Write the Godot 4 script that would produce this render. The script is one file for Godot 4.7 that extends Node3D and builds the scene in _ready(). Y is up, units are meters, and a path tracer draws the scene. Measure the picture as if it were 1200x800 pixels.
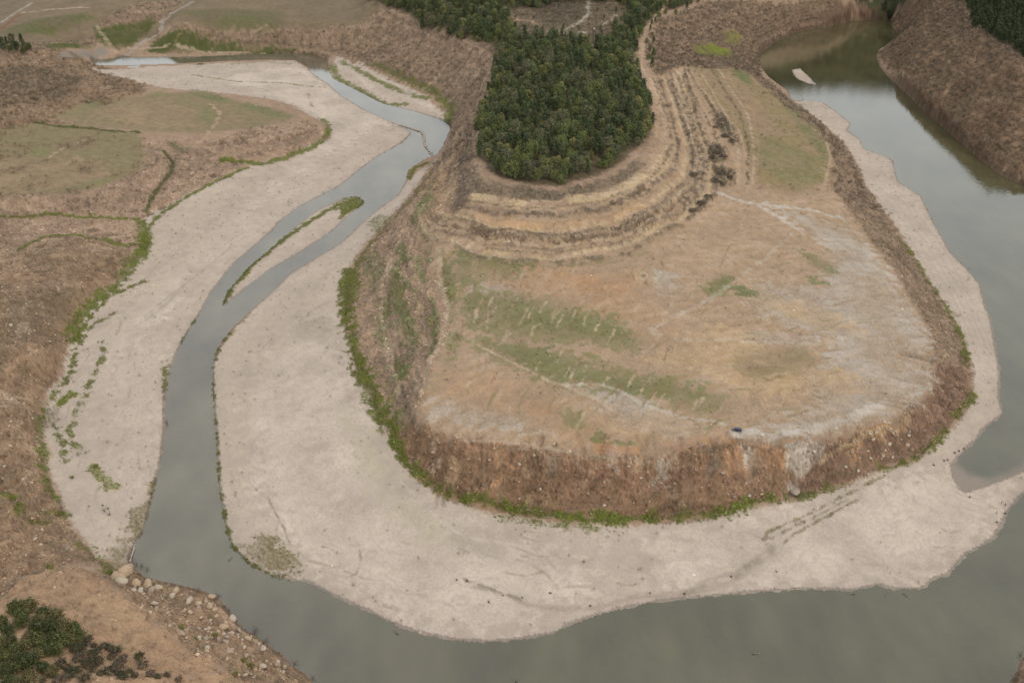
extends Node3D
# A drained reservoir seen from a high viewpoint: a river bend round a bare promontory with a pine wood on top.
# World: metres, y up, water level y = 0, the camera looks towards -z.

const EYE_HEIGHT := 300.0
const ROWS := 896          # terrain grid, finer near the viewpoint (z rows grow with distance)
const COLS := 1040
const NEAR_Z := 205.0
const FAR_Z := 1750.0
const STEP := 4            # the coarse relief grid keeps every fourth vertex
const ALBEDO := 0.8

const WATER_OUTLINE := [-498.6,-1178.8,-482.3,-1161.4,-435.8,-1161.4,-397.9,-1167.1,-334.6,-1180.7,-285.6,-1186.7,-256,-1184.7,-236.3,-1153.8,-223.7,-1120.7,-202.7,-1085.8,-179.6,-1036.8,-145.9,-982.9,-116.4,-946.8,-94.5,-915.5,-99.8,-885.9,-119.1,-848.8,-131.6,-812.1,-141.2,-778,-155.8,-751.6,-167.6,-730.1,-177.2,-701.3,-177.4,-690,-185.3,-659.2,-194,-626.4,-197.9,-582.4,-197.5,-551.9,-199,-519.6,-195.8,-486.3,-190.3,-457,-182.2,-430.1,-175.8,-404.7,-171.2,-376.1,-166.7,-349.1,-167.9,-341,-167.1,-329.4,-162,-323,-157.9,-318.3,-144.8,-314.7,-133,-311.1,-122,-306.2,-115,-296.5,-110.1,-290.5,-97.8,-281.4,-87,-272.7,-76.7,-263.2,-62.9,-250.5,-39.9,-240.3,0,-231.4,47.8,-229.6,90.5,-233.1,138.7,-242.2,173.9,-252.8,189.1,-261.5,196.9,-271.9,209.1,-285,230,-311.1,260.1,-361,303.3,-446.1,343.4,-530.1,380.4,-613,415.6,-704.6,423.5,-778,415.7,-797.7,413.1,-833.3,413.3,-871.6,414,-920.6,414.4,-982.9,417.9,-1043.2,421.3,-1117.1,424,-1146.3,435.3,-1200.7,449,-1233.8,466.4,-1255.3,499.2,-1305.1,506.4,-1353.4,521.2,-1405.1,465.3,-1394.5,417.1,-1358.5,366.7,-1324.1,328.5,-1268.6,294.5,-1204.7,287.6,-1153.8,286.5,-1113.6,289.6,-1085.8,295.4,-1059.2,290.8,-1021.4,305.1,-1018.3,320.2,-1015.3,326,-982.9,329.2,-941.5,319,-920.6,323.6,-895.6,318.8,-867,328.3,-855.5,336.1,-839.9,322.4,-785.8,330.1,-753.4,319.6,-693.2,318.1,-679,313,-649,314.1,-621,313.5,-594.9,304.8,-566.8,300.5,-547.4,291.5,-519.6,280.4,-486.3,267.5,-457,263.9,-442,249.4,-430.1,240.5,-419.4,227,-406.1,218.7,-396.9,215.3,-384.7,216.1,-376.1,225.8,-380,239.7,-386.7,252.3,-393.5,263.9,-400.4,265.2,-394.1,254.1,-382.7,243.4,-373.5,234.6,-365.3,225.4,-353.2,217.1,-342.7,199.7,-331.6,187.7,-319.8,178.9,-315.7,173.4,-310.6,160.5,-310.6,155.2,-313.2,143.3,-309.6,133.9,-310.6,119.6,-310.6,95.4,-308.1,70.9,-304.7,59,-303.2,46.7,-299.9,34.8,-296.1,23.1,-290.5,17,-285.9,4.4,-282.8,-9.1,-281.4,-22.6,-282.3,-34,-285,-45.7,-289.5,-58.3,-297.5,-70.9,-304.7,-78.8,-309.6,-87,-315.2,-94.3,-315.7,-102.1,-318.3,-113.5,-325.1,-125.1,-337.6,-132.5,-355,-142.3,-382.7,-148.6,-405.4,-155.8,-430.1,-164.1,-457,-173.3,-490.1,-175.6,-512.5,-173,-533.2,-166.8,-558.7,-158,-587.3,-151.7,-613,-139.7,-634.7,-124.2,-663.7,-115.9,-694.8,-106.4,-723.2,-92,-759,-89,-785.8,-89.6,-816.3,-75.5,-844.3,-64.9,-855.5,-61.3,-885.9,-58.4,-920.6,-59.6,-941.5,-75.7,-960.4,-100.4,-982.9,-131.3,-1006.3,-163.8,-1052.7,-186.9,-1085.8,-198.3,-1099.5,-210.3,-1138.9,-218.7,-1184.7,-246.1,-1208.8,-275.1,-1215,-321,-1208.8,-373.6,-1198.7,-446.6,-1194.6,-454.4,-1196.6,-467.3,-1204.7,-474.1,-1206.8,-467.9,-1194.6,-480,-1188.6]
const ISLANDS := [[-186.9,-561,-187.9,-587.3,-182.7,-621,-175.1,-649,-166.6,-680.5,-154.4,-719.7,-137,-749.7,-124,-755.3,-116.7,-740.7,-123.7,-718,-129.6,-699.7,-134.9,-680.5,-151.7,-644.6,-165,-621,-175,-594.9,-183.5,-569.2],[318.4,-1138.9,330.9,-1150,332.3,-1117.1,331.9,-1069.1,323.3,-1082.4,315.4,-1103]]
const RELIEF_LINES := [
	[-62.7,-833.7,3,-71.9,-797.8,3,-84.1,-735.1,3,-97.8,-679.2,4,-108.8,-634.6,4,-110.4,-591.9,4,-104.1,-544.5,4,-94,-502.7,4,-81.2,-465.5,4,-67.3,-433.7,4,-57,-402.1,4,-45,-380.2,4,-32,-367.3,4,-15.7,-358,4,7.8,-352,4,30.8,-347.3,4,53.8,-347.3,4,77.3,-350.3,4,97.6,-355,4,118.4,-361.1,4,133.3,-365.4,4,153.7,-374.3,4,178.6,-388.2,3,197.8,-395.7,3,216.8,-412.9,3,233.8,-432,3,251.1,-454.1,3,262.2,-485.2,3,269.8,-514.4,3,274.9,-552,3,277.2,-587.7,3,279.7,-627,3,285.1,-678.4,3,285.6,-719.4,3,288.2,-764.5,3,298,-825,3,300.9,-881.8,3,296.9,-940,3,288.8,-990.3,3,284.9,-1047.2,2.5,278.9,-1093.8,2.5,278.2,-1167,2.5,303.4,-1238.5,3,344.3,-1301.4,3,396.4,-1354.9,3],
	[-67.1,-635.2,27,-55.3,-587,25,-44.3,-544.1,25,-38.3,-502.6,24,-41.2,-470.4,23,-45.8,-438.7,21,-48.3,-414,19,-39.5,-398.5,19,-24.7,-392.8,20,0,-385.1,21,20.1,-381.1,21,40,-378.4,21,64.1,-378.4,21,93.3,-385.8,21,107.3,-390.7,21,123.9,-385.8,20,138.3,-386.5,20,159.8,-397.1,19,177.4,-406.5,18,193,-414.7,17,211.5,-431.7,15,226.3,-452.3,14,238.6,-482.7,13,246.1,-515.3,13,249,-556.4,14,249.2,-595.1,15,248.8,-626.9,16,248.6,-661.6,17,247.8,-698,18,247.1,-737.9,19,265.7,-788,20,273,-854.5,20,266.7,-901.6,20,257.5,-950.4,20,251.4,-994.7,20,251.2,-1056.1,20],
	[-61.8,-430,7,-56.4,-416.3,7,-50.9,-404.7,7.1,-44.3,-395.5,7.2,-37.6,-386.9,7.3,-30.2,-380.5,7.3,-22.7,-374.7,7.4,-14.8,-371,7.4,-7,-367.3,7.4,1,-365.4,7.4,8.9,-363.6,7.4,16.8,-361.8,7.4,24.7,-360.7,7.4,32.5,-359.5,7.4,40.3,-358.4,7.4,48.3,-358.9,7.4,56.3,-359.4,7.4,64.3,-360.1,7.4,72.3,-361.5,7.4,80.5,-363,7.4,88.5,-363.1,7.3,96.5,-363.8,7.2,104.7,-365.2,7.2,113,-367,7.2,121.5,-369.9,7.1,130.2,-372.9,7,138.9,-376,6.9,147.8,-379.3,6.8,156.9,-383.4,6.7,166.1,-388.2,6.5,175.8,-394.5,6,185.5,-402,5.5,194.8,-409.9,5.2,203.5,-417.4,5,211.5,-425.5,5,219.8,-437,5,227.5,-448.9,5.1,235.4,-462.4,5.2,243.2,-476.7,5.3,251.2,-492.1,5.4],
	[-55.6,-423.1,12.2,-49.7,-410.4,12.2,-43.1,-401.3,12.4,-35.7,-394.8,12.8,-28.3,-388.9,13,-20.4,-384.2,13.2,-12.6,-379.9,13.3,-4.6,-377.1,13.3,3.3,-374.3,13.3,11.3,-372.6,13.3,19.3,-371.1,13.3,27.3,-369.6,13.3,35.3,-368.9,13.3,43.3,-368.3,13.3,51.2,-367.7,13.3,59.3,-368.9,13.3,67.5,-370.2,13.3,75.7,-371.4,13.3,84,-373.3,13.3,92.3,-375.6,13.3,100.3,-374.8,13.1,108.2,-374.2,12.8,116.4,-374.9,12.8,124.8,-376.2,12.8,133.7,-379.8,12.5,142.6,-383.5,12.3,151.8,-387.5,12,161,-391.6,11.7,170.5,-396.2,11.3,180.3,-402.1,10.9,190.7,-410.2,10,200.8,-420.4,9.4,210,-432,8.9,218.2,-444.4,8.6,224.7,-456.9,8.5,231,-471.7,8.5,236,-486.1,8.8,241.1,-502,9,245.6,-518.1,9.3,250.2,-535.4,9.6],
	[-50.4,-415.9,17.5,-44.2,-404.1,17.5,-36.8,-397.1,17.8,-28.6,-392.7,18.4,-20.6,-389.1,18.7,-12.5,-385.8,19,-4.4,-382.7,19.3,3.7,-380.5,19.3,11.7,-378.6,19.3,19.8,-377,19.3,27.8,-375.9,19.3,35.8,-374.6,19.3,43.9,-374.4,19.3,52,-374.2,19.3,60,-374.1,19.3,68.3,-375.9,19.3,76.6,-377.7,19.3,84.9,-379.6,19.3,93.4,-381.9,19.3,101.9,-384.7,19.3,109.8,-383.2,18.9,117.5,-381.5,18.5,125.8,-381.6,18.4,134.1,-382.5,18.4,143.2,-386.8,18,152.5,-391.1,17.6,161.9,-395.8,17.1,171.6,-400.7,16.6,181.5,-405.8,16,191.9,-412.9,15.2,202.9,-422.6,14.1,213.4,-435.3,13.3,222.8,-450.3,12.7,230.8,-467.4,12.1,236.2,-484.3,12,240.9,-502.1,12.1,243.3,-518.9,12.5,245.9,-537,12.9,247.4,-555,13.3,249,-574.1,13.8],
	[-40.9,-532.5,28,-20.2,-525,29,10,-517.4,29,39.2,-503.6,28.5,58,-494.3,28,68.7,-481.5,27.5],
	[-26.8,-498.1,26.5,0,-489,26,19,-483.1,25.5,42.1,-471.6,25,59.6,-458.8,24.5,72.2,-449.1,24],
	[-20.8,-477.3,25.5,0,-471.7,25.5,23.1,-462.5,25,45.1,-448.3,24.5,70.9,-438.1,24,100.3,-427.5,23],
	[-18.7,-471.6,24.5,0,-457.9,24,17.8,-439.7,23,26.5,-434.3,22.8,44.2,-434.7,22.5,68.6,-417.2,22,104.6,-402.9,21.5],
	[-37.6,-569.9,33,-15.8,-555.1,33,8.9,-547.9,33,34.9,-547.9,33,63.2,-555.1,33,85.7,-567.4,33,110.8,-591.6,32],
	[92.1,-532.5,28,130.5,-545.9,27,155.2,-538.4,25,190.7,-553.9,23,214.2,-559.9,20],
	[84.8,-476.3,25,118.3,-478,24,151.3,-476.8,22,193.3,-488.4,18,219,-491.9,16],
	[115.7,-623.9,30,152.3,-664.3,29,181.2,-655.8,26,211.7,-655.2,23],
	[-72,-654.5,33,-56,-601.1,35,-36.5,-581.4,36,-17.7,-568.5,36,9,-562.3,36,35.7,-564.8,36,53.7,-571.1,36,72.4,-581.4,36,93.3,-600.3,36,116,-628.3,35,133.6,-664.8,34,146.8,-713.6,33,149.2,-751.4,33,149.1,-789.7,34,151,-865,36,149.7,-939.4,38],
	[-25.9,-590.3,38,0,-580.9,38,27,-577,38,54.4,-582.3,38,77.5,-594.3,38,99.9,-618.3,38,118.9,-650,38,130.2,-700.2,38,131.5,-757.2,38],
	[-26.5,-595.7,44,0,-586.1,44,27.1,-583.4,44,54.7,-588.8,44,78.1,-604.1,44,96.5,-626,44,110.3,-655.7,44,117.3,-693,44,117.8,-733.9,44,115.9,-770.5,44],
	[-24.9,-616.2,45,0,-604.6,45,27.7,-600.3,45,56.2,-610.3,45,77.4,-625.1,45,93.1,-646.7,45],
	[-28.3,-618.8,50,0,-607,50,27.7,-602.6,50,56.4,-615.8,50,78.1,-635.6,50,93.5,-668.2,50],
	[-28.7,-629.7,50.5,0,-622,50.5,28.4,-620.5,50.5,57.9,-635.9,50.5,80.4,-658.4,50.5,98.2,-693.1,50.5,113.6,-745.2,49,120.6,-822.4,49,121.7,-900,49],
	[-178.3,-1291.7,46,-116.7,-1198.4,48,-61.4,-1091.5,50,-21.8,-1030.6,52,-12.5,-979.3,52,-18.9,-917.6,52,-23.6,-849.4,52,-27,-767.4,52,-26.1,-694.3,52,-19.6,-657.8,52,0,-644.7,52,15.7,-638.3,52,34.9,-639.9,52,59.3,-656.1,52,81.2,-680,52,97,-711,52,109,-752.6,52,115,-819.7,52,113.4,-875.6,52,118,-938.4,52,121.4,-992.6,52,138.7,-1086.7,52,165.7,-1170.4,52,204.9,-1236.2,50],
	[36.5,-677.8,56,40.4,-739.6,61,44,-820.6,64,47.8,-935.9,63,47.8,-1032.9,60,46.8,-1125.8,66],
	[14.1,-809.8,60,73.9,-809.8,60,0,-734.4,56,77.9,-734.4,56],
	[-58.8,-929.5,3,-58.9,-963.2,6,-69.1,-994.6,7,-83.8,-1018.8,7,-109.2,-1057.2,7,-141.8,-1105.1,7,-176.7,-1153.3,6,-204.3,-1172.8,5],
	[-43.9,-917.8,28,-37.6,-972.4,33,-53.6,-1048.7,30,-90.8,-1130.3,28,-130.6,-1196.2,27,-166,-1240.8,27],
	[-67.9,-804.1,6,-57,-794.4,14,-45.7,-787.1,24],
	[-554.4,-1213.2,5,-503.5,-1213.1,3,-453.5,-1217.3,3,-415.8,-1230,4,-363.9,-1230,4,-310.9,-1225.8,4,-257.6,-1217.4,4,-213.7,-1200.8,5,-178.6,-1168.7,8],
	[-413.3,-1236.3,30,-384.8,-1245.6,30,-345.5,-1255,30,-290.2,-1240.9,30,-237.6,-1236.3,30,-184.1,-1222.6,30,-168.7,-1264.6,30],
	[-420.8,-1299.7,33,-347.7,-1309.9,33,-271.6,-1309.9,33,-195.6,-1309.9,33],
	[-568.7,-1183.8,22,-535.9,-1200.8,20,-501.7,-1218.1,20,-493.4,-1254.2,22,-473.9,-1293.1,26,-458.2,-1314.3,30],
	[-611.2,-1227.1,28,-569.2,-1264.6,30,-532.6,-1309.4,31,-497.8,-1335.8,32],
	[-507.6,-1256.9,9,-478.9,-1265.9,9,-449.8,-1275.1,9],
	[-569.5,-1119.7,24,-537,-1120.2,22],
	[-548.3,-1072,24,-513.5,-1054.6,24,-482.6,-1042.7,20,-442.6,-1028.3,15,-404.6,-1043.4,9,-368.7,-1041.6,5],
	[-503.7,-970.1,21,-472.7,-974.6,18,-442.6,-970.8,14,-421,-978.5,10],
	[-471.6,-895.7,17,-454,-909.2,16,-438.4,-908.4,13],
	[-487.5,-1154.5,0.8,-455.8,-1134.3,1.2,-383.5,-1119.4,1.3,-310.3,-1134.3,1.2,-241.3,-1127.8,1],
	[-433.2,-921.5,13,-415.9,-977.6,12,-380.6,-998.8,11,-340.3,-1017.6,10,-287.8,-997.5,10.5,-233.1,-955.2,11,-201.6,-919.9,11,-187.4,-894.3,11,-193.9,-858,11,-222.6,-833,11,-249,-825.6,10.5,-283,-849.4,10,-311.6,-869.8,11,-340.5,-883.8,12],
	[-226.4,-1002.1,3,-191.6,-950.8,3,-172.4,-919.1,3,-170.2,-895.1,2.6,-178.4,-859.8,2.5,-197.1,-830.7,2.5,-213,-817.9,2.5,-232.8,-817.9,2.5,-252.9,-825,3,-280,-835.2,4,-300.8,-856.5,6],
	[-467.6,-885,14,-441.8,-903.2,13,-391.7,-889.7,12.5,-337.4,-874,12,-315.7,-822.7,11.5,-307.3,-781,11.5,-319.6,-755.7,11.5,-354,-728.6,12,-391.7,-714.3,13.5],
	[-392.2,-709.7,3.5,-352.3,-708,3.5,-306.4,-707,3.2,-280.5,-697.6,3,-275.9,-699.2,3,-254.4,-762.6,3,-225.7,-809.2,2.6],
	[-293.7,-820.3,7,-284.5,-795.8,6,-286.2,-747.6,4.5,-283.1,-709.9,3.4],
	[-290.8,-799.3,8.5,-292.2,-746.2,6.5,-298.4,-723.1,5],
	[-273,-785.8,6,-256.1,-788.4,5],
	[-361.2,-641,5,-346.8,-635.3,5,-340.1,-662.3,4,-318.4,-665.3,4,-278.8,-650.7,3.2,-260.9,-636.8,3],
	[-345.3,-610.5,14,-322.3,-617.3,14,-298.2,-622.2,13,-273.3,-616.3,10],
	[-260.9,-636.8,3,-260.8,-609.5,3,-263.5,-588.9,3,-267.3,-563.5,3,-269.2,-549.7,3,-262,-514.1,3.2,-253.1,-472.1,3.2,-250.9,-445.8,3.5,-244.2,-425.1,3.5,-233.5,-400.6,3,-222.1,-382.8,3,-209.9,-364,2.6,-197.9,-346.2,2.5,-182.5,-329.9,2,-170.4,-326.7,1],
	[-311.3,-538.6,22,-294.7,-546.3,18,-281.2,-556,13,-274.7,-571.7,8],
	[-281.7,-474.6,26,-269.5,-475.5,20,-263.1,-484.3,12],
	[-257.1,-418.1,24,-251.4,-420.8,17],
	[-240.9,-377.7,17,-236.4,-382.4,11,-229.3,-377.6,7],
	[-227.6,-345.4,13,-219.4,-345.5,8,-206.9,-341,4.5],
	[-216,-318.8,12,-208,-323.3,8,-199.6,-327.7,5,-189,-328.2,3.5],
	[-198.4,-283.9,20,-191.7,-294.6,21,-183,-298.8,22,-174.6,-300.4,21,-167,-297.5,20,-158.6,-292.4,19,-146.2,-282.3,18.5,-133.4,-272.6,18,-121,-262.9,18,-107.9,-255.7,17,-97.9,-248.3,16,-87.2,-239.9,14],
	[-206.3,-297.7,13,-201.3,-309.1,11,-195.4,-319,8,-186,-321.8,6,-173.6,-317.1,5,-163.9,-306.8,7],
	[-185.4,-260.6,30,-173.9,-262.7,30,-161.3,-261.5,29,-147.1,-255.3,27,-132.7,-248.3,26,-118.8,-241.6,25,-103.9,-229.7,24],
	[-169.3,-230.2,40,-153.6,-232,38,-136.3,-230.1,36,-116.9,-221.4,34],
	[-152.4,-302.5,6,-138.3,-296.2,6,-123.7,-286.5,5.5,-111.1,-276.7,5.5,-97.2,-266.1,5,-82,-254.8,5],
	[520.1,-1396.9,4,507.6,-1315.9,4],
	[425.4,-790.3,14,420,-846.1,15,417.2,-917.1,16,416.6,-993.6,16,421.9,-1071.5,15,453.2,-1168.2,14],
	[453.9,-870.5,42,452.6,-941.2,44,457.8,-1038.5,44,473.6,-1139.3,40,498.5,-1245.8,34],
	[468.9,-917.9,66,474.8,-957.4,64,482.6,-1013.5,62,494,-1082.8,60,512.7,-1168.8,58,533.3,-1235.9,56],
	[462.3,-1391,12,410.3,-1369.6,12,354.9,-1329.4,14,292.6,-1244.4,16,252.1,-1144,18],
	[458.9,-1387.8,26,387.3,-1376.7,26,318.6,-1324.6,30,242.7,-1209,34,200.8,-1102.8,30,182.7,-1045.3,30,224.2,-1050.4,26,252.1,-1052.3,21],
	[255.4,-1286.3,44,203.3,-1189.6,46],
	[198.7,-914.4,29,208.3,-844.8,27,204.7,-761.1,26,215.2,-719.3,24],
	[-150,-1300,62,0,-1300,72,120,-1300,66,200,-1300,58],
	[-120,-1600,75,0,-1600,85,200,-1600,80],
	[-700,-1700,40,-300,-1700,42],
	[-260,-205,70,-120,-205,48,-40,-205,20,60,-210,4,160,-212,6,260,-215,14],
	[230,-1500,118,330,-1480,118,430,-1480,108,540,-1470,92,680,-1400,98,800,-1300,110],
	[300,-1650,130,500,-1640,140,800,-1500,150],
	[640,-900,95,700,-800,80,760,-700,60],
	[212,-262,12,255,-340,18,298,-430,22,335,-520,24,385,-620,26]]
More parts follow.
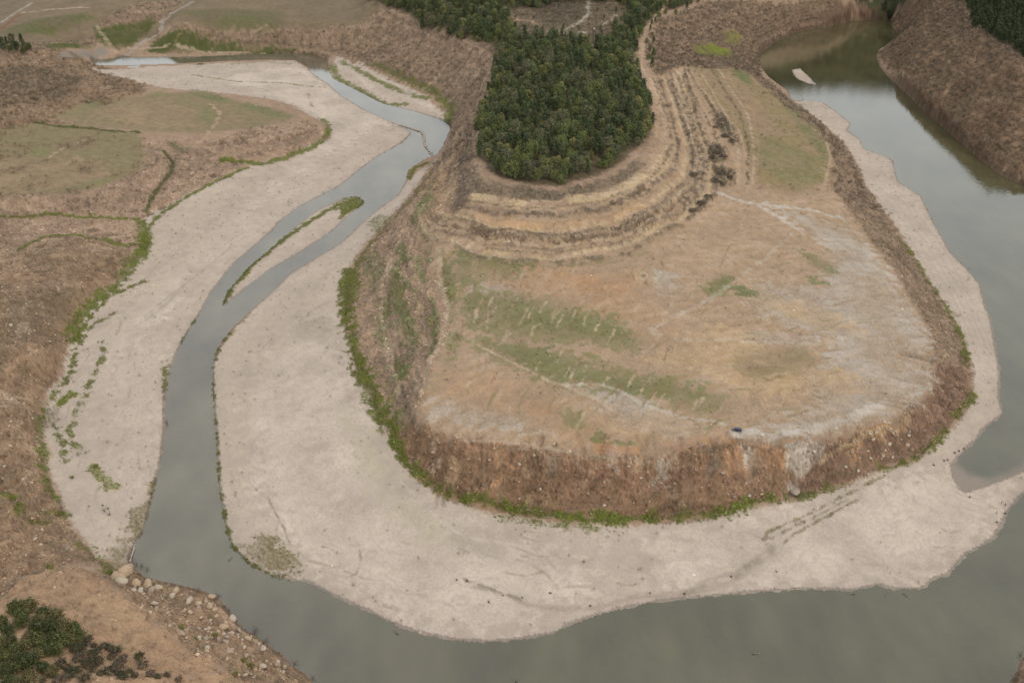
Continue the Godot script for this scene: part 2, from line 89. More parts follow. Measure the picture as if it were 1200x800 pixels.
# colour, ground class, soft edge, ragged edge, cover, outline x z ...
const GROUND_PATCHES := [
	["farfield",4,6,6,1,[-907.1,-1641.7,-167.6,-1473.6,-160.9,-1243.4,-205.2,-1225.6,-312.3,-1245.4,-383.3,-1239.5,-429.4,-1267.6,-468,-1232.2,-505.5,-1225.8,-526.2,-1150.5,-633.3,-1094.9]],
	["leftslope",2,4,5,1,[-659.3,-1147.1,-495.8,-1166.9,-400.4,-1098.2,-378.6,-1005.7,-432.3,-913.2,-330,-867.8,-303.9,-774.1,-396.1,-721.7,-440.5,-706.5]],
	["slopepink",2,4,3,1,[-447.2,-719.9,-397.4,-725.1,-320.3,-757.7,-307.2,-785,-325.1,-856.8,-301.4,-860.7,-226.2,-811.4,-275.9,-699.2,-280.5,-697.6,-385.7,-696.6,-432.3,-690.1]],
	["slopepink",2,3,3,1,[-430.6,-686.9,-387.4,-700.4,-281.5,-700.6,-260.9,-636.8,-317.1,-667,-340.5,-663.4,-370.9,-570.3]],
	["leftslope",2,3,3,1,[-385.1,-597.9,-346.8,-635.3,-339.7,-661.6,-318.3,-665.3,-278.7,-650.6,-260.9,-636.8,-263.5,-588.8,-269.2,-549.7,-262.8,-513.7,-253,-471.9,-250.8,-445.7,-243.6,-424,-233.5,-400.5,-213.1,-370.2,-197.9,-346.1,-178,-327.5,-183.1,-315.7,-193.5,-315.2,-199.3,-285.9,-212.7,-266.1]],
	["cliff",2,3,5,1,[-205.6,-1181.1,-168.1,-1262.8,-115.4,-1207,-61.6,-1095,-17.5,-1035.1,-8.2,-968.4,-19.1,-888,-27,-767.4,-26.8,-676.8,-29.7,-625.5,-53.5,-647.9,-67.8,-748,-55.4,-899.2,-64.2,-984.4,-88.3,-1020.1,-141.2,-1099.4]],
	["cliff",2,3,5,1,[-426.9,-1233.5,-420.8,-1258,-384.8,-1245.6,-290.2,-1240.8,-184.8,-1227.7,-167.2,-1253.5,-143.2,-1228.1,-156.6,-1152.5,-199.2,-1171.8,-310.4,-1222.6,-373.4,-1226.7]],
	["cliff",2,3,4,1,[-569.1,-1162.5,-536.2,-1201.5,-510.3,-1233.8,-519.4,-1283.1,-483.4,-1359.9,-430.5,-1352.6,-436.8,-1273.9,-453.9,-1297.5,-516.9,-1259.1,-502.1,-1219.8,-539.3,-1159.6]],
	["rightslope",2,4,4,1,[422.1,-775,411.3,-829,410.7,-973.4,435.3,-1200.6,490,-1282.3,518.8,-1399.8,537.7,-1373.3,567.9,-1307.9,515.3,-1158.8,487.3,-1024.8,479,-928.8,536.6,-898.8,435.8,-682.6]],
	["hillbrown",2,4,4,1,[243.6,-1282.1,412.7,-1393.6,547.2,-1391.4,522.4,-1364.7,463.8,-1389.2,364.3,-1314.5,294.9,-1197.6,267.8,-1056,287.1,-1001.2,296.8,-939.6,262.7,-895.2,251.6,-1049.1,180.2,-1029.9,137.9,-945.4,136.3,-1024.7,163.5,-1152.2]],
	["plateau",0,4,4,1,[-66.5,-630.2,-55.2,-585.7,-38.3,-502.4,-45.9,-438.9,-48.4,-414.5,-39.8,-401.3,0,-385.3,40.2,-380.3,93.6,-387.2,107.4,-391.4,160.1,-398,193.6,-416,227.8,-455.1,239.2,-483.7,249.2,-556.9,248.7,-662,247.1,-737.9,266.5,-790.5,267.4,-903.8,251.6,-1049.1,180.2,-1029.9,126.2,-917.1,114.1,-748.1,97.3,-685.4,56.4,-615.2,22.2,-602.6,-28.2,-615.4,-33.1,-663.1,-53.4,-740.9]],
	["sand",1,2.5,2,1,[-479.1,-1122.8,-431,-1147.3,-394.2,-1155.1,-300,-1174.6,-256,-1179.8,-225.3,-1124.3,-93,-916.8,-141.2,-778,-177.8,-698.1,-196.1,-581.6,-198.9,-519.5,-190.3,-457,-175.8,-404.7,-166.7,-349.1,-166.4,-325.7,-180.8,-325.9,-201.3,-352,-222.7,-382.4,-237.7,-409.4,-250.8,-445.7,-253,-471.9,-262,-514.1,-269.2,-549.7,-263.5,-588.8,-260.9,-636.8,-280.5,-697.6,-254.4,-762.5,-226.7,-813.5,-194.3,-835.1,-168.7,-895.5,-174.8,-924.3,-224.5,-992.5,-346.5,-1029,-392.7,-1061]],
	["sand",1,2,2,1,[-59,-932.9,-88,-1015.5,-151.7,-1107.8,-205.6,-1181.1,-209.1,-1131.6,-195.9,-1096.1,-131,-1003.3]],
	["sand",1,2,2.5,1,[-62.9,-838.1,-71.9,-797.9,-83.9,-733,-97.7,-678.9,-108.7,-634.2,-110.4,-592,-104.1,-544.7,-93.9,-502.5,-81.2,-465.4,-67.3,-433.7,-57,-402.1,-45,-380.2,-32,-367.3,-15.7,-357.9,7.8,-351.9,30.8,-347.3,53.8,-347.3,77.4,-350.3,97.5,-354.8,118.4,-360.9,133.3,-365.2,153.8,-374.4,178.6,-388.2,197.9,-395.8,216.9,-413,233.8,-432,251.4,-454.5,262.1,-485.1,269.8,-514.4,274.9,-552.1,276.9,-587,279.7,-627,285.1,-678.4,285.5,-719,287.9,-763.6,297.8,-824.3,301,-882.1,296.8,-939.6,289.5,-1010.3,323.5,-1037.6,334.9,-955,332.8,-801.8,327.9,-693.3,322.1,-575.2,273.4,-446.1,256.5,-422.6,281.1,-387.3,268.5,-373,220.1,-337.9,173.4,-303.7,70.1,-298.9,16.8,-280.5,-13.3,-276.2,-70.1,-298.9,-97,-311.1,-132.8,-337.9,-177.2,-490.1,-157.5,-613,-92.1,-781.9]],
	["sand",1,2,2,1,[-188.4,-552.2,-191.4,-589.8,-172,-685.3,-138.6,-760.8,-112.6,-746.1,-127.9,-688.4,-163.4,-613]],
	["sand",1,2,2,1,[315.6,-1155.7,338.8,-1169.6,335.7,-1056,318,-1069.1]],
	["scarp",2,2,3,1,[-48.4,-414.5,-39.8,-401.3,-24.7,-392.8,0,-384.9,40,-377.5,64,-377.9,107.2,-390,124.2,-387.1,132,-385.8,137.5,-376.3,133.3,-365.2,118.4,-360.9,97.5,-354.8,77.4,-350.3,53.8,-347.3,7.8,-351.9,-15.7,-357.9,-32,-367.3,-45,-380.2,-57,-402.1,-67.3,-433.7]],
	["scarpmix",2,2,3,1,[132,-385.8,159.9,-397.3,193.5,-415.7,213.9,-436.6,227.8,-455.1,239.2,-483.7,262.1,-485.1,251.4,-454.5,233.8,-432,216.9,-413,197.9,-395.8,178.6,-388.2,153.8,-374.4,131.1,-364.6]],
	["scarpgrey",2,2,3,1,[237.7,-480,246.8,-516.8,249.2,-556.9,249.1,-595.1,248.8,-626.8,248.7,-662,248.1,-698.6,247.1,-737.9,266.5,-790.5,273.2,-855.2,267.4,-903.8,257.8,-951.8,252.2,-1010.1,281.9,-1094.5,288,-987.6,301,-882.1,297.8,-824.3,287.9,-763.6,285.1,-678.4,276.9,-587,269.8,-514.4,263.3,-485.4]],
	["slopepink",2,3,4,1,[-62.7,-833.8,-33.1,-663.1,-31.2,-618.3,-66.5,-630.2,-55.2,-585.7,-38.3,-502.4,-45.9,-438.9,-48.4,-414.5,-67.3,-433.7,-81.2,-465.4,-93.9,-502.5,-104.1,-544.7,-110.4,-592,-108.7,-634.2,-97.7,-678.9,-83.9,-733,-71.9,-797.9]],
	["olivefield",4,5,8,0.85,[182.5,-1033.2,223,-1043.8,251.6,-1049.1,258.8,-980.7,267.1,-897,272.4,-840.7,263,-785.9,243,-732.8,209.8,-697.2,183.2,-708.8,191.5,-791.8,186.5,-883]],
	["forestfloor",3,3,3,1,[-201,-1449.1,-179.9,-1304,-117,-1201.8,-61.6,-1095,-17.5,-1035.1,-10,-976.1,-18.1,-918.1,-26.3,-767.2,-25.1,-703.5,-17.5,-670.9,0,-652.2,15.7,-642.8,35,-642.8,58.5,-660.8,79.5,-687.7,94.7,-719.2,109.5,-756.6,116.3,-823.6,113.5,-876.6,117.9,-938,122.5,-1011.2,140.9,-1105.6,161.4,-1175.3,205,-1237.1,246.8,-1304.5,255.8,-1368.8]],
	["forestfloor",3,4,4,1,[552.5,-1286.6,502.5,-1114.9,487.3,-1024.8,481.6,-934.6,544.5,-899,699.1,-1224]],
	["clearing",3,4,5,0.9,[-5.8,-1155.6,11.7,-1172.3,32.5,-1151.2,49,-1183.8,83.3,-1199.6,100.8,-1193.7,116.2,-1211.3,136.6,-1194,123.6,-1140.5,125,-1106.1,108.4,-1076.7,98.6,-1024.6,90.1,-1027,79.9,-982.1,74,-1019.9,58.2,-1014.4,47.8,-1031.8,34.4,-1019.6,19.2,-1035.9,10.4,-1027.2,7.2,-1068.1,-1.8,-1092.2]],
	["scrubdark",3,4,6,0.8,[27.1,-1168.8,83.8,-1207.9,76.9,-1126.2,62,-1090.4,36.4,-1088.5]],
	["bluff",5,2,2,1,[-220.2,-278.7,-199.3,-285.9,-196.1,-301.8,-189.4,-309.7,-181.4,-312.5,-171.9,-308.1,-156.6,-291.5,-144.2,-281,-133.3,-272.1,-121,-262.9,-108,-255.8,-96.3,-247.7,-73.8,-221.7,-71.4,-206,-186.6,-206]],
	["bluffrock",2,2,2,1,[-164.9,-302.3,-165.1,-324,-144.8,-314.5,-122,-306.2,-115,-296.3,-97.8,-281.3,-76.7,-262.8,-47.9,-233.5,-72.4,-215.9,-96.3,-247.7,-121,-262.9,-144.2,-281]],
	["leftslope",2,3,3,1,[-212.7,-266.1,-199.3,-285.9,-198.2,-305.4,-192.3,-315,-176.1,-323,-188.5,-331.6,-207.4,-329.9,-241.1,-315.8]],
	["nearbank",2,3,3,1,[186.1,-259.3,198.8,-273.6,237.2,-291.7,319.5,-362.7,264.7,-252.4,173.4,-219.8]],
	["plateau_o",0,6,8,0.8,[-29.5,-568.2,31.5,-553.5,73.2,-550,80.9,-524.9,94.3,-476.7,65.7,-473.9,48.6,-498.1,10,-519.4,-20.5,-534.5]],
	["plateau_o",0,5,7,0.9,[-36.4,-452,-9,-443.9,17.4,-426.6,49.9,-399.1,102.5,-391.3,89.2,-384.9,24.2,-383,16.6,-399.2,-17.3,-421.8,-35.1,-430.6]],
	["orange",0,2,3,0.8,[39.4,-392.3,54.6,-384.2,64.4,-381,40,-378.4,38.1,-385.6]],
	["orange",0,2,3,0.55,[0,-424.6,17.2,-420.6,23.2,-409,8.5,-412]],
	["orange",0,3,4,0.45,[25.9,-544.4,72.1,-538.2,73.2,-523.9,45.3,-522.6]],
	["orange",0,2,2,0.6,[209.9,-478.5,238.7,-496.2,232.2,-473.8,219.6,-470.2]],
	["orange",0,3,4,0.4,[69.4,-389,103,-394,107,-388.9,72.3,-380]],
	["gravel",0,5,6,0.8,[28.7,-434.9,53,-435.4,69.1,-422,88.4,-406.4,95.6,-399.4,77.8,-391,58.2,-399.2,42.9,-417.8]],
	["gravel",0,5,6,0.6,[-41.3,-424,-23.5,-415.2,-4.2,-409.6,8.3,-399.3,16.4,-391,-16.7,-400.6,-38.2,-410.2]],
	["gravel",0,4,5,0.7,[-29.5,-540.7,-5.1,-535.9,7.6,-523.7,-5,-520.6,-27.9,-526.3]],
	["gravel",0,6,8,0.75,[184.7,-671.5,239.8,-644.8,246,-555.1,242.2,-497.6,224.5,-451.5,188.2,-413,148.8,-395,111.3,-394.3,139.6,-408.6,156.8,-425,153.8,-448.1,183,-486.6,156.8,-500.1,140.4,-516.9,146.8,-548.2,189.4,-548.9,213.9,-597.1,201.6,-639.4]],
	["gravel",0,5,5,0.7,[86.9,-554.8,100.2,-554.4,102.5,-533.2,88.7,-526.3]],
	["gravel",0,4,5,0.6,[124.8,-487.4,173.9,-489.4,170.7,-477.4,122.6,-475.7]],
	["sandy",0,5,6,0.7,[116.6,-495.8,165.6,-457.9,187.6,-453.4,176.4,-431.3,160,-437,125.5,-422.2,103,-443.5,73.3,-458.6,94.3,-476.7]],
	["sandy",0,5,6,0.6,[141.3,-547.4,163.6,-529.6,190.9,-515.3,206.7,-499.8,176.3,-498.7,145.6,-517.4]],
	["sandy",0,5,6,0.6,[41.5,-399.1,86.2,-420.3,110.2,-410.3,91.5,-399.4,57.3,-390.9]],
	["olive",0,4,6,0.6,[125.3,-465.7,156.3,-477.6,167.9,-466.6,149.1,-447.6,129.6,-441.6,118.2,-452.7]],
	["grassfade",0,3,5,0.6,[-28.2,-535.7,-43.3,-574.2,-21.4,-569.4,10.6,-559.2,0,-553.5,-21.1,-555.9,-28.6,-545.3]],
	["grass",0,2,4,0.9,[-27.9,-527.2,-20.3,-526.9,-8.6,-521.9,-1.5,-525.8,10,-517.5,13.8,-508.1,24.5,-504.2,48.4,-495.5,62,-485.4,69.6,-475.5,65.5,-472.4,47.5,-481.6,28.5,-481.1,19.1,-484.9,2.4,-491.7,-1,-500,-14.7,-504,-16.3,-488,-20.3,-493.4,-27.4,-512.6]],
	["grass",0,2,4,0.9,[-13.7,-477.2,9.3,-468.3,18.7,-470.3,29.4,-450.5,40.2,-443,53.6,-442.3,70.4,-433.1,73.9,-426.1,60.8,-425.4,44.3,-436.4,26.6,-436.5,9,-449.9,-9.3,-467.8]],
	["grassfade",0,3,5,0.9,[62.5,-442.1,88.2,-434.8,103.2,-424.3,107.1,-416.6,99.9,-412,82,-421.7,65.1,-425]],
	["grassfade",0,3,5,0.7,[23.4,-413.3,35.9,-409,37.3,-397,24.9,-399.1]],
	["grass",0,2,4,0.7,[41.2,-395,54.8,-385.6,60.6,-390.9,52.6,-384.2,36.7,-388.2]],
	["grass",0,2,3,0.9,[126.4,-537.3,135.1,-542.3,150.9,-537.8,148.3,-530.5,137,-530.3]],
	["grassfade",0,3,4,0.8,[112.6,-532,132.6,-557.3,139.2,-547.1,127.7,-530.3,119,-524.5]],
	["grassfade",0,3,4,0.8,[188.8,-599.6,201.5,-593.8,210,-573.5,202.4,-566.6,192.7,-581.6]],
	["grassfade",0,2,4,0.8,[186.9,-559.7,196.6,-555.5,195.4,-547.1,184.6,-546.9]],
	["grass",0,3,4,0.6,[262.4,-995.1,271.3,-897.1,271.7,-833,262.8,-787.8,249.1,-757.8,257.3,-796.6,255.6,-867.4]],
	["grass",0,3,4,0.8,[231.1,-1048.2,250.3,-1052.4,244.7,-1000.1,233.2,-1004.4]],
	["grassfade",0,4,6,0.6,[219.4,-826.8,253,-785.8,245.6,-737.2,215.9,-708.6,201.8,-733.1,194.1,-776.9]],
	["tanfield",4,5,6,0.7,[187.6,-1020.7,227.2,-1018.6,237.5,-907.1,231.6,-831.3,208.3,-844.7,198.7,-914.7]],
	["limegreen",4,3,5,0.85,[200.6,-1114.2,226.1,-1139.9,250.1,-1144.5,243.2,-1118.9,212.8,-1089.6,202.6,-1096.4]],
	["limegreen",4,3,5,0.5,[246.2,-1192.5,274.6,-1219.8,265.8,-1183.8,244.5,-1158.4]],
	["scrubdark",2,3,4,0.8,[182.9,-893.5,190.9,-872.9,190.2,-799.4,181.5,-792.1,175.8,-831.7]],
	["scrubdark",2,3,4,0.8,[159.4,-787.5,174.6,-785.4,170.7,-753.3,157.6,-737.5,154.5,-758.7]],
	["scrubdark",2,3,4,0.7,[155.5,-733.1,172.1,-735.7,167.9,-707.2,148.8,-687.4]],
	["scrubdark",2,3,4,0.6,[131.8,-673.1,145.9,-681.7,134.7,-651.6,122.3,-638.1]],
	["terracerock",2,2,2.5,0.95,[-26.5,-597.2,0,-587.2,27.1,-583.2,54.7,-588.8,78.2,-604.5,97.9,-627.9,103.7,-625.7,80.5,-596.6,54.4,-582.1,27,-576.6,0,-581.2,-26.3,-588.3,-30.4,-596.3]],
	["terracerock",2,2,2,0.8,[-27.2,-618.2,0,-608.1,28.9,-603.6,56.4,-615.2,77.9,-633,90.6,-658.6,93.5,-650.5,77.5,-626.3,56.2,-610.9,27.7,-599.9,0,-601.9,-24.8,-612]],
	["scrubdark",2,3,3,0.7,[-26.5,-668.3,-19.6,-655.5,0,-642,23.1,-636.1,46.7,-642.5,71.9,-664,95,-698.3,96.5,-689.6,80.1,-655.3,57.8,-634.4,28.3,-618.1,0,-622.1,-28.9,-633.1,-32.8,-657.9]],
	["scarpdark",2,3,4,0.8,[-36.7,-799.3,-26.8,-676.8,-27.1,-615.9,-39.9,-618.6,-43.4,-661.4,-40.3,-724.5]],
	["terracepale",0,2,2,0.9,[-27.9,-637.2,0,-619.8,22.4,-611.3,35.3,-609.6,33.4,-605.6,0,-609.9,-27.8,-620.7]],
	["terracepale",0,2,2,0.75,[34.2,-624.7,57.6,-631.5,79.8,-652.2,92.2,-673.3,96.4,-667.1,81.8,-642.1,59.6,-620,35.5,-613.8]],
	["terracepale",0,2,2,0.75,[116.6,-750.5,124.7,-754,115.6,-698.7,98.9,-661.3,93.7,-664.5,111.7,-708.6]],
	["terraceor",0,2,2,0.9,[-25.9,-612.6,-11.1,-602.2,11,-594.1,38.7,-597.2,67.4,-609.8,93.8,-632.7,94.3,-627.4,67.6,-598.6,38.2,-587.5,10.9,-586.3,-13.7,-593.2,-26.2,-604]],
	["fieldgreen",4,8,8,0.8,[-613,-1219,-591.6,-1267.3,-540.2,-1300.5,-525.4,-1286.3,-560.4,-1235.6,-589.8,-1188.2]],
	["fieldbrown",4,6,6,0.8,[-636.8,-1273.2,-635.1,-1345.6,-670.9,-1430.9,-837.9,-1504.1,-668.5,-1165.6,-605.3,-1201.1]],
	["fieldgreen",4,8,10,0.6,[-426,-1298.2,-369.4,-1310.1,-290.1,-1293.4,-279.6,-1239.3,-376.7,-1254.3]],
	["fieldbrown",4,8,10,0.7,[-358.4,-1458.2,-181.6,-1385.7,-174,-1268.5,-208.5,-1249.7,-282.6,-1310.4]],
	["meadow",4,4,5,0.95,[-516.5,-1264,-481.6,-1282.3,-456.9,-1301.6,-448.1,-1281.6,-457.9,-1266.9,-465.4,-1223.1,-483.4,-1214.3,-496.6,-1220.6,-507.4,-1232]],
	["meadow",4,5,5,0.9,[-442.4,-1251.5,-374.2,-1234.9,-321.9,-1228.4,-267.7,-1216.5,-213.1,-1197.2,-256.6,-1211,-369.7,-1211.5,-440.7,-1208.9]],
	["meadow",4,4,3,0.8,[-549.3,-1172.5,-503.3,-1217.7,-498.3,-1207.2,-529,-1157.6]],
	["mudgrey",1,3,3,0.9,[-516.8,-1150.4,-494.4,-1217.6,-481.7,-1209.1,-496.8,-1169.6,-511.3,-1113.2]],
	["olive",4,5,6,0.8,[-432.1,-918.6,-424,-975.9,-379.6,-995.8,-340.9,-1019.3,-283,-988.4,-223.5,-948.3,-205.7,-920,-236.4,-894.9,-280.7,-883.5,-340.6,-883.8,-393.6,-894.7]],
	["tanfield",4,5,6,0.6,[-403.3,-943,-358,-981.7,-298,-948.4,-284,-895.8,-345.4,-891.5]],
	["grass",4,3,4,0.7,[-334.4,-1033.1,-293,-1001.1,-281.8,-976.6,-308.9,-989.1,-335.1,-1014.5]],
	["grass",4,4,5,0.5,[-273.2,-976.4,-225.4,-957.2,-203.5,-929.2,-227,-925.4,-257.7,-953.2]],
	["grassfade",4,4,5,0.7,[-301.8,-962.5,-282.1,-934.6,-276.1,-895.8,-302.8,-921.1]],
	["grassfade",4,4,5,0.7,[-253.3,-934,-235.2,-907.5,-232,-875.2,-248.3,-895.2]],
	["slopepink",2,3,4,0.8,[-244.3,-895.1,-209.7,-899.4,-182,-919.5,-171.7,-899.8,-195.1,-840,-232.3,-822.7,-267.8,-832.8,-283.3,-850.3,-263,-859.9]],
	["olive",4,4,5,0.9,[-465.3,-879.9,-441.8,-903.2,-390.8,-887.2,-337.4,-874.1,-316.4,-822.6,-307.9,-783,-320.3,-757.7,-354.8,-730.7,-397.4,-725.1]],
	["tanfield",4,6,8,0.6,[-450,-797,-395,-819.7,-344.3,-800.3,-324.9,-765,-362,-737.2,-418.2,-727.4]],
	["grassfade",4,4,5,0.7,[-428.1,-851.8,-405.2,-841.5,-392.8,-806.9,-409.4,-810.6]],
	["grassfade",4,3,4,0.7,[-362,-737.2,-341.1,-753,-319.4,-769,-313.8,-773,-321,-753.7,-346.5,-731.4]],
	["grass",4,2,3,0.9,[-310,-864.4,-295,-856,-281,-839.9,-288.2,-838.6,-302.7,-851]],
	["grassfade",4,3,4,0.7,[-427,-972.9,-414.8,-986.4,-392.3,-958.2,-409.4,-948.4]],
	["grassfade",4,4,4,0.5,[-376.4,-999.1,-363.5,-1026.3,-352.7,-1000.7,-370.5,-980.8]],
	["tan",2,4,5,0.6,[-386.4,-646.4,-341.1,-657.4,-309.3,-655.1,-277.9,-643.1,-281.5,-606.4,-303.6,-592.1,-348.4,-569.3]],
	["scrubdark",2,5,6,0.45,[-580.2,-1061.2,-510.9,-1068.8,-451.9,-1052.5,-442.3,-980.8,-465.1,-955.7,-516.8,-925]],
	["scrubdark",2,5,8,0.4,[-307,-527.4,-297,-563.3,-280.3,-566.3,-273.1,-525.8,-278.5,-485.3,-279.4,-466]],
	["sandpale",1,6,8,0.8,[-144,-453.1,-143.5,-517.9,-115.5,-535.6,-97.3,-484.5,-70.7,-424.8,-53.4,-382.1,-15.3,-345.3,15,-334.3,36.1,-314.7,0,-289.1,-34.3,-289.2,-64.6,-310.6,-93.5,-331.3,-124.3,-385.5]],
	["sandpale",1,6,8,0.8,[60.1,-334.5,117.5,-356.6,160.6,-369.6,209.3,-391.6,237.8,-379.6,216.8,-348.7,174.2,-315.9,108.3,-313.4,64.6,-310.6]],
	["sandpale",1,5,6,0.7,[-239.3,-486.2,-218.5,-528.4,-220.4,-652.4,-190.6,-778.6,-130.4,-925.4,-152.2,-966.3,-196.1,-806.8,-236,-622.8,-249.8,-515.1]],
	["sandpale",1,4,5,0.8,[-292.7,-1142.3,-235,-1146.1,-203.6,-1074.4,-114.8,-932.2,-182.5,-946.4,-236.8,-1011.4,-323.6,-1075.3]],
	["sandwarm",1,6,8,0.5,[-271.3,-678.7,-224.7,-805.1,-196.1,-806.8,-226.6,-610.3,-240,-516,-240.6,-476.7,-258.6,-569.9]],
	["sandwarm",1,5,6,0.5,[-169.6,-499.1,-161.2,-551.1,-130.1,-624.2,-119.9,-636.1,-115.5,-535.6,-145.1,-479.3,-126.7,-360.5,-140.3,-386.3]],
	["sandgreen",1,6,8,0.4,[-91,-441.7,-64.7,-409.7,-48.2,-369.4,-15,-334.7,-37.6,-335.3,-69.2,-376.9]],
	["sandgrey",1,3,4,0.5,[-30.8,-346.8,-3.7,-331.9,0,-324.3,-14.9,-329.5,-26.5,-339.1]],
	["sandgrey",1,3,4,0.6,[-134.4,-538.1,-117.3,-546.7,-103.9,-528.7,-114.3,-512.9,-128.7,-521.6]],
	["sandolive",1,3,5,0.8,[-111.5,-345.3,-95.4,-331.3,-91.5,-320,-102.1,-318.3,-113.5,-325.1,-123.1,-337.4,-118,-340]],
	["sandolive",1,3,4,0.8,[-178.8,-360.3,-171.5,-366.9,-172.8,-386.7,-169,-376.8,-165.5,-347.9,-169.3,-339.7]],
	["sandolive",1,3,4,0.7,[-178,-327.5,-173.2,-345.7,-166.8,-337.6,-165.2,-322.3]],
	["bayshallow",1,2,2,0,[219.9,-402.7,224.2,-396.9,228.1,-385.5,253.9,-396.9,249,-386.2,214.8,-373.2]],
	["pinktan",2,3,4,0.7,[16,-376.6,47.7,-373.1,80.1,-376.7,121.3,-382.3,129.2,-378.9,112,-372.4,71.1,-364.7,31.5,-364]],
	["orange",2,2,3,0.9,[159.9,-397.3,177.6,-406.6,196.8,-417.6,201.3,-419.3,176.8,-400.1,161.7,-392.1,156.8,-392.3]],
	["orange",2,2,3,0.7,[106.7,-387.2,132,-385.8,129.2,-378.9,103.9,-372,92.4,-376.9]],
	["gravel",2,2,2,0.8,[108.2,-388.9,114,-387.1,116.8,-378.9,111,-377.2]],
	["gravel",2,2,2,0.8,[130,-385.8,150.5,-393.6,151.5,-385.2,137.7,-378,131.2,-375.7]],
	["boulderpale",2,1.5,1.5,0.9,[129.5,-373.2,135.6,-374.9,135.5,-366.1,129.3,-363.6]],
	["slopetan",2,3,3,0.6,[-72.4,-804.4,-38.2,-708.7,-40.6,-632.5,-63.8,-626,-72.5,-687.1]],
	["slopetan",5,3,4,0.6,[-183.3,-296.9,-165.9,-294.9,-147.4,-279.4,-130.6,-266.9,-142.2,-265.7,-162.2,-277.5,-176.6,-281.4]],
	["limedark",2,1.5,3.2,0.7,[-115.8,-609.1,-108,-620.3,-98.4,-584.4,-99.8,-552.8,-96,-517.5,-101.7,-521.3,-112,-568.5]],
	["limedark",2,1.5,3.2,0.75,[-96.7,-514.8,-85.8,-494.8,-77.4,-465.5,-68.9,-440.7,-61.4,-421.2,-64.4,-415.4,-76.4,-442.1,-89.4,-476.6]],
	["limedark",2,1.5,3.2,0.8,[-78.9,-579.1,-72.7,-578.9,-67.6,-547.9,-59.7,-519.1,-54,-492.7,-55.6,-482.3,-62.4,-492,-63.2,-511.9,-74,-537.2]],
	["limedark",2,1.5,3.2,0.6,[-82.7,-552.4,-76.8,-553.7,-70.5,-523.7,-78.2,-526.4]],
	["limedark",2,1.5,3.2,0.8,[-66.6,-478.9,-56.3,-468.6,-55.5,-448.3,-61.5,-452.1]],
	["limedark",2,1.5,3.2,0.7,[-46.3,-568.8,-38.3,-561.1,-31.7,-531.4,-35.1,-516.8,-41.9,-531.1]],
	["grassfade",2,1.5,3.2,0.5,[-38.1,-490.2,-29.8,-487.9,-28.8,-467.4,-33.9,-456.5]],
	["limedark",2,1.5,3.2,0.7,[-48.8,-517.4,-43.1,-507.7,-42.3,-480.5,-46.4,-464.2,-45.7,-487.3]],
	["limedark",2,1.5,3.2,0.6,[-79.3,-617.1,-71.1,-612.5,-68,-584,-73.3,-585.7]],
	["limedark",2,1.5,3.2,0.6,[-283.7,-697.5,-266.4,-678.9,-257.1,-649.1,-262,-613.2,-267.1,-612.3,-267.6,-648.2]],
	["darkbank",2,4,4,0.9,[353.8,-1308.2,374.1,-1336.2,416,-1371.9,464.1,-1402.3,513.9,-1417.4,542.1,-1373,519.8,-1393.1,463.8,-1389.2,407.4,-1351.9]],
	["limedark",1,1.5,3,0.8,[-140.7,-738.3,-129.5,-755.3,-120.8,-751.6,-116.7,-740.7,-123.9,-724.4,-130.3,-713.8,-135.7,-723.4]],
	["scrubdark",2,1.5,2.5,0.64667,[75.4,-385.4,76.8,-380.4,77.6,-364.5,71.6,-364.3]],
	["scrubdark",2,1.5,2.5,0.586456,[97.8,-384.6,100.1,-384.2,101.3,-374.9,94.9,-375.7]],
	["scrubdark",2,1.5,2.5,0.451298,[19.2,-379.4,21.3,-384.9,22.6,-366.1,17.3,-367.4]],
	["scrubdark",2,1.5,2.5,0.64446,[94.8,-383.2,96.5,-384.6,96.6,-371.6,92.5,-372.7]],
	["slopetan",2,1.5,2.5,0.660294,[60.3,-379.1,62.9,-379.2,65,-371.4,57.5,-370.6]],
	["pinktan",2,1.5,2.5,0.534057,[1.4,-381,2.7,-384.5,3.8,-362.1,0.2,-363.4]],
	["pinktan",2,1.5,2.5,0.365149,[116.1,-385.4,118.9,-383.5,120.3,-368.5,111.2,-368.9]],
	["scrubdark",2,1.5,2.5,0.563545,[115.2,-382.1,117.5,-381.8,118.6,-371.5,112,-372]],
	["scrubdark",2,1.5,2.5,0.527751,[19,-382.1,20.8,-381,22.3,-368.9,17.2,-370]],
	["gravel",2,1.5,2.5,0.359601,[8.6,-380.5,10.3,-379.6,11.8,-368.6,7.2,-370.4]],
	["orange",2,1.5,2.5,0.48594,[69.9,-384.4,73.1,-385.5,74.5,-368,65.8,-368.7]],
	["pinktan",2,1.5,2.5,0.392726,[36.1,-381.2,37.9,-383.2,38.6,-364.5,33.9,-365.6]],
	["slopepink",2,1.5,2.5,0.397612,[31.7,-381.9,33.2,-380.4,34.3,-367.8,30,-370.2]],
	["orange",2,1.5,2.5,0.529293,[-6.3,-386.3,-3.3,-385.1,-0.4,-368.4,-8.7,-370]],
	["slopepink",2,1.5,2.5,0.423578,[77.3,-384.2,77.9,-380,78,-365.9,74.6,-366.3]],
	["slopepink",2,1.5,2.5,0.536798,[116.7,-382.7,119.6,-382.5,121.6,-374.3,113.2,-375]],
	["slopepink",2,1.5,2.5,0.643909,[165,-397.4,166.3,-397.5,166.5,-387.9,162.6,-387.5]],
	["orange",2,1.5,2.5,0.455429,[89.2,-382.7,92.2,-382.8,93.7,-369.3,85.4,-370.2]],
	["pinktan",2,1.5,2.5,0.670719,[42.3,-380.8,44,-385.5,43.7,-359.7,40.2,-361.1]],
	["scrubdark",2,1.5,2.5,0.364032,[82.6,-380.2,85.2,-383.6,85.6,-365.2,79.5,-365.9]],
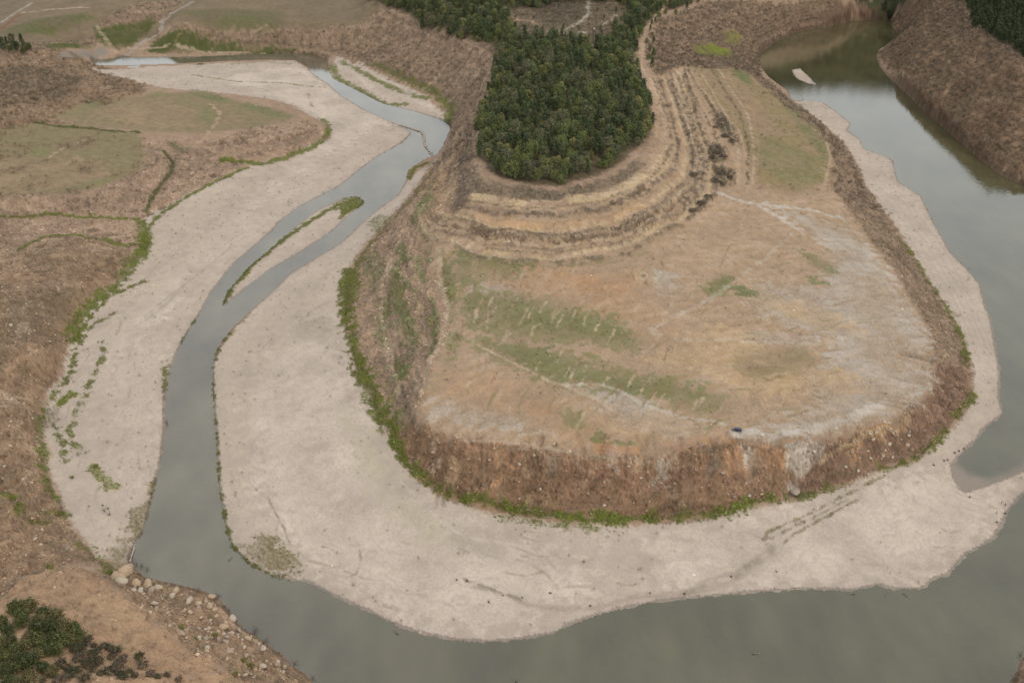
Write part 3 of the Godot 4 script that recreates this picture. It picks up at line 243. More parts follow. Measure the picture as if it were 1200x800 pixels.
	["scarpdark",2,1.5,2.5,0.516953,[91.9,-383.7,93.9,-381.9,94.9,-369,88.5,-370]],
	["orange",2,1.5,2.5,0.610821,[163.6,-399.1,166.7,-399.7,168.3,-388.8,159.3,-387.3]],
	["slopepink",2,1.5,2.5,0.478474,[16.3,-384.4,18.8,-380.8,21.3,-373.3,13.7,-374.6]],
	["scarpdark",2,1.5,2.5,0.589098,[91.3,-384.3,93.8,-383.9,95.3,-372.9,88,-373.9]],
	["scrubdark",2,1.5,2.5,0.354279,[155.3,-393,159.7,-397.7,160.9,-382.8,151.1,-382.4]],
	["scrubdark",2,1.5,2.5,0.646844,[161.6,-396.4,162.8,-396.1,162.7,-386.5,159.3,-386.9]],
	["slopepink",2,1.5,2.5,0.416476,[74.9,-383,76.6,-385.6,75.5,-360.4,71.8,-361.6]],
	["slopetan",2,1.5,2.5,0.647608,[-30.9,-390.2,-27.6,-389.5,-23.8,-374.1,-33.3,-377.5]],
	["scrubdark",2,1.5,2.5,0.623864,[69.2,-379.8,72.3,-384.7,73.1,-367.7,66.3,-368.5]],
	["gravel",2,1.5,2.5,0.692937,[-38.9,-395,-37.2,-394.8,-35,-381.4,-39.9,-384.5]],
	["gravel",2,1.5,2.5,0.547337,[69.1,-380,72.2,-384.6,73,-366.3,65.9,-367]],
	["orange",2,1.5,2.5,0.5768,[-42.4,-395.7,-40.8,-394.6,-38.6,-381,-43,-383.6]],
	["pinktan",2,1.5,2.5,0.476129,[105.8,-383.7,107.2,-383.1,107.8,-374.8,103.4,-375.8]],
	["gravel",2,1.5,2.5,0.371983,[47.4,-385.2,48.7,-383.5,49.1,-366,44.9,-366.9]],
	["slopetan",2,1.5,2.5,0.62747,[-75.8,-554.7,-71,-549.9,-68.9,-533.2,-74.8,-536]],
	["tan",2,1.5,2.5,0.539924,[-81,-585.8,-76.9,-581.2,-75,-566.5,-80,-569.2]],
	["slopetan",2,1.5,2.5,0.375199,[-101.3,-682.2,-95,-671.5,-90.1,-635.2,-97.7,-645.4]],
	["slopetan",2,1.5,2.5,0.406351,[-51.1,-537.8,-46.5,-533.2,-45,-516.8,-50.7,-519.2]],
	["slopepink",2,1.5,2.5,0.611602,[-53.4,-440.6,-49.2,-434.3,-47.7,-420.8,-53.1,-427]],
	["slopepink",2,1.5,2.5,0.442879,[-53.8,-550.7,-49.3,-546.3,-47.8,-529.8,-53.4,-532.3]],
	["tanlight",2,1.5,2.5,0.574313,[-61.1,-501.3,-55.2,-495.5,-52.9,-475,-60.3,-479.2]],
	["tanlight",2,1.5,2.5,0.60984,[-50.7,-457.9,-45.4,-451.4,-43.6,-434.7,-50,-437.5]],
	["slopepink",2,1.5,2.5,0.608443,[-77.4,-620.7,-71.8,-613.4,-69.6,-594.4,-76.3,-598.8]],
	["tanlight",2,1.5,2.5,0.495078,[-99.1,-634,-96.3,-629.4,-94.5,-617.3,-97.8,-620.1]],
	["slopepink",2,1.5,2.5,0.612443,[-53.1,-497,-50.4,-494.3,-49.5,-484.6,-52.8,-486.3]],
	["tanlight",2,1.5,2.5,0.615465,[-83.6,-592.2,-79.2,-587.1,-77.1,-571.1,-82.5,-574]],
	["scrubdark",2,1.5,2.5,0.434866,[-101.7,-617.9,-96.4,-610.7,-93.4,-590.5,-99.5,-594.1]],
	["tan",2,1.5,2.5,0.523924,[-66.3,-513.6,-63.3,-510.8,-62.1,-500.5,-65.8,-502.2]],
	["scrubdark",2,1.5,2.5,0.499432,[-51.8,-457,-46.9,-450.9,-45.1,-434.5,-51.2,-438.7]],
	["slopepink",2,1.5,2.5,0.542993,[-96.8,-550.5,-93.1,-547,-91.2,-534.3,-95.6,-536.1]],
	["slopetan",2,1.5,2.5,0.448516,[-62.5,-613.3,-55.5,-599.4,-54.2,-585.9,-62,-590.6]],
	["slopetan",2,1.5,2.5,0.534684,[-85.3,-588.5,-81,-583.5,-78.9,-567.9,-84.2,-570.8]],
	["tan",2,1.5,2.5,0.372661,[-92.6,-506.6,-87.3,-502.3,-84.8,-486.4,-91,-487.3]],
	["tanlight",2,1.5,2.5,0.636346,[-94,-608.6,-89.3,-602.5,-86.8,-585.1,-92.3,-588.4]],
	["slopetan",2,1.5,2.5,0.515131,[-87.9,-548.2,-85.2,-545.7,-83.8,-536.2,-87.1,-537.7]],
	["tanlight",2,1.5,2.5,0.518402,[-74.7,-506.9,-69.1,-501.7,-66.7,-483.7,-73.7,-487.1]],
	["slopepink",2,1.5,2.5,0.555683,[-52,-492.4,-49.7,-490,-48.8,-481.3,-51.8,-482.9]],
	["scrubdark",2,1.5,2.5,0.518733,[-76.7,-486.4,-73.5,-483.5,-72.1,-473.8,-76.1,-475.7]],
	["scrubdark",2,1.5,2.5,0.384927,[-74.5,-481.5,-69.9,-477.2,-68,-463.4,-73.8,-466.5]],
	["slopepink",2,1.5,2.5,0.38194,[-81.9,-577.8,-78.7,-574.3,-77.2,-562.8,-81.1,-564.9]],
	["slopepink",2,1.5,2.5,0.383702,[-66.7,-524.1,-61.7,-519.3,-59.7,-502.2,-65.9,-505]],
	["scrubdark",2,1.5,2.5,0.411982,[-69.6,-584.3,-67.2,-581.6,-66.2,-572.9,-69.2,-574.5]],
	["tan",2,1.5,2.5,0.576446,[-68.1,-470.8,-64.5,-467.3,-63.2,-456.6,-67.6,-459.3]],
	["slopepink",2,1.5,2.5,0.460315,[-59.9,-586.5,-54.3,-581.3,-52.3,-560.7,-59.2,-563.8]],
	["scrubdark",2,1.5,3,0.472894,[-246.6,-433.8,-240.9,-435.2,-235.5,-425.4,-243,-422.8]],
	["tanlight",2,1.5,3,0.471202,[-238.4,-405.9,-234,-410.9,-228,-400.2,-234.7,-394.3]],
	["scrubdark",2,1.5,3,0.407821,[-230.6,-372.5,-228.8,-375.4,-225.9,-370.6,-229,-367.4]],
	["gullydark",2,1.5,3,0.592295,[-301.3,-529.3,-294.9,-533.6,-287.7,-520.5,-296.5,-514.6]],
	["tanlight",2,1.5,3,0.480468,[-288.8,-511.6,-284.6,-516.2,-278.6,-505.3,-283.8,-497.9]],
	["scrubdark",2,1.5,3,0.596379,[-250.3,-441.9,-243.1,-443.9,-236,-431,-245.3,-427]],
	["tan",2,1.5,3,0.524356,[-234.3,-380,-230.4,-386.2,-224.3,-375.7,-230.6,-368.6]],
	["tanlight",2,1.5,3,0.624694,[-249.6,-424.6,-249.4,-429.4,-247,-425.3,-247.5,-418.9]],
	["gullydark",2,1.5,3,0.351799,[-233.2,-354,-231.2,-355.3,-228.9,-351.6,-231.8,-349.9]],
	["slopepink",2,1.5,3,0.642864,[-249.3,-408.4,-245.9,-415.6,-241.3,-407.5,-246.8,-399.2]],
	["scrubdark",2,1.5,3,0.544593,[-326.1,-560.1,-321.7,-560.4,-314.4,-547.5,-321.7,-549.2]],
	["slopetan",2,1.5,3,0.461167,[-229.7,-358.9,-226.6,-361.4,-223.2,-355.8,-227.6,-352.4]],
	["slopetan",2,1.5,3,0.366192,[-228.9,-361.9,-226.9,-363.6,-224.7,-359.9,-227.6,-357.8]],
	["tanlight",2,1.5,3,0.49409,[-264.4,-435.6,-260.7,-442.1,-254.2,-430.8,-255.3,-415.5]],
	["scrubdark",2,1.5,3,0.568557,[-238.9,-374.5,-235.6,-379.1,-231.2,-371.7,-237.1,-367.4]],
	["tanlight",2,1.5,3,0.507574,[-231.8,-379.5,-229.2,-382.7,-225.7,-376.6,-229.3,-372.3]],
	["scrubdark",2,1.5,3,0.377417,[-288.1,-480.8,-281.6,-475.2,-280.2,-472.8,-285.8,-474.8]],
	["tan",2,1.5,3,0.646904,[-294.5,-583.9,-287.4,-589.6,-278.6,-572.1,-287.2,-562]],
	["scrubdark",2,1.5,3,0.488599,[-280.2,-496.2,-278.2,-500,-274,-492.4,-276.2,-486.3]],
	["gullydark",2,1.5,3,0.532732,[-254.3,-414.7,-251.2,-420.8,-247.8,-414.9,-253.4,-408.5]],
	["scrubdark",2,1.5,3,0.40763,[-285.3,-469.3,-277.8,-468.8,-273.6,-461.4,-282.4,-459.5]],
	["tan",2,1.5,3,0.572099,[-217.9,-330.3,-215.8,-331.9,-213.5,-328.1,-216.5,-325.9]],
	["slopepink",2,1.5,3,0.525685,[-302.7,-572.1,-296.1,-577,-286.2,-557.9,-294.4,-549.7]],
	["tan",2,1.5,3,0.639288,[-234,-382.4,-230.3,-388.1,-224.6,-378.2,-230.4,-371.5]],
	["scrubdark",2,1.5,3,0.376252,[-271.7,-503.1,-269.1,-508.8,-264.9,-501,-267.6,-491.3]],
	["slopepink",2,1.5,3,0.487803,[-256.8,-414.9,-253.7,-418.3,-251.2,-414,-256.8,-411.2]],
	["grassfade",0,5,8,0.75,[-34.9,-569.5,-13.3,-564.3,21,-555.2,0,-541.9,-20.6,-539.1,-30.4,-526.6,-12.7,-529.2,20,-518.8,58.3,-498,75.1,-474.7,64.8,-464.8,42.2,-474,18.7,-472.1,0,-478.9,-19,-482.7,-29.7,-508.6,-37.4,-543.8]],
	["grassfade",0,5,8,0.7,[-24.8,-483.5,0,-477.1,27.9,-466.9,54.3,-450.2,88.7,-438,109,-426.9,108.6,-410.9,97,-407.8,73.3,-420.6,43.8,-430,22,-432.7,0,-451.4,-18.6,-468.2]],
	["grass",2,2,3.5,0.65,[-103.5,-627.5,-94.6,-629.8,-83.6,-596,-86.3,-559.9,-93.8,-575.6]],
	["grass",2,2,3.5,0.65,[-84.1,-531.7,-75.3,-519.1,-70.2,-490.1,-77.1,-498.3]],
	["grass",2,2,3.5,0.65,[-71.6,-475.1,-64.5,-463,-59.2,-437.8,-65.8,-446.6]],
	["grass",2,2,3.5,0.65,[-63.6,-591.3,-57.6,-587.7,-53,-554,-57.8,-546.9]],
	["grass",2,2,3.5,0.65,[-66.7,-562.4,-60.5,-553.5,-54.7,-520.8,-59.3,-526.4]],
	["grass",2,2,3.5,0.65,[-69.7,-678.3,-64.4,-707.2,-56.2,-668.8,-59.6,-633.6,-66.8,-634.2]],
	["grass",2,2,3.5,0.65,[-109.6,-695.8,-101.4,-714.9,-93,-699,-99.3,-665.8]],
	["grass",2,2,3.5,0.65,[-65.9,-443.6,-57.5,-429.6,-53.6,-415.3,-59.3,-417.8]],
	["hillwood",3,10,10,1,[180,-1400,250,-1395,330,-1410,420,-1415,520,-1400,640,-1330,720,-1250,780,-1180,980,-1180,1050,-1745,-250,-1745,-200,-1350,0,-1280,120,-1330]]]
# colour, width, soft edge, ragged edge, cover, rise, line x z ...
const GROUND_STROKES := [
	["limedark",4,2.5,4,0.55,0,[-68.5,-782.7,-79.2,-708.3,-93.7,-662.2,-104.2,-628.1,-108.5,-591.1,-102.4,-544.1]],
	["limedark",5,2.5,5,0.75,0,[-108.5,-591.1,-102.4,-544.1,-93.5,-506.9,-80.7,-469.2,-69.9,-441.2,-62.7,-424.6]],
	["limedark",4.2,1.5,2.5,1,0.2,[-62.7,-424.6,-59.4,-409.1,-50,-390.8,-40.8,-379.2,-31.3,-369.9,-21.9,-365,-7.9,-359.9,7.8,-355.3,23.3,-352,34.7,-349.4,44.4,-349.4]],
	["limedark",4.5,1.5,3,0.95,0.2,[38.6,-349.8,54.1,-349.9,65.8,-350.9,77.6,-352.5,93.5,-354.2,102.7,-357.3,112.5,-360.9,120.9,-363.7]],
	["limedark",3,1.5,3,0.7,0,[129.2,-365,140.2,-369.3,156.2,-376]],
	["limedark",3,1.2,2.5,0.8,0,[180.9,-388.9,195.7,-395.6,210.4,-407.1,224.6,-421.9]],
	["limedark",4,1.5,3,0.8,0,[234.4,-433.5,242.7,-443.2,251.8,-456.9]],
	["limedark",3,1.2,3,0.8,0,[260.1,-486.4,268.1,-509.1,272.6,-535.1,276.1,-566.9]],
	["limedark",2.4,1.2,3,0.7,0,[276.1,-566.9,277.8,-600.4,279.7,-633.8,279.8,-663.3]],
	["scrubdark",2.5,1.2,3,0.6,0,[266.4,-585.3,264.9,-614.7,263.3,-639.1]],
	["limedark",2,1.5,4,0.5,0,[-7.8,-354,15.4,-348.1,38.3,-344.6,45.7,-342.6]],
	["grass",5,2,4,0.8,0,[-77,-612.7,-73.4,-598.6,-75,-567.9,-75.6,-553,-63.5,-521.4,-54.5,-493.1,-54.9,-480.2,-60.9,-475.9,-55.9,-452.4]],
	["grass",4,2,4,0.6,0,[-82.7,-552.4,-74.2,-539.2,-75.8,-524,-64.9,-508.5]],
	["grass",3,1.5,3,0.7,0,[-57.5,-594.5,-51.8,-575.8]],
	["grass",2.4,1,2,0.9,0,[-48.2,-531.3,-43.1,-500,-44.1,-472,-46.5,-465.1]],
	["grassfade",4,2,4,0.8,0,[-45,-575.6,-37.4,-543.8,-34.2,-519,-35.3,-501.3]],
	["grassfade",4,2,4,0.6,0,[-31.1,-486.5,-32.7,-469.5,-34.4,-457.4]],
	["scrubdark",2,1,2,0.7,0,[-59.2,-448.1,-53.4,-424.8,-46.7,-407.8]],
	["grass",2.5,1.5,3,0.8,0,[-57.5,-741.3,-64.4,-707.2,-66.6,-647.4,-69.5,-638.4,-56.2,-603.8]],
	["tanlight",2.2,1,1.5,0.8,-0.2,[-56.1,-602.2,-36.4,-580,-17.6,-567.1,9,-559.9,35.6,-563.2,53.6,-569.2,72.3,-579.4,95.1,-601,116.2,-629.4,135,-665.4,148.3,-714.6,150,-748,148.9,-788.6,151,-865.1,146,-912.8,127.3,-926.4,124.5,-959.3]],
	["grassfade",2,1,2.5,0.6,0,[-32.2,-568.6,-17.5,-560.3,10.5,-553.1,35.2,-553.5,63.7,-561.8,86.5,-574.9]],
	["tanlight",2.2,1,1.5,0.8,0,[-47.2,-584.7,-44.1,-549.5,-38.1,-516.5,-38.9,-479.1,-45.8,-455.7,-46.8,-427.9]],
	["tanpath",4,1,1,0.95,0,[190.2,-1259.3,179,-1212.5,162.6,-1161.4,146.5,-1114.1,137.4,-1067.4,129.6,-997.5,121.8,-950.3,114.9,-903.2]],
	["tanpath",2,1,1.5,0.7,0,[117.2,-923.5,124.2,-901,133.1,-859.4,135.6,-812.1,134,-765.6,126.2,-712.9,113.7,-667.1,99.2,-639]],
	["tanpath",2,0.8,1,0.8,0,[151.7,-960.9,155.3,-921.1,156.7,-867.5,150.7,-804.5,149.9,-764.3,151.5,-733.2,146.6,-697,151.1,-682.7,170,-669.5]],
	["scrubdark",2,1,2,0.6,0,[148,-952.6,149.2,-906.4,151,-865.1,145.7,-800.4,141.3,-745.3,132.2,-687.7,117.5,-639.1]],
	["tanpath",2,0.8,1,0.8,0,[180.9,-1044.8,179.5,-971.2,187.3,-895.8,195.5,-833.5,188.8,-775,183.6,-736.2,173.8,-691.7]],
	["scrubdark",2.2,1,2,0.6,0,[178,-1010.8,179.2,-943.2,183.8,-876.8,187.4,-815]],
	["trackpale",4.5,1.5,1.5,0.85,0,[151.1,-682.7,170.3,-671,190.6,-670,216,-671.2,238.3,-667.3]],
	["trackpale",4,1.5,1.5,0.8,0,[179.1,-665.6,188.8,-648.8,196.1,-634]],
	["tanpath",1.6,0.8,1,0.7,0,[271.7,-833,263.6,-787.9,240.9,-725.1]],
	["tanlight",1.5,0.8,1,0.7,-0.15,[-18.8,-472.9,0,-456.3,17.8,-438.9,27.3,-434.2,43.1,-420.8,55,-409.8]],
	["trackpale",2,0.8,1,0.7,0,[27.3,-434.2,44.2,-435.5,54.8,-430.5,68.3,-415,84.5,-408.5,104.4,-401.6]],
	["tanlight",1.6,0.6,1,0.7,0.2,[-26.9,-396.3,-21.4,-391.9,-4.1,-387.4,16.2,-383,36,-377.1,63.8,-375.9]],
	["sandy",2,1,1,0.7,0.2,[147.1,-383.2,159.3,-392.4,176.9,-402.4,193.4,-413.3,203.8,-422.4]],
	["trackpale",5,2.5,2,0.8,0,[108.2,-395.6,127.8,-393.9,145.7,-399,170.8,-412.8,187.6,-424.3]],
	["tanlight",0.8,0.5,0.6,0.75,0,[12.6,-509.9,9,-499.7]],
	["tanlight",0.8,0.5,0.6,0.75,0,[20.1,-516.3,15.6,-503.6]],
	["tanlight",0.8,0.5,0.6,0.75,0,[26.2,-508.8,22.8,-499.7]],
	["tanlight",0.8,0.5,0.6,0.75,0,[29.6,-502.1,24.7,-489.4]],
	["tanlight",0.8,0.5,0.6,0.75,0,[36.7,-504.3,33.6,-496.3]],
	["tanlight",0.8,0.5,0.6,0.75,0,[49.5,-491.8,46.3,-484.2]],
	["tanlight",0.8,0.5,0.6,0.75,0,[57.6,-484.4,52,-471.6]],
	["tanlight",0.8,0.5,0.6,0.75,0,[9.2,-458.6,7.2,-453.3]],
	["tanlight",0.8,0.5,0.6,0.75,0,[14.9,-454.8,12.3,-447.6]],
	["tanlight",0.8,0.5,0.6,0.75,0,[30.8,-450,27.6,-442.1]],
	["tanlight",0.8,0.5,0.6,0.75,0,[31.6,-442.1,28.8,-435.1]],
	["tanlight",0.8,0.5,0.6,0.75,0,[38.9,-442.5,35.7,-434.7]],
	["tanlight",0.8,0.5,0.6,0.75,0,[50.6,-441.1,46.9,-433.1]],
	["tanlight",0.8,0.5,0.6,0.75,0,[64.5,-443.1,59.7,-432.7]],
	["tanlight",0.8,0.5,0.6,0.75,0,[71.9,-440.3,65.5,-426.7]],
	["tanlight",0.8,0.5,0.6,0.75,0,[73.7,-427.1,70.1,-419.6]],
	["tanlight",0.8,0.5,0.6,0.75,0,[78,-426.9,73.2,-417]],
	["tanlight",0.8,0.5,0.6,0.75,0,[93.9,-420.9,90.5,-414.2]],
	["tanlight",0.8,0.5,0.6,0.75,0,[97.6,-424.2,93.7,-416.6]],
	["tanlight",0.8,0.5,0.6,0.75,0,[-11.2,-522.8,-13.8,-514]],
	["tanlight",0.8,0.5,0.6,0.75,0,[-8.2,-516.2,-11.6,-505.6]],
	["limedark",7,2,4,0.9,0,[-271.9,-670.9,-262.9,-656.1,-260,-634,-260.7,-609.3,-262,-587.7,-265.7,-566.9,-268,-550.8,-265.4,-529.9,-262.5,-514.1]],
	["limedark",2.4,1.2,2,0.9,0,[-246.5,-595.3,-253.7,-584.7,-261.3,-569.7,-263,-544.4,-261.4,-519.3]],
	["limedark",2.2,1,2.5,0.8,0,[-250.2,-553.1,-257,-538.1,-257.5,-519.7,-256.7,-504.3,-250.6,-480.6,-248.2,-453.7,-249.8,-440.9,-240.6,-416.5,-231.6,-396.2,-218.6,-371.6,-211.9,-367]],
	["limedark",2.2,1.2,2.5,0.7,0,[-245.1,-513.5,-238.6,-497.9,-236,-477.1,-234.2,-459.3,-232.4,-442.3,-228.6,-426.4]],
	["limegreen",4,1.5,2,0.9,0,[-243.7,-448.1,-242.2,-458.6,-238.9,-457.1]],
	["limegreen",4,1.5,2.5,0.7,0,[-206.1,-392.4,-198,-383.4,-191.4,-378.6]],
	["limedark",3,1.5,3,0.7,0,[-237.5,-425.7,-228.3,-411.1,-221.5,-396.9]],
	["limedark",3,1.5,3,0.7,0,[-229.3,-422.4,-222.9,-411.5,-216.1,-404.6]],
	["limedark",3,1.5,3,0.8,0,[-234,-359.4,-228.5,-359.3,-222.7,-351.3]],
	["limedark",3,1.5,3,0.7,0,[-211.5,-357,-204.7,-356.7]],
	["limedark",3,1.5,3,0.6,0,[-218.3,-345.6,-211.2,-347.3]],
	["scrubdark",4,2,3,0.6,0,[-201.3,-332,-186.9,-323.6,-175.3,-321.3,-166.3,-308]],
	["limedark",3,1.5,3,0.5,0,[-189.8,-334.8,-181.1,-331.1,-170.6,-314.2]],
	["limedark",4,1.2,2.5,0.9,-0.1,[-346.8,-635.3,-339.7,-661.6,-319.6,-668.6,-296.2,-660.4,-273.6,-647.9,-267.1,-655.8,-271.1,-681.9,-280.5,-697.6,-304,-700.4,-351,-704.6,-385.7,-696.6]],
	["limedark",3.6,1,2,0.9,0,[-271.1,-681.9,-269.5,-714.2,-253.4,-758.9,-236.6,-794.4,-226.2,-811.4]],
	["limedark",5,1.2,2.5,0.9,0,[-252.3,-823.3,-231.8,-819.9,-213,-818,-197.2,-831.5,-178.7,-861.8,-171,-899.9,-176.1,-926.9,-184.1,-946]],
	["grassdark",5,1.5,2.5,0.9,-0.2,[-441.8,-903.2,-416.8,-893.9,-391.7,-889.7,-357.4,-880.8,-339,-879]],
	["grassdark",3.4,1,1.5,0.8,-0.3,[-303.8,-835.3,-290.1,-815.3,-285,-790.2,-285.6,-750.4,-282.2,-713.1]],
	["grassfade",3,1.5,2,0.7,0,[-378.8,-980.3,-363.8,-1000.1,-360.6,-1031.2]],
	["tanpath",3,1,1.5,0.7,0,[-298.2,-971.1,-281.7,-942.8,-277.7,-908.3,-277.5,-871.7,-282.4,-847.1]],
	["tanpath",2,1,1.5,0.6,0,[-493.2,-974.3,-469.7,-943.3,-455.6,-932.1]],
	["tanlight",1.6,1,1,0.6,0,[-393.6,-809,-391,-837.5,-379.3,-856.3]],
	["gullydark",2.5,1.2,2,0.6,-0.4,[-201.1,-289.3,-197.4,-302.1,-194.7,-317.6]],
	["limedark",2,1,1.5,0.85,0,[-147.7,-400.4,-140.4,-376.8,-132.5,-355,-124.1,-336.5,-112.6,-324.5,-101.2,-317.3,-95,-315.2]],
	["limedark",1.5,0.8,1.5,0.8,0,[-172.2,-489.9,-163.5,-454.4,-153.8,-422.4,-147.3,-400.4]],
	["limedark",1.5,1,2,0.8,0,[-172.1,-529.8,-174.4,-514.2,-173.5,-494.8]],
	["limedark",2,1,2,0.8,0,[-197.9,-549.7,-197.9,-532.2,-197.9,-517.6]],
	["limedark",2,1,2.5,0.8,0,[-200.1,-489.6,-196.1,-471.3,-191.3,-458.6]],
	["limedark",4.5,1.2,2,0.9,0,[-187,-565.7,-186.8,-589.7,-183,-609.9,-179.2,-631.9,-172,-654.5,-159.7,-687.7,-140.6,-729,-122.9,-747.4]],
	["limedark",2.5,1.2,2,0.7,0,[-118.9,-742.5,-125.2,-724.2,-131.9,-707.2]],
	["limedark",4,1.5,2,0.9,0,[-85.7,-789.9,-84.5,-817.4,-74.4,-830.5]],
	["limedark",7,1.5,3,0.8,0,[-208.9,-1155.7,-193,-1101.6,-164.8,-1060.9,-131.3,-1006.3,-108.9,-1001.8]],
	["limedark",7,1.5,3,0.8,0,[-197.4,-1159.6,-160.4,-1100.7,-126.9,-1050.5,-101.7,-1021.2,-87.3,-1006.7]],
	["limedark",9,2,4,0.8,0,[-154.3,-1130.8,-109.8,-1064,-79.3,-1019.2,-60.5,-963,-61.1,-941.5]],
	["sandpale",6,2,2,0.9,0,[-110.3,-1017.4,-86.3,-992,-69.3,-966.8]],
	["sandpale",5,2,2,0.7,0,[-186.6,-1138.7,-163,-1083.2,-139.2,-1037.9]],
	["sandpale",5,2,2,0.7,0,[-178.8,-1153.9,-144.3,-1084.3,-118.1,-1054.5,-106.3,-1022.8]],
	["limedark",2,1,2.5,0.7,0,[-356.1,-1108,-295.3,-1072.8,-250.2,-1076.8,-201.9,-1064]],
	["grassfade",5,2,3,0.6,0,[-326.8,-1161.8,-289.9,-1174.4,-257.7,-1162.6]],
	["sandolive",2,1,3,0.6,0,[-215.4,-1037.1,-201.7,-989.8]],
	["rut",0.9,0.6,0.8,0.7,-0.15,[-19.9,-314.7,-12.6,-311.7,-3.6,-307.4,3.5,-304.1]],
	["rut",2.6,1.5,2,0.45,-0.2,[-14.3,-310.7,-3.6,-306.9,7,-301.4,21,-298.9,35.1,-300,49.7,-305.8,67.8,-307.8,78.8,-309.8,94.3,-315.7,103.1,-323.4,114,-331.4]],
	["rut",2.2,1.2,1.5,0.45,-0.2,[71.1,-306,83.5,-316.4,95,-319.4,105.8,-327.8,114.9,-335.4]],
	["sandolive",1,0.6,1.2,0.8,-0.1,[111.9,-339.5,114.7,-343.7,123.6,-349.2,137,-356,149,-364.3,161.5,-372.6,181.9,-385.6]],
	["sandolive",1,0.6,1.2,0.8,-0.1,[118.9,-336.5,126,-342.9,137.6,-350.6,151.9,-360,164.4,-368.7]],
	["sandolive",0.9,0.6,1.2,0.7,-0.1,[116,-340.6,127.2,-347.6,140.8,-355.6,157.7,-366.5]],
	["rut",0.7,0.5,0.6,0.6,-0.1,[-67.3,-333.7,-65.8,-328.3,-66.5,-319.6,-69.2,-317.6]],
	["rut",0.7,0.5,0.6,0.7,-0.1,[-116.5,-372.4,-109.9,-359.9,-103.2,-348,-98.3,-336.7]],
	["sandpale",1.6,1,1,0.8,0.25,[-53.1,-378.9,-39.4,-360.1,-26.8,-344.5,-15.2,-338.9,7.5,-334.4]],
	["rut",0.8,0.5,0.8,0.4,0,[-3.7,-328.3,7.4,-324.2,14.6,-318.3,19.7,-309.8]],
	["rut",0.8,0.5,0.8,0.4,0,[0,-334.4,14.8,-326.7,21.8,-316.9]],
	["rut",0.8,0.5,0.8,0.35,0,[21.5,-310.7,35.9,-311.9,40.8,-305.6]],
	["rut",0.8,0.5,0.8,0.35,0,[-152.2,-586.6,-143.1,-598.7,-135.5,-604.4]],
	["rut",0.9,0.6,1,0.4,0,[-134,-535.9,-124.8,-559.1,-115,-566.8]],
	["rut",0.9,0.6,1,0.5,0,[-230.2,-549.2,-223.1,-579,-211.2,-618,-202.3,-653.2,-195.2,-675.9]],
	["rut",0.9,0.6,1.2,0.35,0,[-236,-526.8,-225.1,-549.7,-218.4,-591.7]],
	["sandgrey",2,1,1.5,0.5,0,[-220.4,-579.3,-223.3,-561.2,-230.1,-540.3]],
	["sandpale",0.9,0.6,0.5,0.55,0.12,[-202.2,-430.3,-186.2,-441.9]],
	["sandpale",0.9,0.6,0.5,0.55,0.12,[-200.2,-426.9,-185.5,-438.2]],
	["sandpale",0.9,0.6,0.5,0.55,0.12,[-198.2,-423.5,-184.9,-434.5]],
	["sandpale",0.9,0.6,0.5,0.55,0.12,[-196.2,-420.1,-184.2,-430.9]],
	["sandpale",0.9,0.6,0.5,0.55,0.12,[-194.3,-416.8,-183.6,-427.4]],
	["sandpale",0.9,0.6,0.5,0.55,0.12,[-192.3,-413.5,-183,-423.9]],
	["sandpale",0.9,0.6,0.5,0.55,0.12,[-190.4,-410.3,-182.4,-420.5]],
	["rut",0.6,0.6,0.5,0.28,0,[211.5,-385.9,225.1,-378.5]],
	["rut",0.6,0.6,0.5,0.28,0,[211.6,-380.6,224,-372.7]],
	["rut",0.6,0.6,0.5,0.28,0,[211.5,-375.1,222.8,-367.2]],
	["rut",0.6,0.6,0.5,0.28,0,[211.3,-369.5,221.9,-362]],
	["rut",0.6,0.6,0.5,0.28,0,[211.1,-363.9,221,-356.9]],
	["rut",0.6,0.6,0.5,0.28,0,[211,-358.6,220.1,-352]],
	["rut",0.6,0.6,0.5,0.28,0,[211,-353.7,219.3,-347.1]],
	["rut",0.6,0.6,0.5,0.28,0,[211,-348.8,218.5,-342.4]],
	["rut",0.6,0.6,0.5,0.28,0,[211.1,-344.1,217.8,-337.9]],
	["rut",0.6,0.6,0.5,0.28,0,[211.2,-339.5,216.7,-332.9]],
	["sandgrey",0.8,0.8,0.6,0.35,0,[291.9,-743,287.6,-649.3,282.1,-576.4,273.2,-515.1]],
	["sandgrey",0.8,0.8,0.6,0.35,0,[298,-742.6,293.1,-649.1,286,-574.8,276.1,-513.1]],
	["sandgrey",0.8,0.8,0.6,0.35,0,[304,-742.2,298.6,-648.8,289.9,-573.2,278.9,-511]],
	["sandgrey",0.8,0.8,0.6,0.35,0,[310.1,-741.7,304.2,-648.6,293.8,-571.6,281.8,-509]],
	["sandgrey",0.8,0.8,0.6,0.35,0,[316,-741,309.6,-648.3,297.7,-570.1,284.6,-506.9]],
	["roadpale",4,1.5,1,0.95,0,[89.9,-1209.8,86.8,-1176.8,85.7,-1145.2,77,-1111.3,65.3,-1085,53.4,-1061.3,42.2,-1047.5]],
	["roadpale",5,2,3,0.8,0,[17.9,-1069.7,35.4,-1056,57.3,-1049.1,80.3,-1063.6]],
	["roadpale",3,1.5,2,0.7,0,[95.5,-1098.3,108,-1125.6,116.9,-1151.6]],
	["orangepale",4,2,3,0.7,0,[74.9,-1047.7,79.3,-1022.1,85.2,-1008]],
	["orangepale",5,2,4,0.7,0,[-1.9,-1140.1,5.6,-1116.1,20.4,-1109.9,29,-1085]],
	["orangepale",3,2,3,0.5,0,[101.5,-1152,110.3,-1141.2,114.9,-1107.7]],
	["roadpale",6,2,2,0.9,0,[-462.9,-1200.7,-457.5,-1224.2,-451.5,-1252.9,-435.9,-1261.4,-440.1,-1286.7,-428.5,-1306.8,-418.7,-1350.6]],
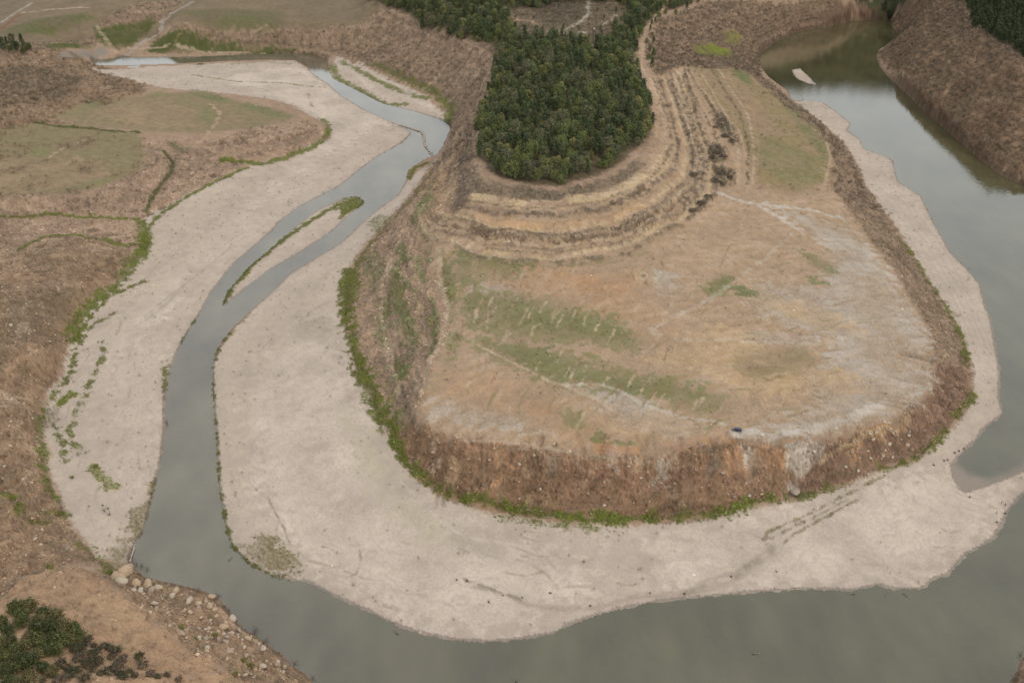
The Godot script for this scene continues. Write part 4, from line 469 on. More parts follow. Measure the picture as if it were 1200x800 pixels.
	["roadpale",4,1.5,1.5,0.9,0,[-632.8,-1264.3,-638.8,-1317.8,-640.9,-1375.7]],
	["redsoil",4,2,2,0.9,0,[-615.3,-1229.3,-624.8,-1280.1,-627.2,-1316.4]],
	["tanlight",6,3,3,0.7,0,[-627.2,-1316.4,-594.1,-1327.1,-550.8,-1329.2]],
	["tanlight",4,2,3,0.6,0,[-513.7,-1264.4,-490,-1223,-476,-1210.1]],
	["tanlight",3,1.5,2,0.7,0,[-465.4,-1223.1,-414.9,-1226.6,-369.7,-1211.5,-318.9,-1213.6]],
	["sandy",1.6,1,0.5,0.9,0.45,[81.8,-544.3,81.1,-542.1,79.7,-540.5,77.9,-539.7,76.3,-540,75.2,-541.3,74.9,-543.4,75.6,-545.5,77,-547.1,78.8,-547.9,80.4,-547.6,81.5,-546.3,81.8,-544.3]],
	["sandpale",1.2,0.8,0.5,0.9,0.4,[82.4,-545.3,81.9,-543.8,80.9,-542.6,79.7,-542,78.6,-542.3,77.8,-543.2,77.7,-544.7,78.1,-546.2,79.1,-547.4,80.4,-548,81.5,-547.7,82.3,-546.8,82.4,-545.3]],
	["scarp",2,1,0.5,0.7,-0.8,[79.1,-545.8,81.2,-545.6]],
	["grassfade",0.984077,0.7,0.7,0.71036,0,[111.8,-431.7,118.7,-431.8,124.7,-433.1]],
	["sandy",0.563868,0.7,0.7,0.696984,0,[25.1,-458.7,26.8,-464.4,28.5,-467.9]],
	["grassfade",0.401597,0.7,0.7,0.698562,0,[-18.5,-446.2,-17.9,-451.8,-17.6,-458.5]],
	["olive",0.577191,0.7,0.7,0.736039,0,[31.9,-394.8,33.8,-397.9,36.2,-400.9]],
	["sandy",0.671223,0.7,0.7,0.591244,0,[61.6,-397.7,64.5,-401.6,65.6,-405.5]],
	["scarp",0.825285,0.7,0.7,0.420448,0,[51.6,-498.7,52.8,-504.4,55.6,-510]],
	["tanlight",1.15711,0.7,0.7,0.531129,0,[223.6,-516.1,229.7,-520.1,235.1,-523.1]],
	["tanlight",0.719314,0.7,0.7,0.559881,0,[22,-414.4,24.9,-419.4,27.8,-423.7]],
	["tanlight",0.949745,0.7,0.7,0.717235,0,[144.4,-424.7,146.7,-424.5,151.4,-427.4]],
	["grassfade",1.04902,0.7,0.7,0.473721,0,[109.2,-505,112.2,-510.3,113.9,-512.5]],
	["tanlight",0.613603,0.7,0.7,0.587584,0,[-17.6,-446.1,-15.5,-455.8,-13.9,-464.2]],
	["grassfade",0.517515,0.7,0.7,0.642666,0,[79.1,-549.7,82.3,-556.1,86,-565]],
	["grassfade",0.807839,0.7,0.7,0.74972,0,[188.5,-562.4,193.9,-562.1,200.1,-566.3]],
	["scarp",0.646632,0.7,0.7,0.538032,0,[76,-467.7,81.9,-473.7,87.3,-479.3]],
	["scarp",0.645079,0.7,0.7,0.662808,0,[183.6,-476.3,180.8,-476.5,176.6,-475.4]],
	["olive",1.00148,0.7,0.7,0.684093,0,[161.7,-429.1,157.7,-428.5,155.1,-432.4]],
	["sandy",1.00448,0.7,0.7,0.535176,0,[53,-520.3,55.4,-529.3,59.4,-539.7]],
	["grassfade",1.18292,0.7,0.7,0.625335,0,[187,-510,180.8,-508.2,178.8,-511.7]],
	["sandy",1.24364,0.7,0.7,0.540896,0,[95.2,-463.3,97.5,-468.4,100.2,-471.1]],
	["tanlight",1.09723,0.7,0.7,0.604747,0,[167.4,-544.4,171.9,-544.9,176.4,-545.3]],
	["olive",1.04662,0.7,0.7,0.744587,0,[1.9,-473.9,4.2,-481.5,7.3,-490]],
	["tanlight",0.931148,0.7,0.7,0.445139,0,[218.2,-489.4,226.8,-494.9,234,-498.8]],
	["tanlight",1.01997,0.7,0.7,0.568897,0,[69.9,-504.8,73.8,-511.6,75.9,-517.7]],
	["sandy",1.13667,0.7,0.7,0.517641,0,[40.3,-503.6,43.6,-506.6,47.1,-510.8]],
	["tanlight",0.829328,0.7,0.7,0.429663,0,[60.7,-530.8,65.4,-537.4,69.9,-544.8]],
	["tanlight",0.738263,0.7,0.7,0.522674,0,[168.7,-448.8,173,-451,177.6,-454.7]],
	["sandy",0.842579,0.7,0.7,0.464559,0,[125.1,-520.3,127.5,-520.8,130.6,-521.5]],
	["tanlight",0.904284,0.7,0.7,0.447389,0,[125.6,-483.7,128,-484.8,130.9,-486.2]],
	["scarp",0.866397,0.7,0.7,0.695393,0,[80,-410.6,82.5,-414.3,86.3,-420.1]],
	["olive",0.702509,0.7,0.7,0.468729,0,[-39.1,-542.7,-38,-547.8,-35,-551.3]],
	["scarp",1.01716,0.7,0.7,0.39304,0,[51.5,-427.1,53.5,-431.1,55.6,-434.4]],
	["olive",1.03736,0.7,0.7,0.602894,0,[65.7,-415.7,67.8,-420.9,72.8,-426]],
	["tanlight",0.673285,0.7,0.7,0.351291,0,[63,-483.4,64.7,-488.3,67.4,-494.2]],
	["scarp",1.27563,0.7,0.7,0.565178,0,[139.5,-479.3,135.3,-481.2,129.4,-481]],
	["tanlight",1.11258,0.7,0.7,0.615441,0,[-23.9,-429.6,-22.2,-433.9,-22.7,-438.8]],
	["grassfade",1.29465,0.7,0.7,0.63231,0,[162.5,-571,169.6,-574.2,178.1,-578.4]],
	["olive",0.741279,0.7,0.7,0.378802,0,[8.8,-415.6,10.4,-420.9,11.7,-428.2]],
	["scarp",0.840622,0.7,0.7,0.725415,0,[137.4,-409.7,143.2,-413.1,149,-416.2]],
	["sandy",0.456868,0.7,0.7,0.444253,0,[169.1,-547.9,162.4,-548,156.9,-549]],
	["tanlight",0.915903,0.7,0.7,0.364378,0,[189.8,-490.7,197.4,-492.6,203.2,-495.8]],
	["sandy",0.496816,0.7,0.7,0.562281,0,[79.9,-485.4,83.1,-491.4,87.7,-497.2]],
	["scarp",1.13854,0.7,0.7,0.405906,0,[65.3,-415.6,69.2,-423.3,73.5,-429.9]],
	["sandy",1.11644,0.7,0.7,0.501256,0,[22.1,-494.3,25.1,-501.6,28.4,-507.7]],
	["tanlight",0.593393,0.7,0.7,0.422214,0,[37.8,-445.3,38.5,-448.1,39.5,-451.4]],
	["scarp",0.995123,0.7,0.7,0.489407,0,[10.3,-520.4,11.8,-526.7,14.4,-534]],
	["scarp",1.18202,0.7,0.7,0.537864,0,[46.4,-474.3,48.7,-477.9,48.9,-480.9]],
	["sandy",0.684458,0.7,0.7,0.373557,0,[163.7,-432.5,168.1,-435.1,172.4,-439.5]],
	["grassfade",0.430179,0.7,0.7,0.635923,0,[217.4,-555.8,212.3,-558,204.1,-557.4]],
	["tanlight",1.05911,0.7,0.7,0.637171,0,[115.2,-404.6,111.4,-405.6,108.4,-407]],
	["scarp",0.552782,0.7,0.7,0.363308,0,[141.5,-486.6,135.2,-487.1,129.2,-489.4]],
	["grassfade",1.20891,0.7,0.7,0.546464,0,[93.7,-396.8,98.9,-401.3,103.7,-405.8]],
	["scarp",0.801289,0.7,0.7,0.606197,0,[27.5,-550,29.7,-553.3,31.7,-559.6]],
	["grassfade",0.878178,0.7,0.7,0.383744,0,[9.3,-433.1,12.7,-438.4,16.5,-444.5]],
	["tanlight",0.79709,0.7,0.7,0.493046,0,[90.9,-401.3,93.1,-405,96.5,-406.6]],
	["sandy",1.01974,0.7,0.7,0.706604,0,[109.2,-542.4,111.9,-546.4,112.7,-550.2]],
	["grassfade",0.516832,0.7,0.7,0.382794,0,[-2.6,-468.3,-1.6,-473.9,0.4,-480.4]],
	["tanlight",0.843394,0.7,0.7,0.449511,0,[71.2,-453.4,73.1,-459,75.3,-462.1]],
	["sandy",0.988688,0.7,0.7,0.653887,0,[-18.4,-425.6,-16.6,-428.7,-16.3,-430.4]],
	["scarp",0.905738,0.7,0.7,0.478511,0,[168.2,-450.8,171.1,-452.6,176.3,-454.5]],
	["tanlight",1.08741,0.7,0.7,0.57289,0,[96.1,-501.7,98.1,-505.4,99.6,-509.1]],
	["grassfade",0.874694,0.7,0.7,0.400129,0,[-3.9,-489.5,-4.9,-497.3,-3,-505.6]],
	["tanlight",0.641344,0.7,0.7,0.59237,0,[4.5,-447.2,4.9,-451.8,5.9,-455.6]],
	["scarp",0.936604,0.7,0.7,0.418611,0,[160.7,-489,169.7,-491.6,176.8,-494.7]],
	["scarp",1.01695,0.7,0.7,0.433023,0,[3.5,-471.7,4.6,-474,5.9,-480.2]],
	["scarp",0.594058,0.7,0.7,0.460818,0,[21.3,-432.2,23.3,-436.4,24.9,-442]],
	["olive",1.15619,0.7,0.7,0.689934,0,[50.6,-426,53.2,-430.6,54.4,-433.8]],
	["tanlight",0.484392,0.7,0.7,0.508796,0,[-2,-412.3,0,-418.1,2.2,-422.8]],
	["scarp",1.0198,0.7,0.7,0.391415,0,[156.5,-479.2,163.3,-483.8,171.4,-487]],
	["tanlight",1.03301,0.7,0.7,0.509642,0,[202.9,-588.4,211,-590.6,215.7,-591.4]],
	["tanlight",0.418142,0.7,0.7,0.657984,0,[195.5,-450.8,200.1,-451.3,204.9,-453.4]],
	["olive",0.610966,0.7,0.7,0.365117,0,[108,-411.9,112.8,-412.2,115.1,-414.2]],
	["tanlight",0.587871,0.7,0.7,0.556676,0,[40.6,-489.5,41.2,-496.1,45.2,-504.4]],
	["olive",0.875501,0.7,0.7,0.432873,0,[218.9,-480.5,224.5,-484.2,230.3,-487.3]],
	["olive",1.04374,0.7,0.7,0.499607,0,[39.3,-408.5,43.8,-415.9,47.6,-422.8]],
	["olive",0.771733,0.7,0.7,0.424175,0,[42.7,-508.7,44.2,-513,47.7,-516]],
	["grassfade",0.672091,0.7,0.7,0.462299,0,[117.5,-449,123.2,-451.2,127.5,-450]],
	["tanlight",0.899513,0.7,0.7,0.575351,0,[11,-554.4,12.4,-557.1,15.3,-561.5]],
	["grassfade",1.15117,0.7,0.7,0.732884,0,[-12.2,-416.7,-9.7,-425.5,-7.4,-433.3]],
	["tanlight",0.401428,0.7,0.7,0.618942,0,[112,-400.2,117.3,-403.4,124,-407.8]],
	["scarp",1.06259,0.7,0.7,0.676547,0,[52.6,-422.3,55.5,-429.6,57.4,-434.1]],
	["scarp",1.20181,0.7,0.7,0.745148,0,[-12.5,-539.4,-11.3,-545.7,-10.5,-552.5]],
	["olive",0.402955,0.7,0.7,0.502427,0,[213,-490.8,219.8,-495.9,224.6,-499.2]],
	["tanlight",0.505163,0.7,0.7,0.541605,0,[78.7,-394.6,80.5,-400.5,84,-408.4]],
	["sandy",0.767292,0.7,0.7,0.727229,0,[210.7,-506.7,218.4,-511.2,224.8,-516.5]],
	["scarp",1.28618,0.7,0.7,0.566544,0,[30.6,-428.1,33.1,-436.1,32.8,-441.2]],
	["tanlight",1.13618,0.7,0.7,0.406324,0,[-14.2,-488.2,-13.9,-498.3,-13.6,-507.9]],
	["grassfade",1.27687,0.7,0.7,0.527057,0,[92.9,-391.4,97.4,-399.1,102.3,-406.2]],
	["tanlight",0.420248,0.7,0.7,0.414004,0,[29.2,-392.6,31.9,-399.6,34.3,-405.1]],
	["scarp",1.13123,0.7,0.7,0.679459,0,[125.9,-452.9,130.8,-453.2,138.8,-455.3]],
	["tanlight",1.29476,0.7,0.7,0.436679,0,[3.6,-492.1,6.9,-501.2,9.4,-509.5]],
	["tanlight",1.09234,0.7,0.7,0.653216,0,[86.9,-503.2,91.9,-511.3,95.1,-520.9]],
	["scarp",1.2647,0.7,0.7,0.589565,0,[-29.4,-480.5,-27.9,-488.8,-28.1,-498]],
	["sandy",0.518219,0.7,0.7,0.611544,0,[-32.7,-525.7,-32.3,-532.1,-31.3,-540.1]],
	["tanlight",0.979158,0.7,0.7,0.499996,0,[34.4,-403,35.1,-408,36.8,-411.9]],
	["tanlight",0.411368,0.7,0.7,0.504102,0,[24,-454.1,25.2,-457.5,26.4,-464]],
	["grassfade",1.11361,0.7,0.7,0.372424,0,[-27.6,-555.8,-25.4,-564.9,-24.2,-572]],
	["sandy",0.795624,0.7,0.7,0.391017,0,[64.4,-494.1,67,-496.2,67.6,-501.1]],
	["scarp",0.671595,0.7,0.7,0.416658,0,[115.2,-511.5,118.9,-516.4,123.9,-522.2]],
	["scarp",0.488615,0.7,0.7,0.555362,0,[72,-426.2,75.5,-431.9,78.3,-436.6]],
	["tanlight",0.808546,0.7,0.7,0.37393,0,[67,-471.1,70.1,-476.6,73.5,-484.3]],
	["olive",0.511929,0.7,0.7,0.450536,0,[30.7,-502.1,34,-511.2,36.2,-520.2]],
	["grassfade",0.934489,0.7,0.7,0.576251,0,[2.8,-416.3,4.9,-423.4,8.6,-431.8]],
	["tanlight",0.844939,0.7,0.7,0.698527,0,[-7.7,-471.5,-4.2,-478.8,-2.5,-487.4]],
	["olive",0.499922,0.7,0.7,0.375616,0,[-7.9,-431.3,-6.9,-435.1,-4.6,-438.8]],
	["tanlight",1.04878,0.7,0.7,0.377743,0,[-22.1,-471.7,-21,-480,-18.1,-486.6]],
	["sandy",0.864178,0.7,0.7,0.710787,0,[-6.2,-426.9,-4.9,-430.1,-4.7,-432.5]],
	["grassfade",0.811856,0.7,0.7,0.410084,0,[17.3,-504,21.6,-514.2,23.7,-524.1]],
	["grassfade",1.01848,0.7,0.7,0.528861,0,[71.8,-459.7,77.3,-469.4,82,-476.4]],
	["tanlight",1.25583,0.7,0.7,0.436683,0,[-2.1,-507.5,0.6,-513.2,3.4,-520.2]],
	["scarp",0.721813,0.7,0.7,0.705874,0,[112.5,-516.9,116.6,-521.8,118.7,-526.1]],
	["tanlight",1.18366,0.7,0.7,0.463827,0,[-6.8,-422.2,-6.4,-427.8,-6.1,-432.4]],
	["sandy",1.19423,0.7,0.7,0.474772,0,[169.5,-471.3,166.3,-470.7,163.9,-471.7]],
	["tanlight",0.765954,0.7,0.7,0.53471,0,[-24,-544.7,-22.5,-552.9,-21.1,-562.8]],
	["tanlight",0.81951,0.7,0.7,0.3911,0,[208.3,-478,212.8,-480.2,218.8,-483.3]],
	["tanlight",0.742521,0.7,0.7,0.39595,0,[110.2,-546.7,116.7,-556.6,124.5,-569.8]],
	["olive",0.56277,0.7,0.7,0.426771,0,[204.5,-582.7,212,-587.5,216.6,-588.9]],
	["tanlight",1.22583,0.7,0.7,0.57959,0,[-20.4,-501.7,-20.7,-508.4,-19.3,-513.5]],
	["tanlight",0.582449,0.7,0.7,0.627996,0,[168.5,-526.7,172.5,-527.3,174.9,-527.5]],
	["tanlight",0.817569,0.7,0.7,0.620724,0,[4.9,-540.9,7.6,-548.4,9.7,-553.2]],
	["tanlight",0.51006,0.7,0.7,0.655663,0,[33.6,-404.1,36,-409.6,39.9,-414.2]],
	["tanlight",0.778055,0.7,0.7,0.515858,0,[134.8,-475.7,131.1,-476.4,127.8,-478]],
	["scarp",0.995206,0.7,0.7,0.518323,0,[122,-427.8,125.8,-429.9,129.7,-433.3]],
	["olive",1.02027,0.7,0.7,0.665631,0,[45.2,-428.4,49.5,-433.2,51.9,-437.4]],
	["tanlight",0.401865,0.7,0.7,0.738511,0,[135.2,-467.3,132.9,-468.4,130.5,-468.5]],
	["scarp",0.980259,0.7,0.7,0.441603,0,[6,-465.9,6.7,-469.6,8.7,-473.5]],
	["sandy",0.901818,0.7,0.7,0.570405,0,[137.8,-458.2,132.6,-459.9,127.2,-462.7]],
	["grassfade",0.495671,0.7,0.7,0.533239,0,[136.4,-409.5,139.2,-411.8,141.1,-411.5]],
	["olive",1.09066,0.7,0.7,0.599402,0,[85.5,-464.6,87.6,-469,88.5,-471.4]],
	["grassfade",1.2715,0.7,0.7,0.628575,0,[130.5,-415.4,137.7,-415.8,144.9,-418.1]],
	["olive",1.18436,0.7,0.7,0.506578,0,[217.4,-553.5,223.2,-557.8,228.5,-561]],
	["tanlight",0.646518,0.7,0.7,0.559927,0,[67.3,-523.8,69.7,-528.4,69.9,-533.8]],
	["scarp",1.14156,0.7,0.7,0.709894,0,[191.9,-524.7,199.3,-532.1,208.7,-537.1]],
	["tanlight",0.572873,0.7,0.7,0.563389,0,[141.1,-433.4,147.5,-436,153.2,-439.5]],
	["grassfade",0.964556,0.7,0.7,0.422848,0,[-14.1,-449.2,-13.3,-454.5,-10.4,-459.1]],
	["sandy",0.406114,0.7,0.7,0.373393,0,[143.9,-481.7,148.3,-483.6,154.4,-483.9]],
	["tanlight",0.771191,0.7,0.7,0.507286,0,[76.4,-417.6,81.6,-423.1,85.5,-425.1]],
	["scarp",0.597662,0.7,0.7,0.61607,0,[-11.8,-462,-9,-469.5,-5.7,-476.6]],
	["olive",1.10141,0.7,0.7,0.720775,0,[155.6,-492.3,161.4,-496.7,164.7,-498.8]],
	["sandy",0.536038,0.7,0.7,0.461288,0,[181.9,-449,185.4,-450.4,189.6,-452]],
	["scarp",0.662641,0.7,0.7,0.388377,0,[154.3,-526.2,150,-524.7,148.7,-527.4]],
	["tanlight",1.14718,0.7,0.7,0.548613,0,[-16.2,-493.8,-13.9,-498.3,-13.9,-507.4]],
	["sandy",0.86199,0.7,0.7,0.387406,0,[111.1,-407.6,108.5,-410.4,103,-410.3]],
	["scarp",0.511607,0.7,0.7,0.375331,0,[72.4,-519,76.7,-527.7,81.3,-537.2]],
	["olive",0.674783,0.7,0.7,0.577102,0,[170.2,-493,174.8,-496.1,181.1,-498.2]],
	["sandy",0.545497,0.7,0.7,0.482875,0,[39,-501.9,42.2,-508.2,45,-513.6]],
	["sandy",1.16452,0.7,0.7,0.385405,0,[167.7,-420.2,172.4,-422.2,177.4,-423.1]],
	["grassfade",0.530114,0.7,0.7,0.670131,0,[212,-517.5,222.7,-522.3,230.9,-524.8]],
	["tanlight",0.864322,0.7,0.7,0.397355,0,[47,-522,48.5,-526,50.9,-530.9]],
	["tanlight",1.21084,0.7,0.7,0.661453,0,[10.5,-481.2,12.2,-488.9,16.8,-495.6]],
	["tanlight",0.5844,0.7,0.7,0.718492,0,[132,-539.4,136.6,-541.4,141,-545.4]],
	["olive",0.509812,0.7,0.7,0.426735,0,[45.1,-490.6,47,-493.6,47.8,-496.7]],
	["sandy",1.10438,0.7,0.7,0.452002,0,[30.5,-542.2,32.4,-551.7,30.9,-561.2]],
	["scarp",1.1545,0.7,0.7,0.656849,0,[-23.2,-523.3,-22.7,-533.1,-21.1,-542.2]],
	["olive",0.915879,0.7,0.7,0.462972,0,[-22.4,-427.8,-23.2,-431.4,-20.7,-436]],
	["grassfade",0.687786,0.7,0.7,0.446457,0,[89.8,-541.6,91.7,-545.9,93.9,-550.2]],
	["olive",0.593994,0.7,0.7,0.686297,0,[175.8,-585.3,170.9,-587.3,167.4,-588.4]],
	["grassfade",0.584749,0.7,0.7,0.615755,0,[142.7,-459.4,139.4,-459.6,137,-459.2]],
	["scarp",0.966228,0.7,0.7,0.626327,0,[166,-536.1,170.5,-536.8,174.3,-538.2]],
	["scarp",1.25044,0.7,0.7,0.746641,0,[81.6,-457.8,84.1,-463.4,85.6,-469.4]],
	["scarp",0.65119,0.7,0.7,0.538161,0,[3.7,-525,5.5,-534.7,9.1,-543.2]],
	["tanlight",1.22206,0.7,0.7,0.422267,0,[-3.7,-477.1,-2.6,-481.5,-1.1,-485]],
	["tanlight",0.618891,0.7,0.7,0.591475,0,[168.7,-520.8,162.4,-519.8,156.2,-522.1]],
	["scarp",0.836622,0.7,0.7,0.40978,0,[55.3,-418.3,56.6,-422.2,58.7,-424]],
	["tanlight",0.58112,0.7,0.7,0.658674,0,[83.2,-458,85,-465,90.4,-472.5]],
	["olive",1.00302,0.7,0.7,0.720186,0,[7.4,-474.1,8.4,-485.4,10,-493.2]],
	["grassfade",0.775297,0.7,0.7,0.541811,0,[156.5,-529.1,161.4,-531.3,165.5,-532.4]],
	["sandy",1.0395,0.7,0.7,0.438153,0,[171,-479.7,179.9,-484.8,188.6,-490.6]],
	["tanlight",0.837894,0.7,0.7,0.59618,0,[76,-469.3,80,-477.4,84.1,-484.3]],
	["tanlight",1.08046,0.7,0.7,0.483449,0,[156.9,-420.7,159.7,-422.2,163.7,-424]],
	["scarp",1.16294,0.7,0.7,0.707442,0,[137.5,-449.3,131.6,-451.3,129.1,-452.5]],
	["grassfade",0.571317,0.7,0.7,0.721494,0,[130.4,-564,135.7,-577.6,141.8,-594.3]],
	["scarp",0.633177,0.7,0.7,0.495525,0,[189.1,-533.4,193.7,-534.3,197.5,-535.1]],
	["grassfade",1.29373,0.7,0.7,0.391713,0,[0.2,-499.3,-0.1,-505.7,3.1,-511]],
	["olive",1.10672,0.7,0.7,0.392089,0,[96.4,-446.5,97.2,-448.9,100.3,-452.4]],
	["olive",0.78183,0.7,0.7,0.351235,0,[93.1,-408.8,96.4,-411.1,97,-413.2]],
	["olive",1.21721,0.7,0.7,0.409781,0,[137.3,-432.6,141.9,-434.1,147,-437.7]],
	["tanlight",0.406599,0.7,0.7,0.541977,0,[44.5,-542.2,47.3,-551.7,50.1,-555.5]],
	["tanlight",0.614231,0.7,0.7,0.748796,0,[-11,-464.6,-10.5,-469.2,-12,-472.2]],
	["tanlight",0.764751,0.7,0.7,0.354088,0,[135.8,-444.6,134.6,-445.5,131.3,-445.5]],
	["grassfade",0.604092,0.7,0.7,0.545195,0,[22,-498.5,24.9,-503.6,27.9,-510.5]],
	["grassfade",0.783192,0.7,0.7,0.684737,0,[70.1,-437.6,72.4,-441.9,74.5,-445.3]],
	["grassfade",0.60061,0.7,0.7,0.728114,0,[24,-545.4,28,-552.6,29.7,-558.9]],
	["tanlight",1.19741,0.7,0.7,0.468913,0,[99.4,-408.6,102.6,-411.9,105.8,-416.6]],
	["sandy",1.01281,0.7,0.7,0.365614,0,[-21.2,-504.4,-19.7,-511.9,-17.4,-520.7]],
	["scarp",1.15251,0.7,0.7,0.437988,0,[5.8,-517,7.9,-521.2,10.2,-526.4]],
	["tanlight",0.953329,0.7,0.7,0.540427,0,[212.1,-515.3,220.6,-520.6,228.5,-525.7]],
	["tanlight",0.740302,0.7,0.7,0.475874,0,[12.7,-519,14.6,-521.9,16.3,-526.1]],
	["tanlight",1.08185,0.7,0.7,0.481238,0,[43.5,-412.4,45.9,-415.5,47.4,-420.1]],
	["olive",0.549366,0.7,0.7,0.429013,0,[-0.2,-494.3,-0.2,-501.1,3,-511.1]],
	["tanlight",0.574131,0.7,0.7,0.516717,0,[29.6,-439.1,32.3,-446.4,35.2,-454]],
	["tanlight",0.722084,0.7,0.7,0.52442,0,[158.2,-508.2,150.1,-510.3,144.6,-511.1]],
	["olive",1.20009,0.7,0.7,0.593999,0,[155.8,-530.7,158.5,-532.9,165.4,-535.4]],
	["sandy",0.431135,0.7,0.7,0.463898,0,[192.5,-524.2,196.6,-526.8,201.6,-527.4]],
	["scarp",1.28017,0.7,0.7,0.59838,0,[178.8,-531.2,181.6,-531.2,186,-534.9]],
	["sandy",0.689452,0.7,0.7,0.612767,0,[90.1,-482.4,94.5,-484.8,99.5,-490.8]],
	["olive",0.460118,0.7,0.7,0.462514,0,[136.9,-535.1,139.7,-536.6,143.8,-536.3]],
	["olive",0.796236,0.7,0.7,0.380238,0,[25.9,-550.7,27.4,-554.6,27.8,-558.5]],
	["olive",0.605618,0.7,0.7,0.642435,0,[102.6,-521.7,106.5,-529,112.4,-537.5]],
	["tanlight",1.15972,0.7,0.7,0.357209,0,[39.4,-511.2,44.3,-518.3,50.1,-528.1]],
	["sandy",0.930855,0.7,0.7,0.533234,0,[139.5,-547.8,143.9,-551,147.4,-551.7]],
	["olive",1.26645,0.7,0.7,0.398046,0,[18.4,-413.7,20,-420.9,22.1,-424.8]],
	["sandy",0.69398,0.7,0.7,0.708601,0,[142.7,-441.7,149.8,-443.5,157.5,-445.8]],
	["tanlight",0.531479,0.7,0.7,0.426257,0,[35.3,-541.6,38.2,-549.4,40.9,-558.5]],
	["tanlight",1.2144,0.7,0.7,0.703148,0,[161.4,-504.2,170.1,-509.4,179.4,-514.2]],
	["grassfade",0.797172,0.7,0.7,0.428288,0,[131.9,-528.9,128.1,-528.3,125.2,-529.5]],
	["sandy",0.556444,0.7,0.7,0.672586,0,[164.8,-478,171.3,-479.2,178.1,-484]],
	["tanlight",1.14114,0.7,0.7,0.5395,0,[-24.7,-557,-22.6,-563.7,-22.9,-568.1]],
	["sandy",0.502456,0.7,0.7,0.655883,0,[108.7,-519.1,111.8,-524.5,114.9,-529.4]],
	["scarp",0.929671,0.7,0.7,0.444364,0,[29.9,-487.1,35.2,-493,39.6,-503]],
	["sandy",1.23835,0.7,0.7,0.542085,0,[216.4,-563.5,225.1,-568.9,233.3,-573.6]],
	["olive",0.684478,0.7,0.7,0.742312,0,[2,-485.4,3.3,-493.7,5.2,-499.6]],
	["grassfade",1.12548,0.7,0.7,0.37191,0,[10.6,-479.1,12.8,-484.5,11.6,-488.7]],
	["scarp",1.25081,0.7,0.7,0.721849,0,[-7.1,-537.3,-6.8,-540.7,-5,-544.6]],
	["tanlight",0.545368,0.7,0.7,0.686091,0,[76.6,-403.6,77.6,-410.2,79.3,-415]],
	["grassfade",0.733284,0.7,0.7,0.583074,0,[13.3,-439.8,14.7,-444.2,16.2,-449.9]],
	["scarp",0.749542,0.7,0.7,0.65781,0,[132.2,-439.9,136.7,-441.8,141.8,-446.1]],
	["tanlight",1.21582,0.7,0.7,0.495002,0,[172.3,-458.4,180.3,-467,188.2,-474.3]],
	["tanlight",0.550216,0.7,0.7,0.597957,0,[25.9,-393.3,27.7,-395.3,27.9,-399.3]],
	["tanlight",0.741869,0.7,0.7,0.506803,0,[124.9,-409,121.4,-411.8,116.5,-413.8]],
	["grassfade",0.853391,0.7,0.7,0.456365,0,[174.6,-455.4,168.8,-455.7,162.7,-457.3]],
	["grassfade",1.00012,0.7,0.7,0.677143,0,[183.7,-501.2,189.6,-506.2,195.9,-509.1]],
	["tanlight",0.988309,0.7,0.7,0.554089,0,[116.2,-412.3,114.3,-413.2,110.9,-414.1]],
	["tanlight",0.668161,0.7,0.7,0.538449,0,[-21.7,-495.5,-20.1,-503.7,-21.1,-509.9]],
	["grassfade",0.563909,0.7,0.7,0.712922,0,[201.4,-508.5,205.5,-510.8,210.5,-512.9]],
	["grassfade",0.772472,0.7,0.7,0.560781,0,[66.2,-440.3,70.7,-447.7,74.6,-453.9]],
	["scarp",0.961312,0.7,0.7,0.741318,0,[160.1,-458.8,166.9,-464,175.2,-467.7]],
	["sandy",0.985706,0.7,0.7,0.375403,0,[25.6,-409.8,26.2,-416.2,27.9,-421.3]],
	["scarp",0.467084,0.7,0.7,0.408084,0,[155.8,-439.4,160.9,-439.7,164.6,-442.3]],
	["scarp",0.603087,0.7,0.7,0.722807,0,[-11.1,-435.9,-8.8,-442.1,-7.6,-446.6]],
	["grassfade",0.822056,0.7,0.7,0.734918,0,[78.4,-414.9,80.4,-419.3,81.3,-423.9]],
	["slopetan",0.941352,0.8,1.4,0.572244,-0.3,[-86,-635.3,-94.1,-587.1,-89.4,-531.9,-77.8,-486.5,-62.3,-440.7]],
	["gullydark",1.13762,0.8,1.4,0.445167,0.3,[-81.3,-629.8,-89,-583.3,-84.3,-529,-73.7,-484.1,-60,-438.6]],
	["tanlight",1.08384,0.8,1.4,0.564897,0.3,[-76.7,-625.2,-83.9,-579.6,-79.2,-526,-69.7,-481.7,-57.7,-436.3]],
	["scrubdark",0.934252,0.8,1.4,0.458845,-0.3,[-72.3,-621.6,-79,-576,-74.1,-523.1,-65.6,-479.1,-55.4,-433.8]],
	["scrubdark",0.945597,0.8,1.4,0.430565,-0.3,[-68.1,-618.6,-74.1,-572.5,-69.1,-520.1,-61.6,-476.4,-53,-431.2]],
	["scrubdark",1.04413,0.8,1.4,0.51849,0.3,[-63.8,-615.1,-69.2,-569.2,-64.2,-517.1,-57.6,-473.7,-50.7,-428.5]],
	["gullydark",1.08248,0.8,1.4,0.421341,0.3,[-59.2,-608.5,-64.5,-566.1,-59.3,-514.2,-53.7,-470.8,-48.4,-425.9]],
	["slopetan",0.885743,0.8,1.4,0.520864,0.3,[-54.8,-601.5,-59.8,-563.2,-54.5,-511.3,-49.8,-467.7,-46.3,-424.3]],
	["scrubdark",1.16985,0.8,1.4,0.443976,0.3,[-50.9,-600.5,-55.2,-560.4,-49.7,-508.5,-45.9,-464.7,-44.3,-424.2]],
	["scrubdark",0.730572,0.8,1,0.337694,-0.35,[57,-377,55.6,-367.3,61.2,-357.2]],
	["pinktan",0.671004,0.8,1,0.39166,-0.35,[30.1,-382,26.1,-370.4,28,-357.2]],
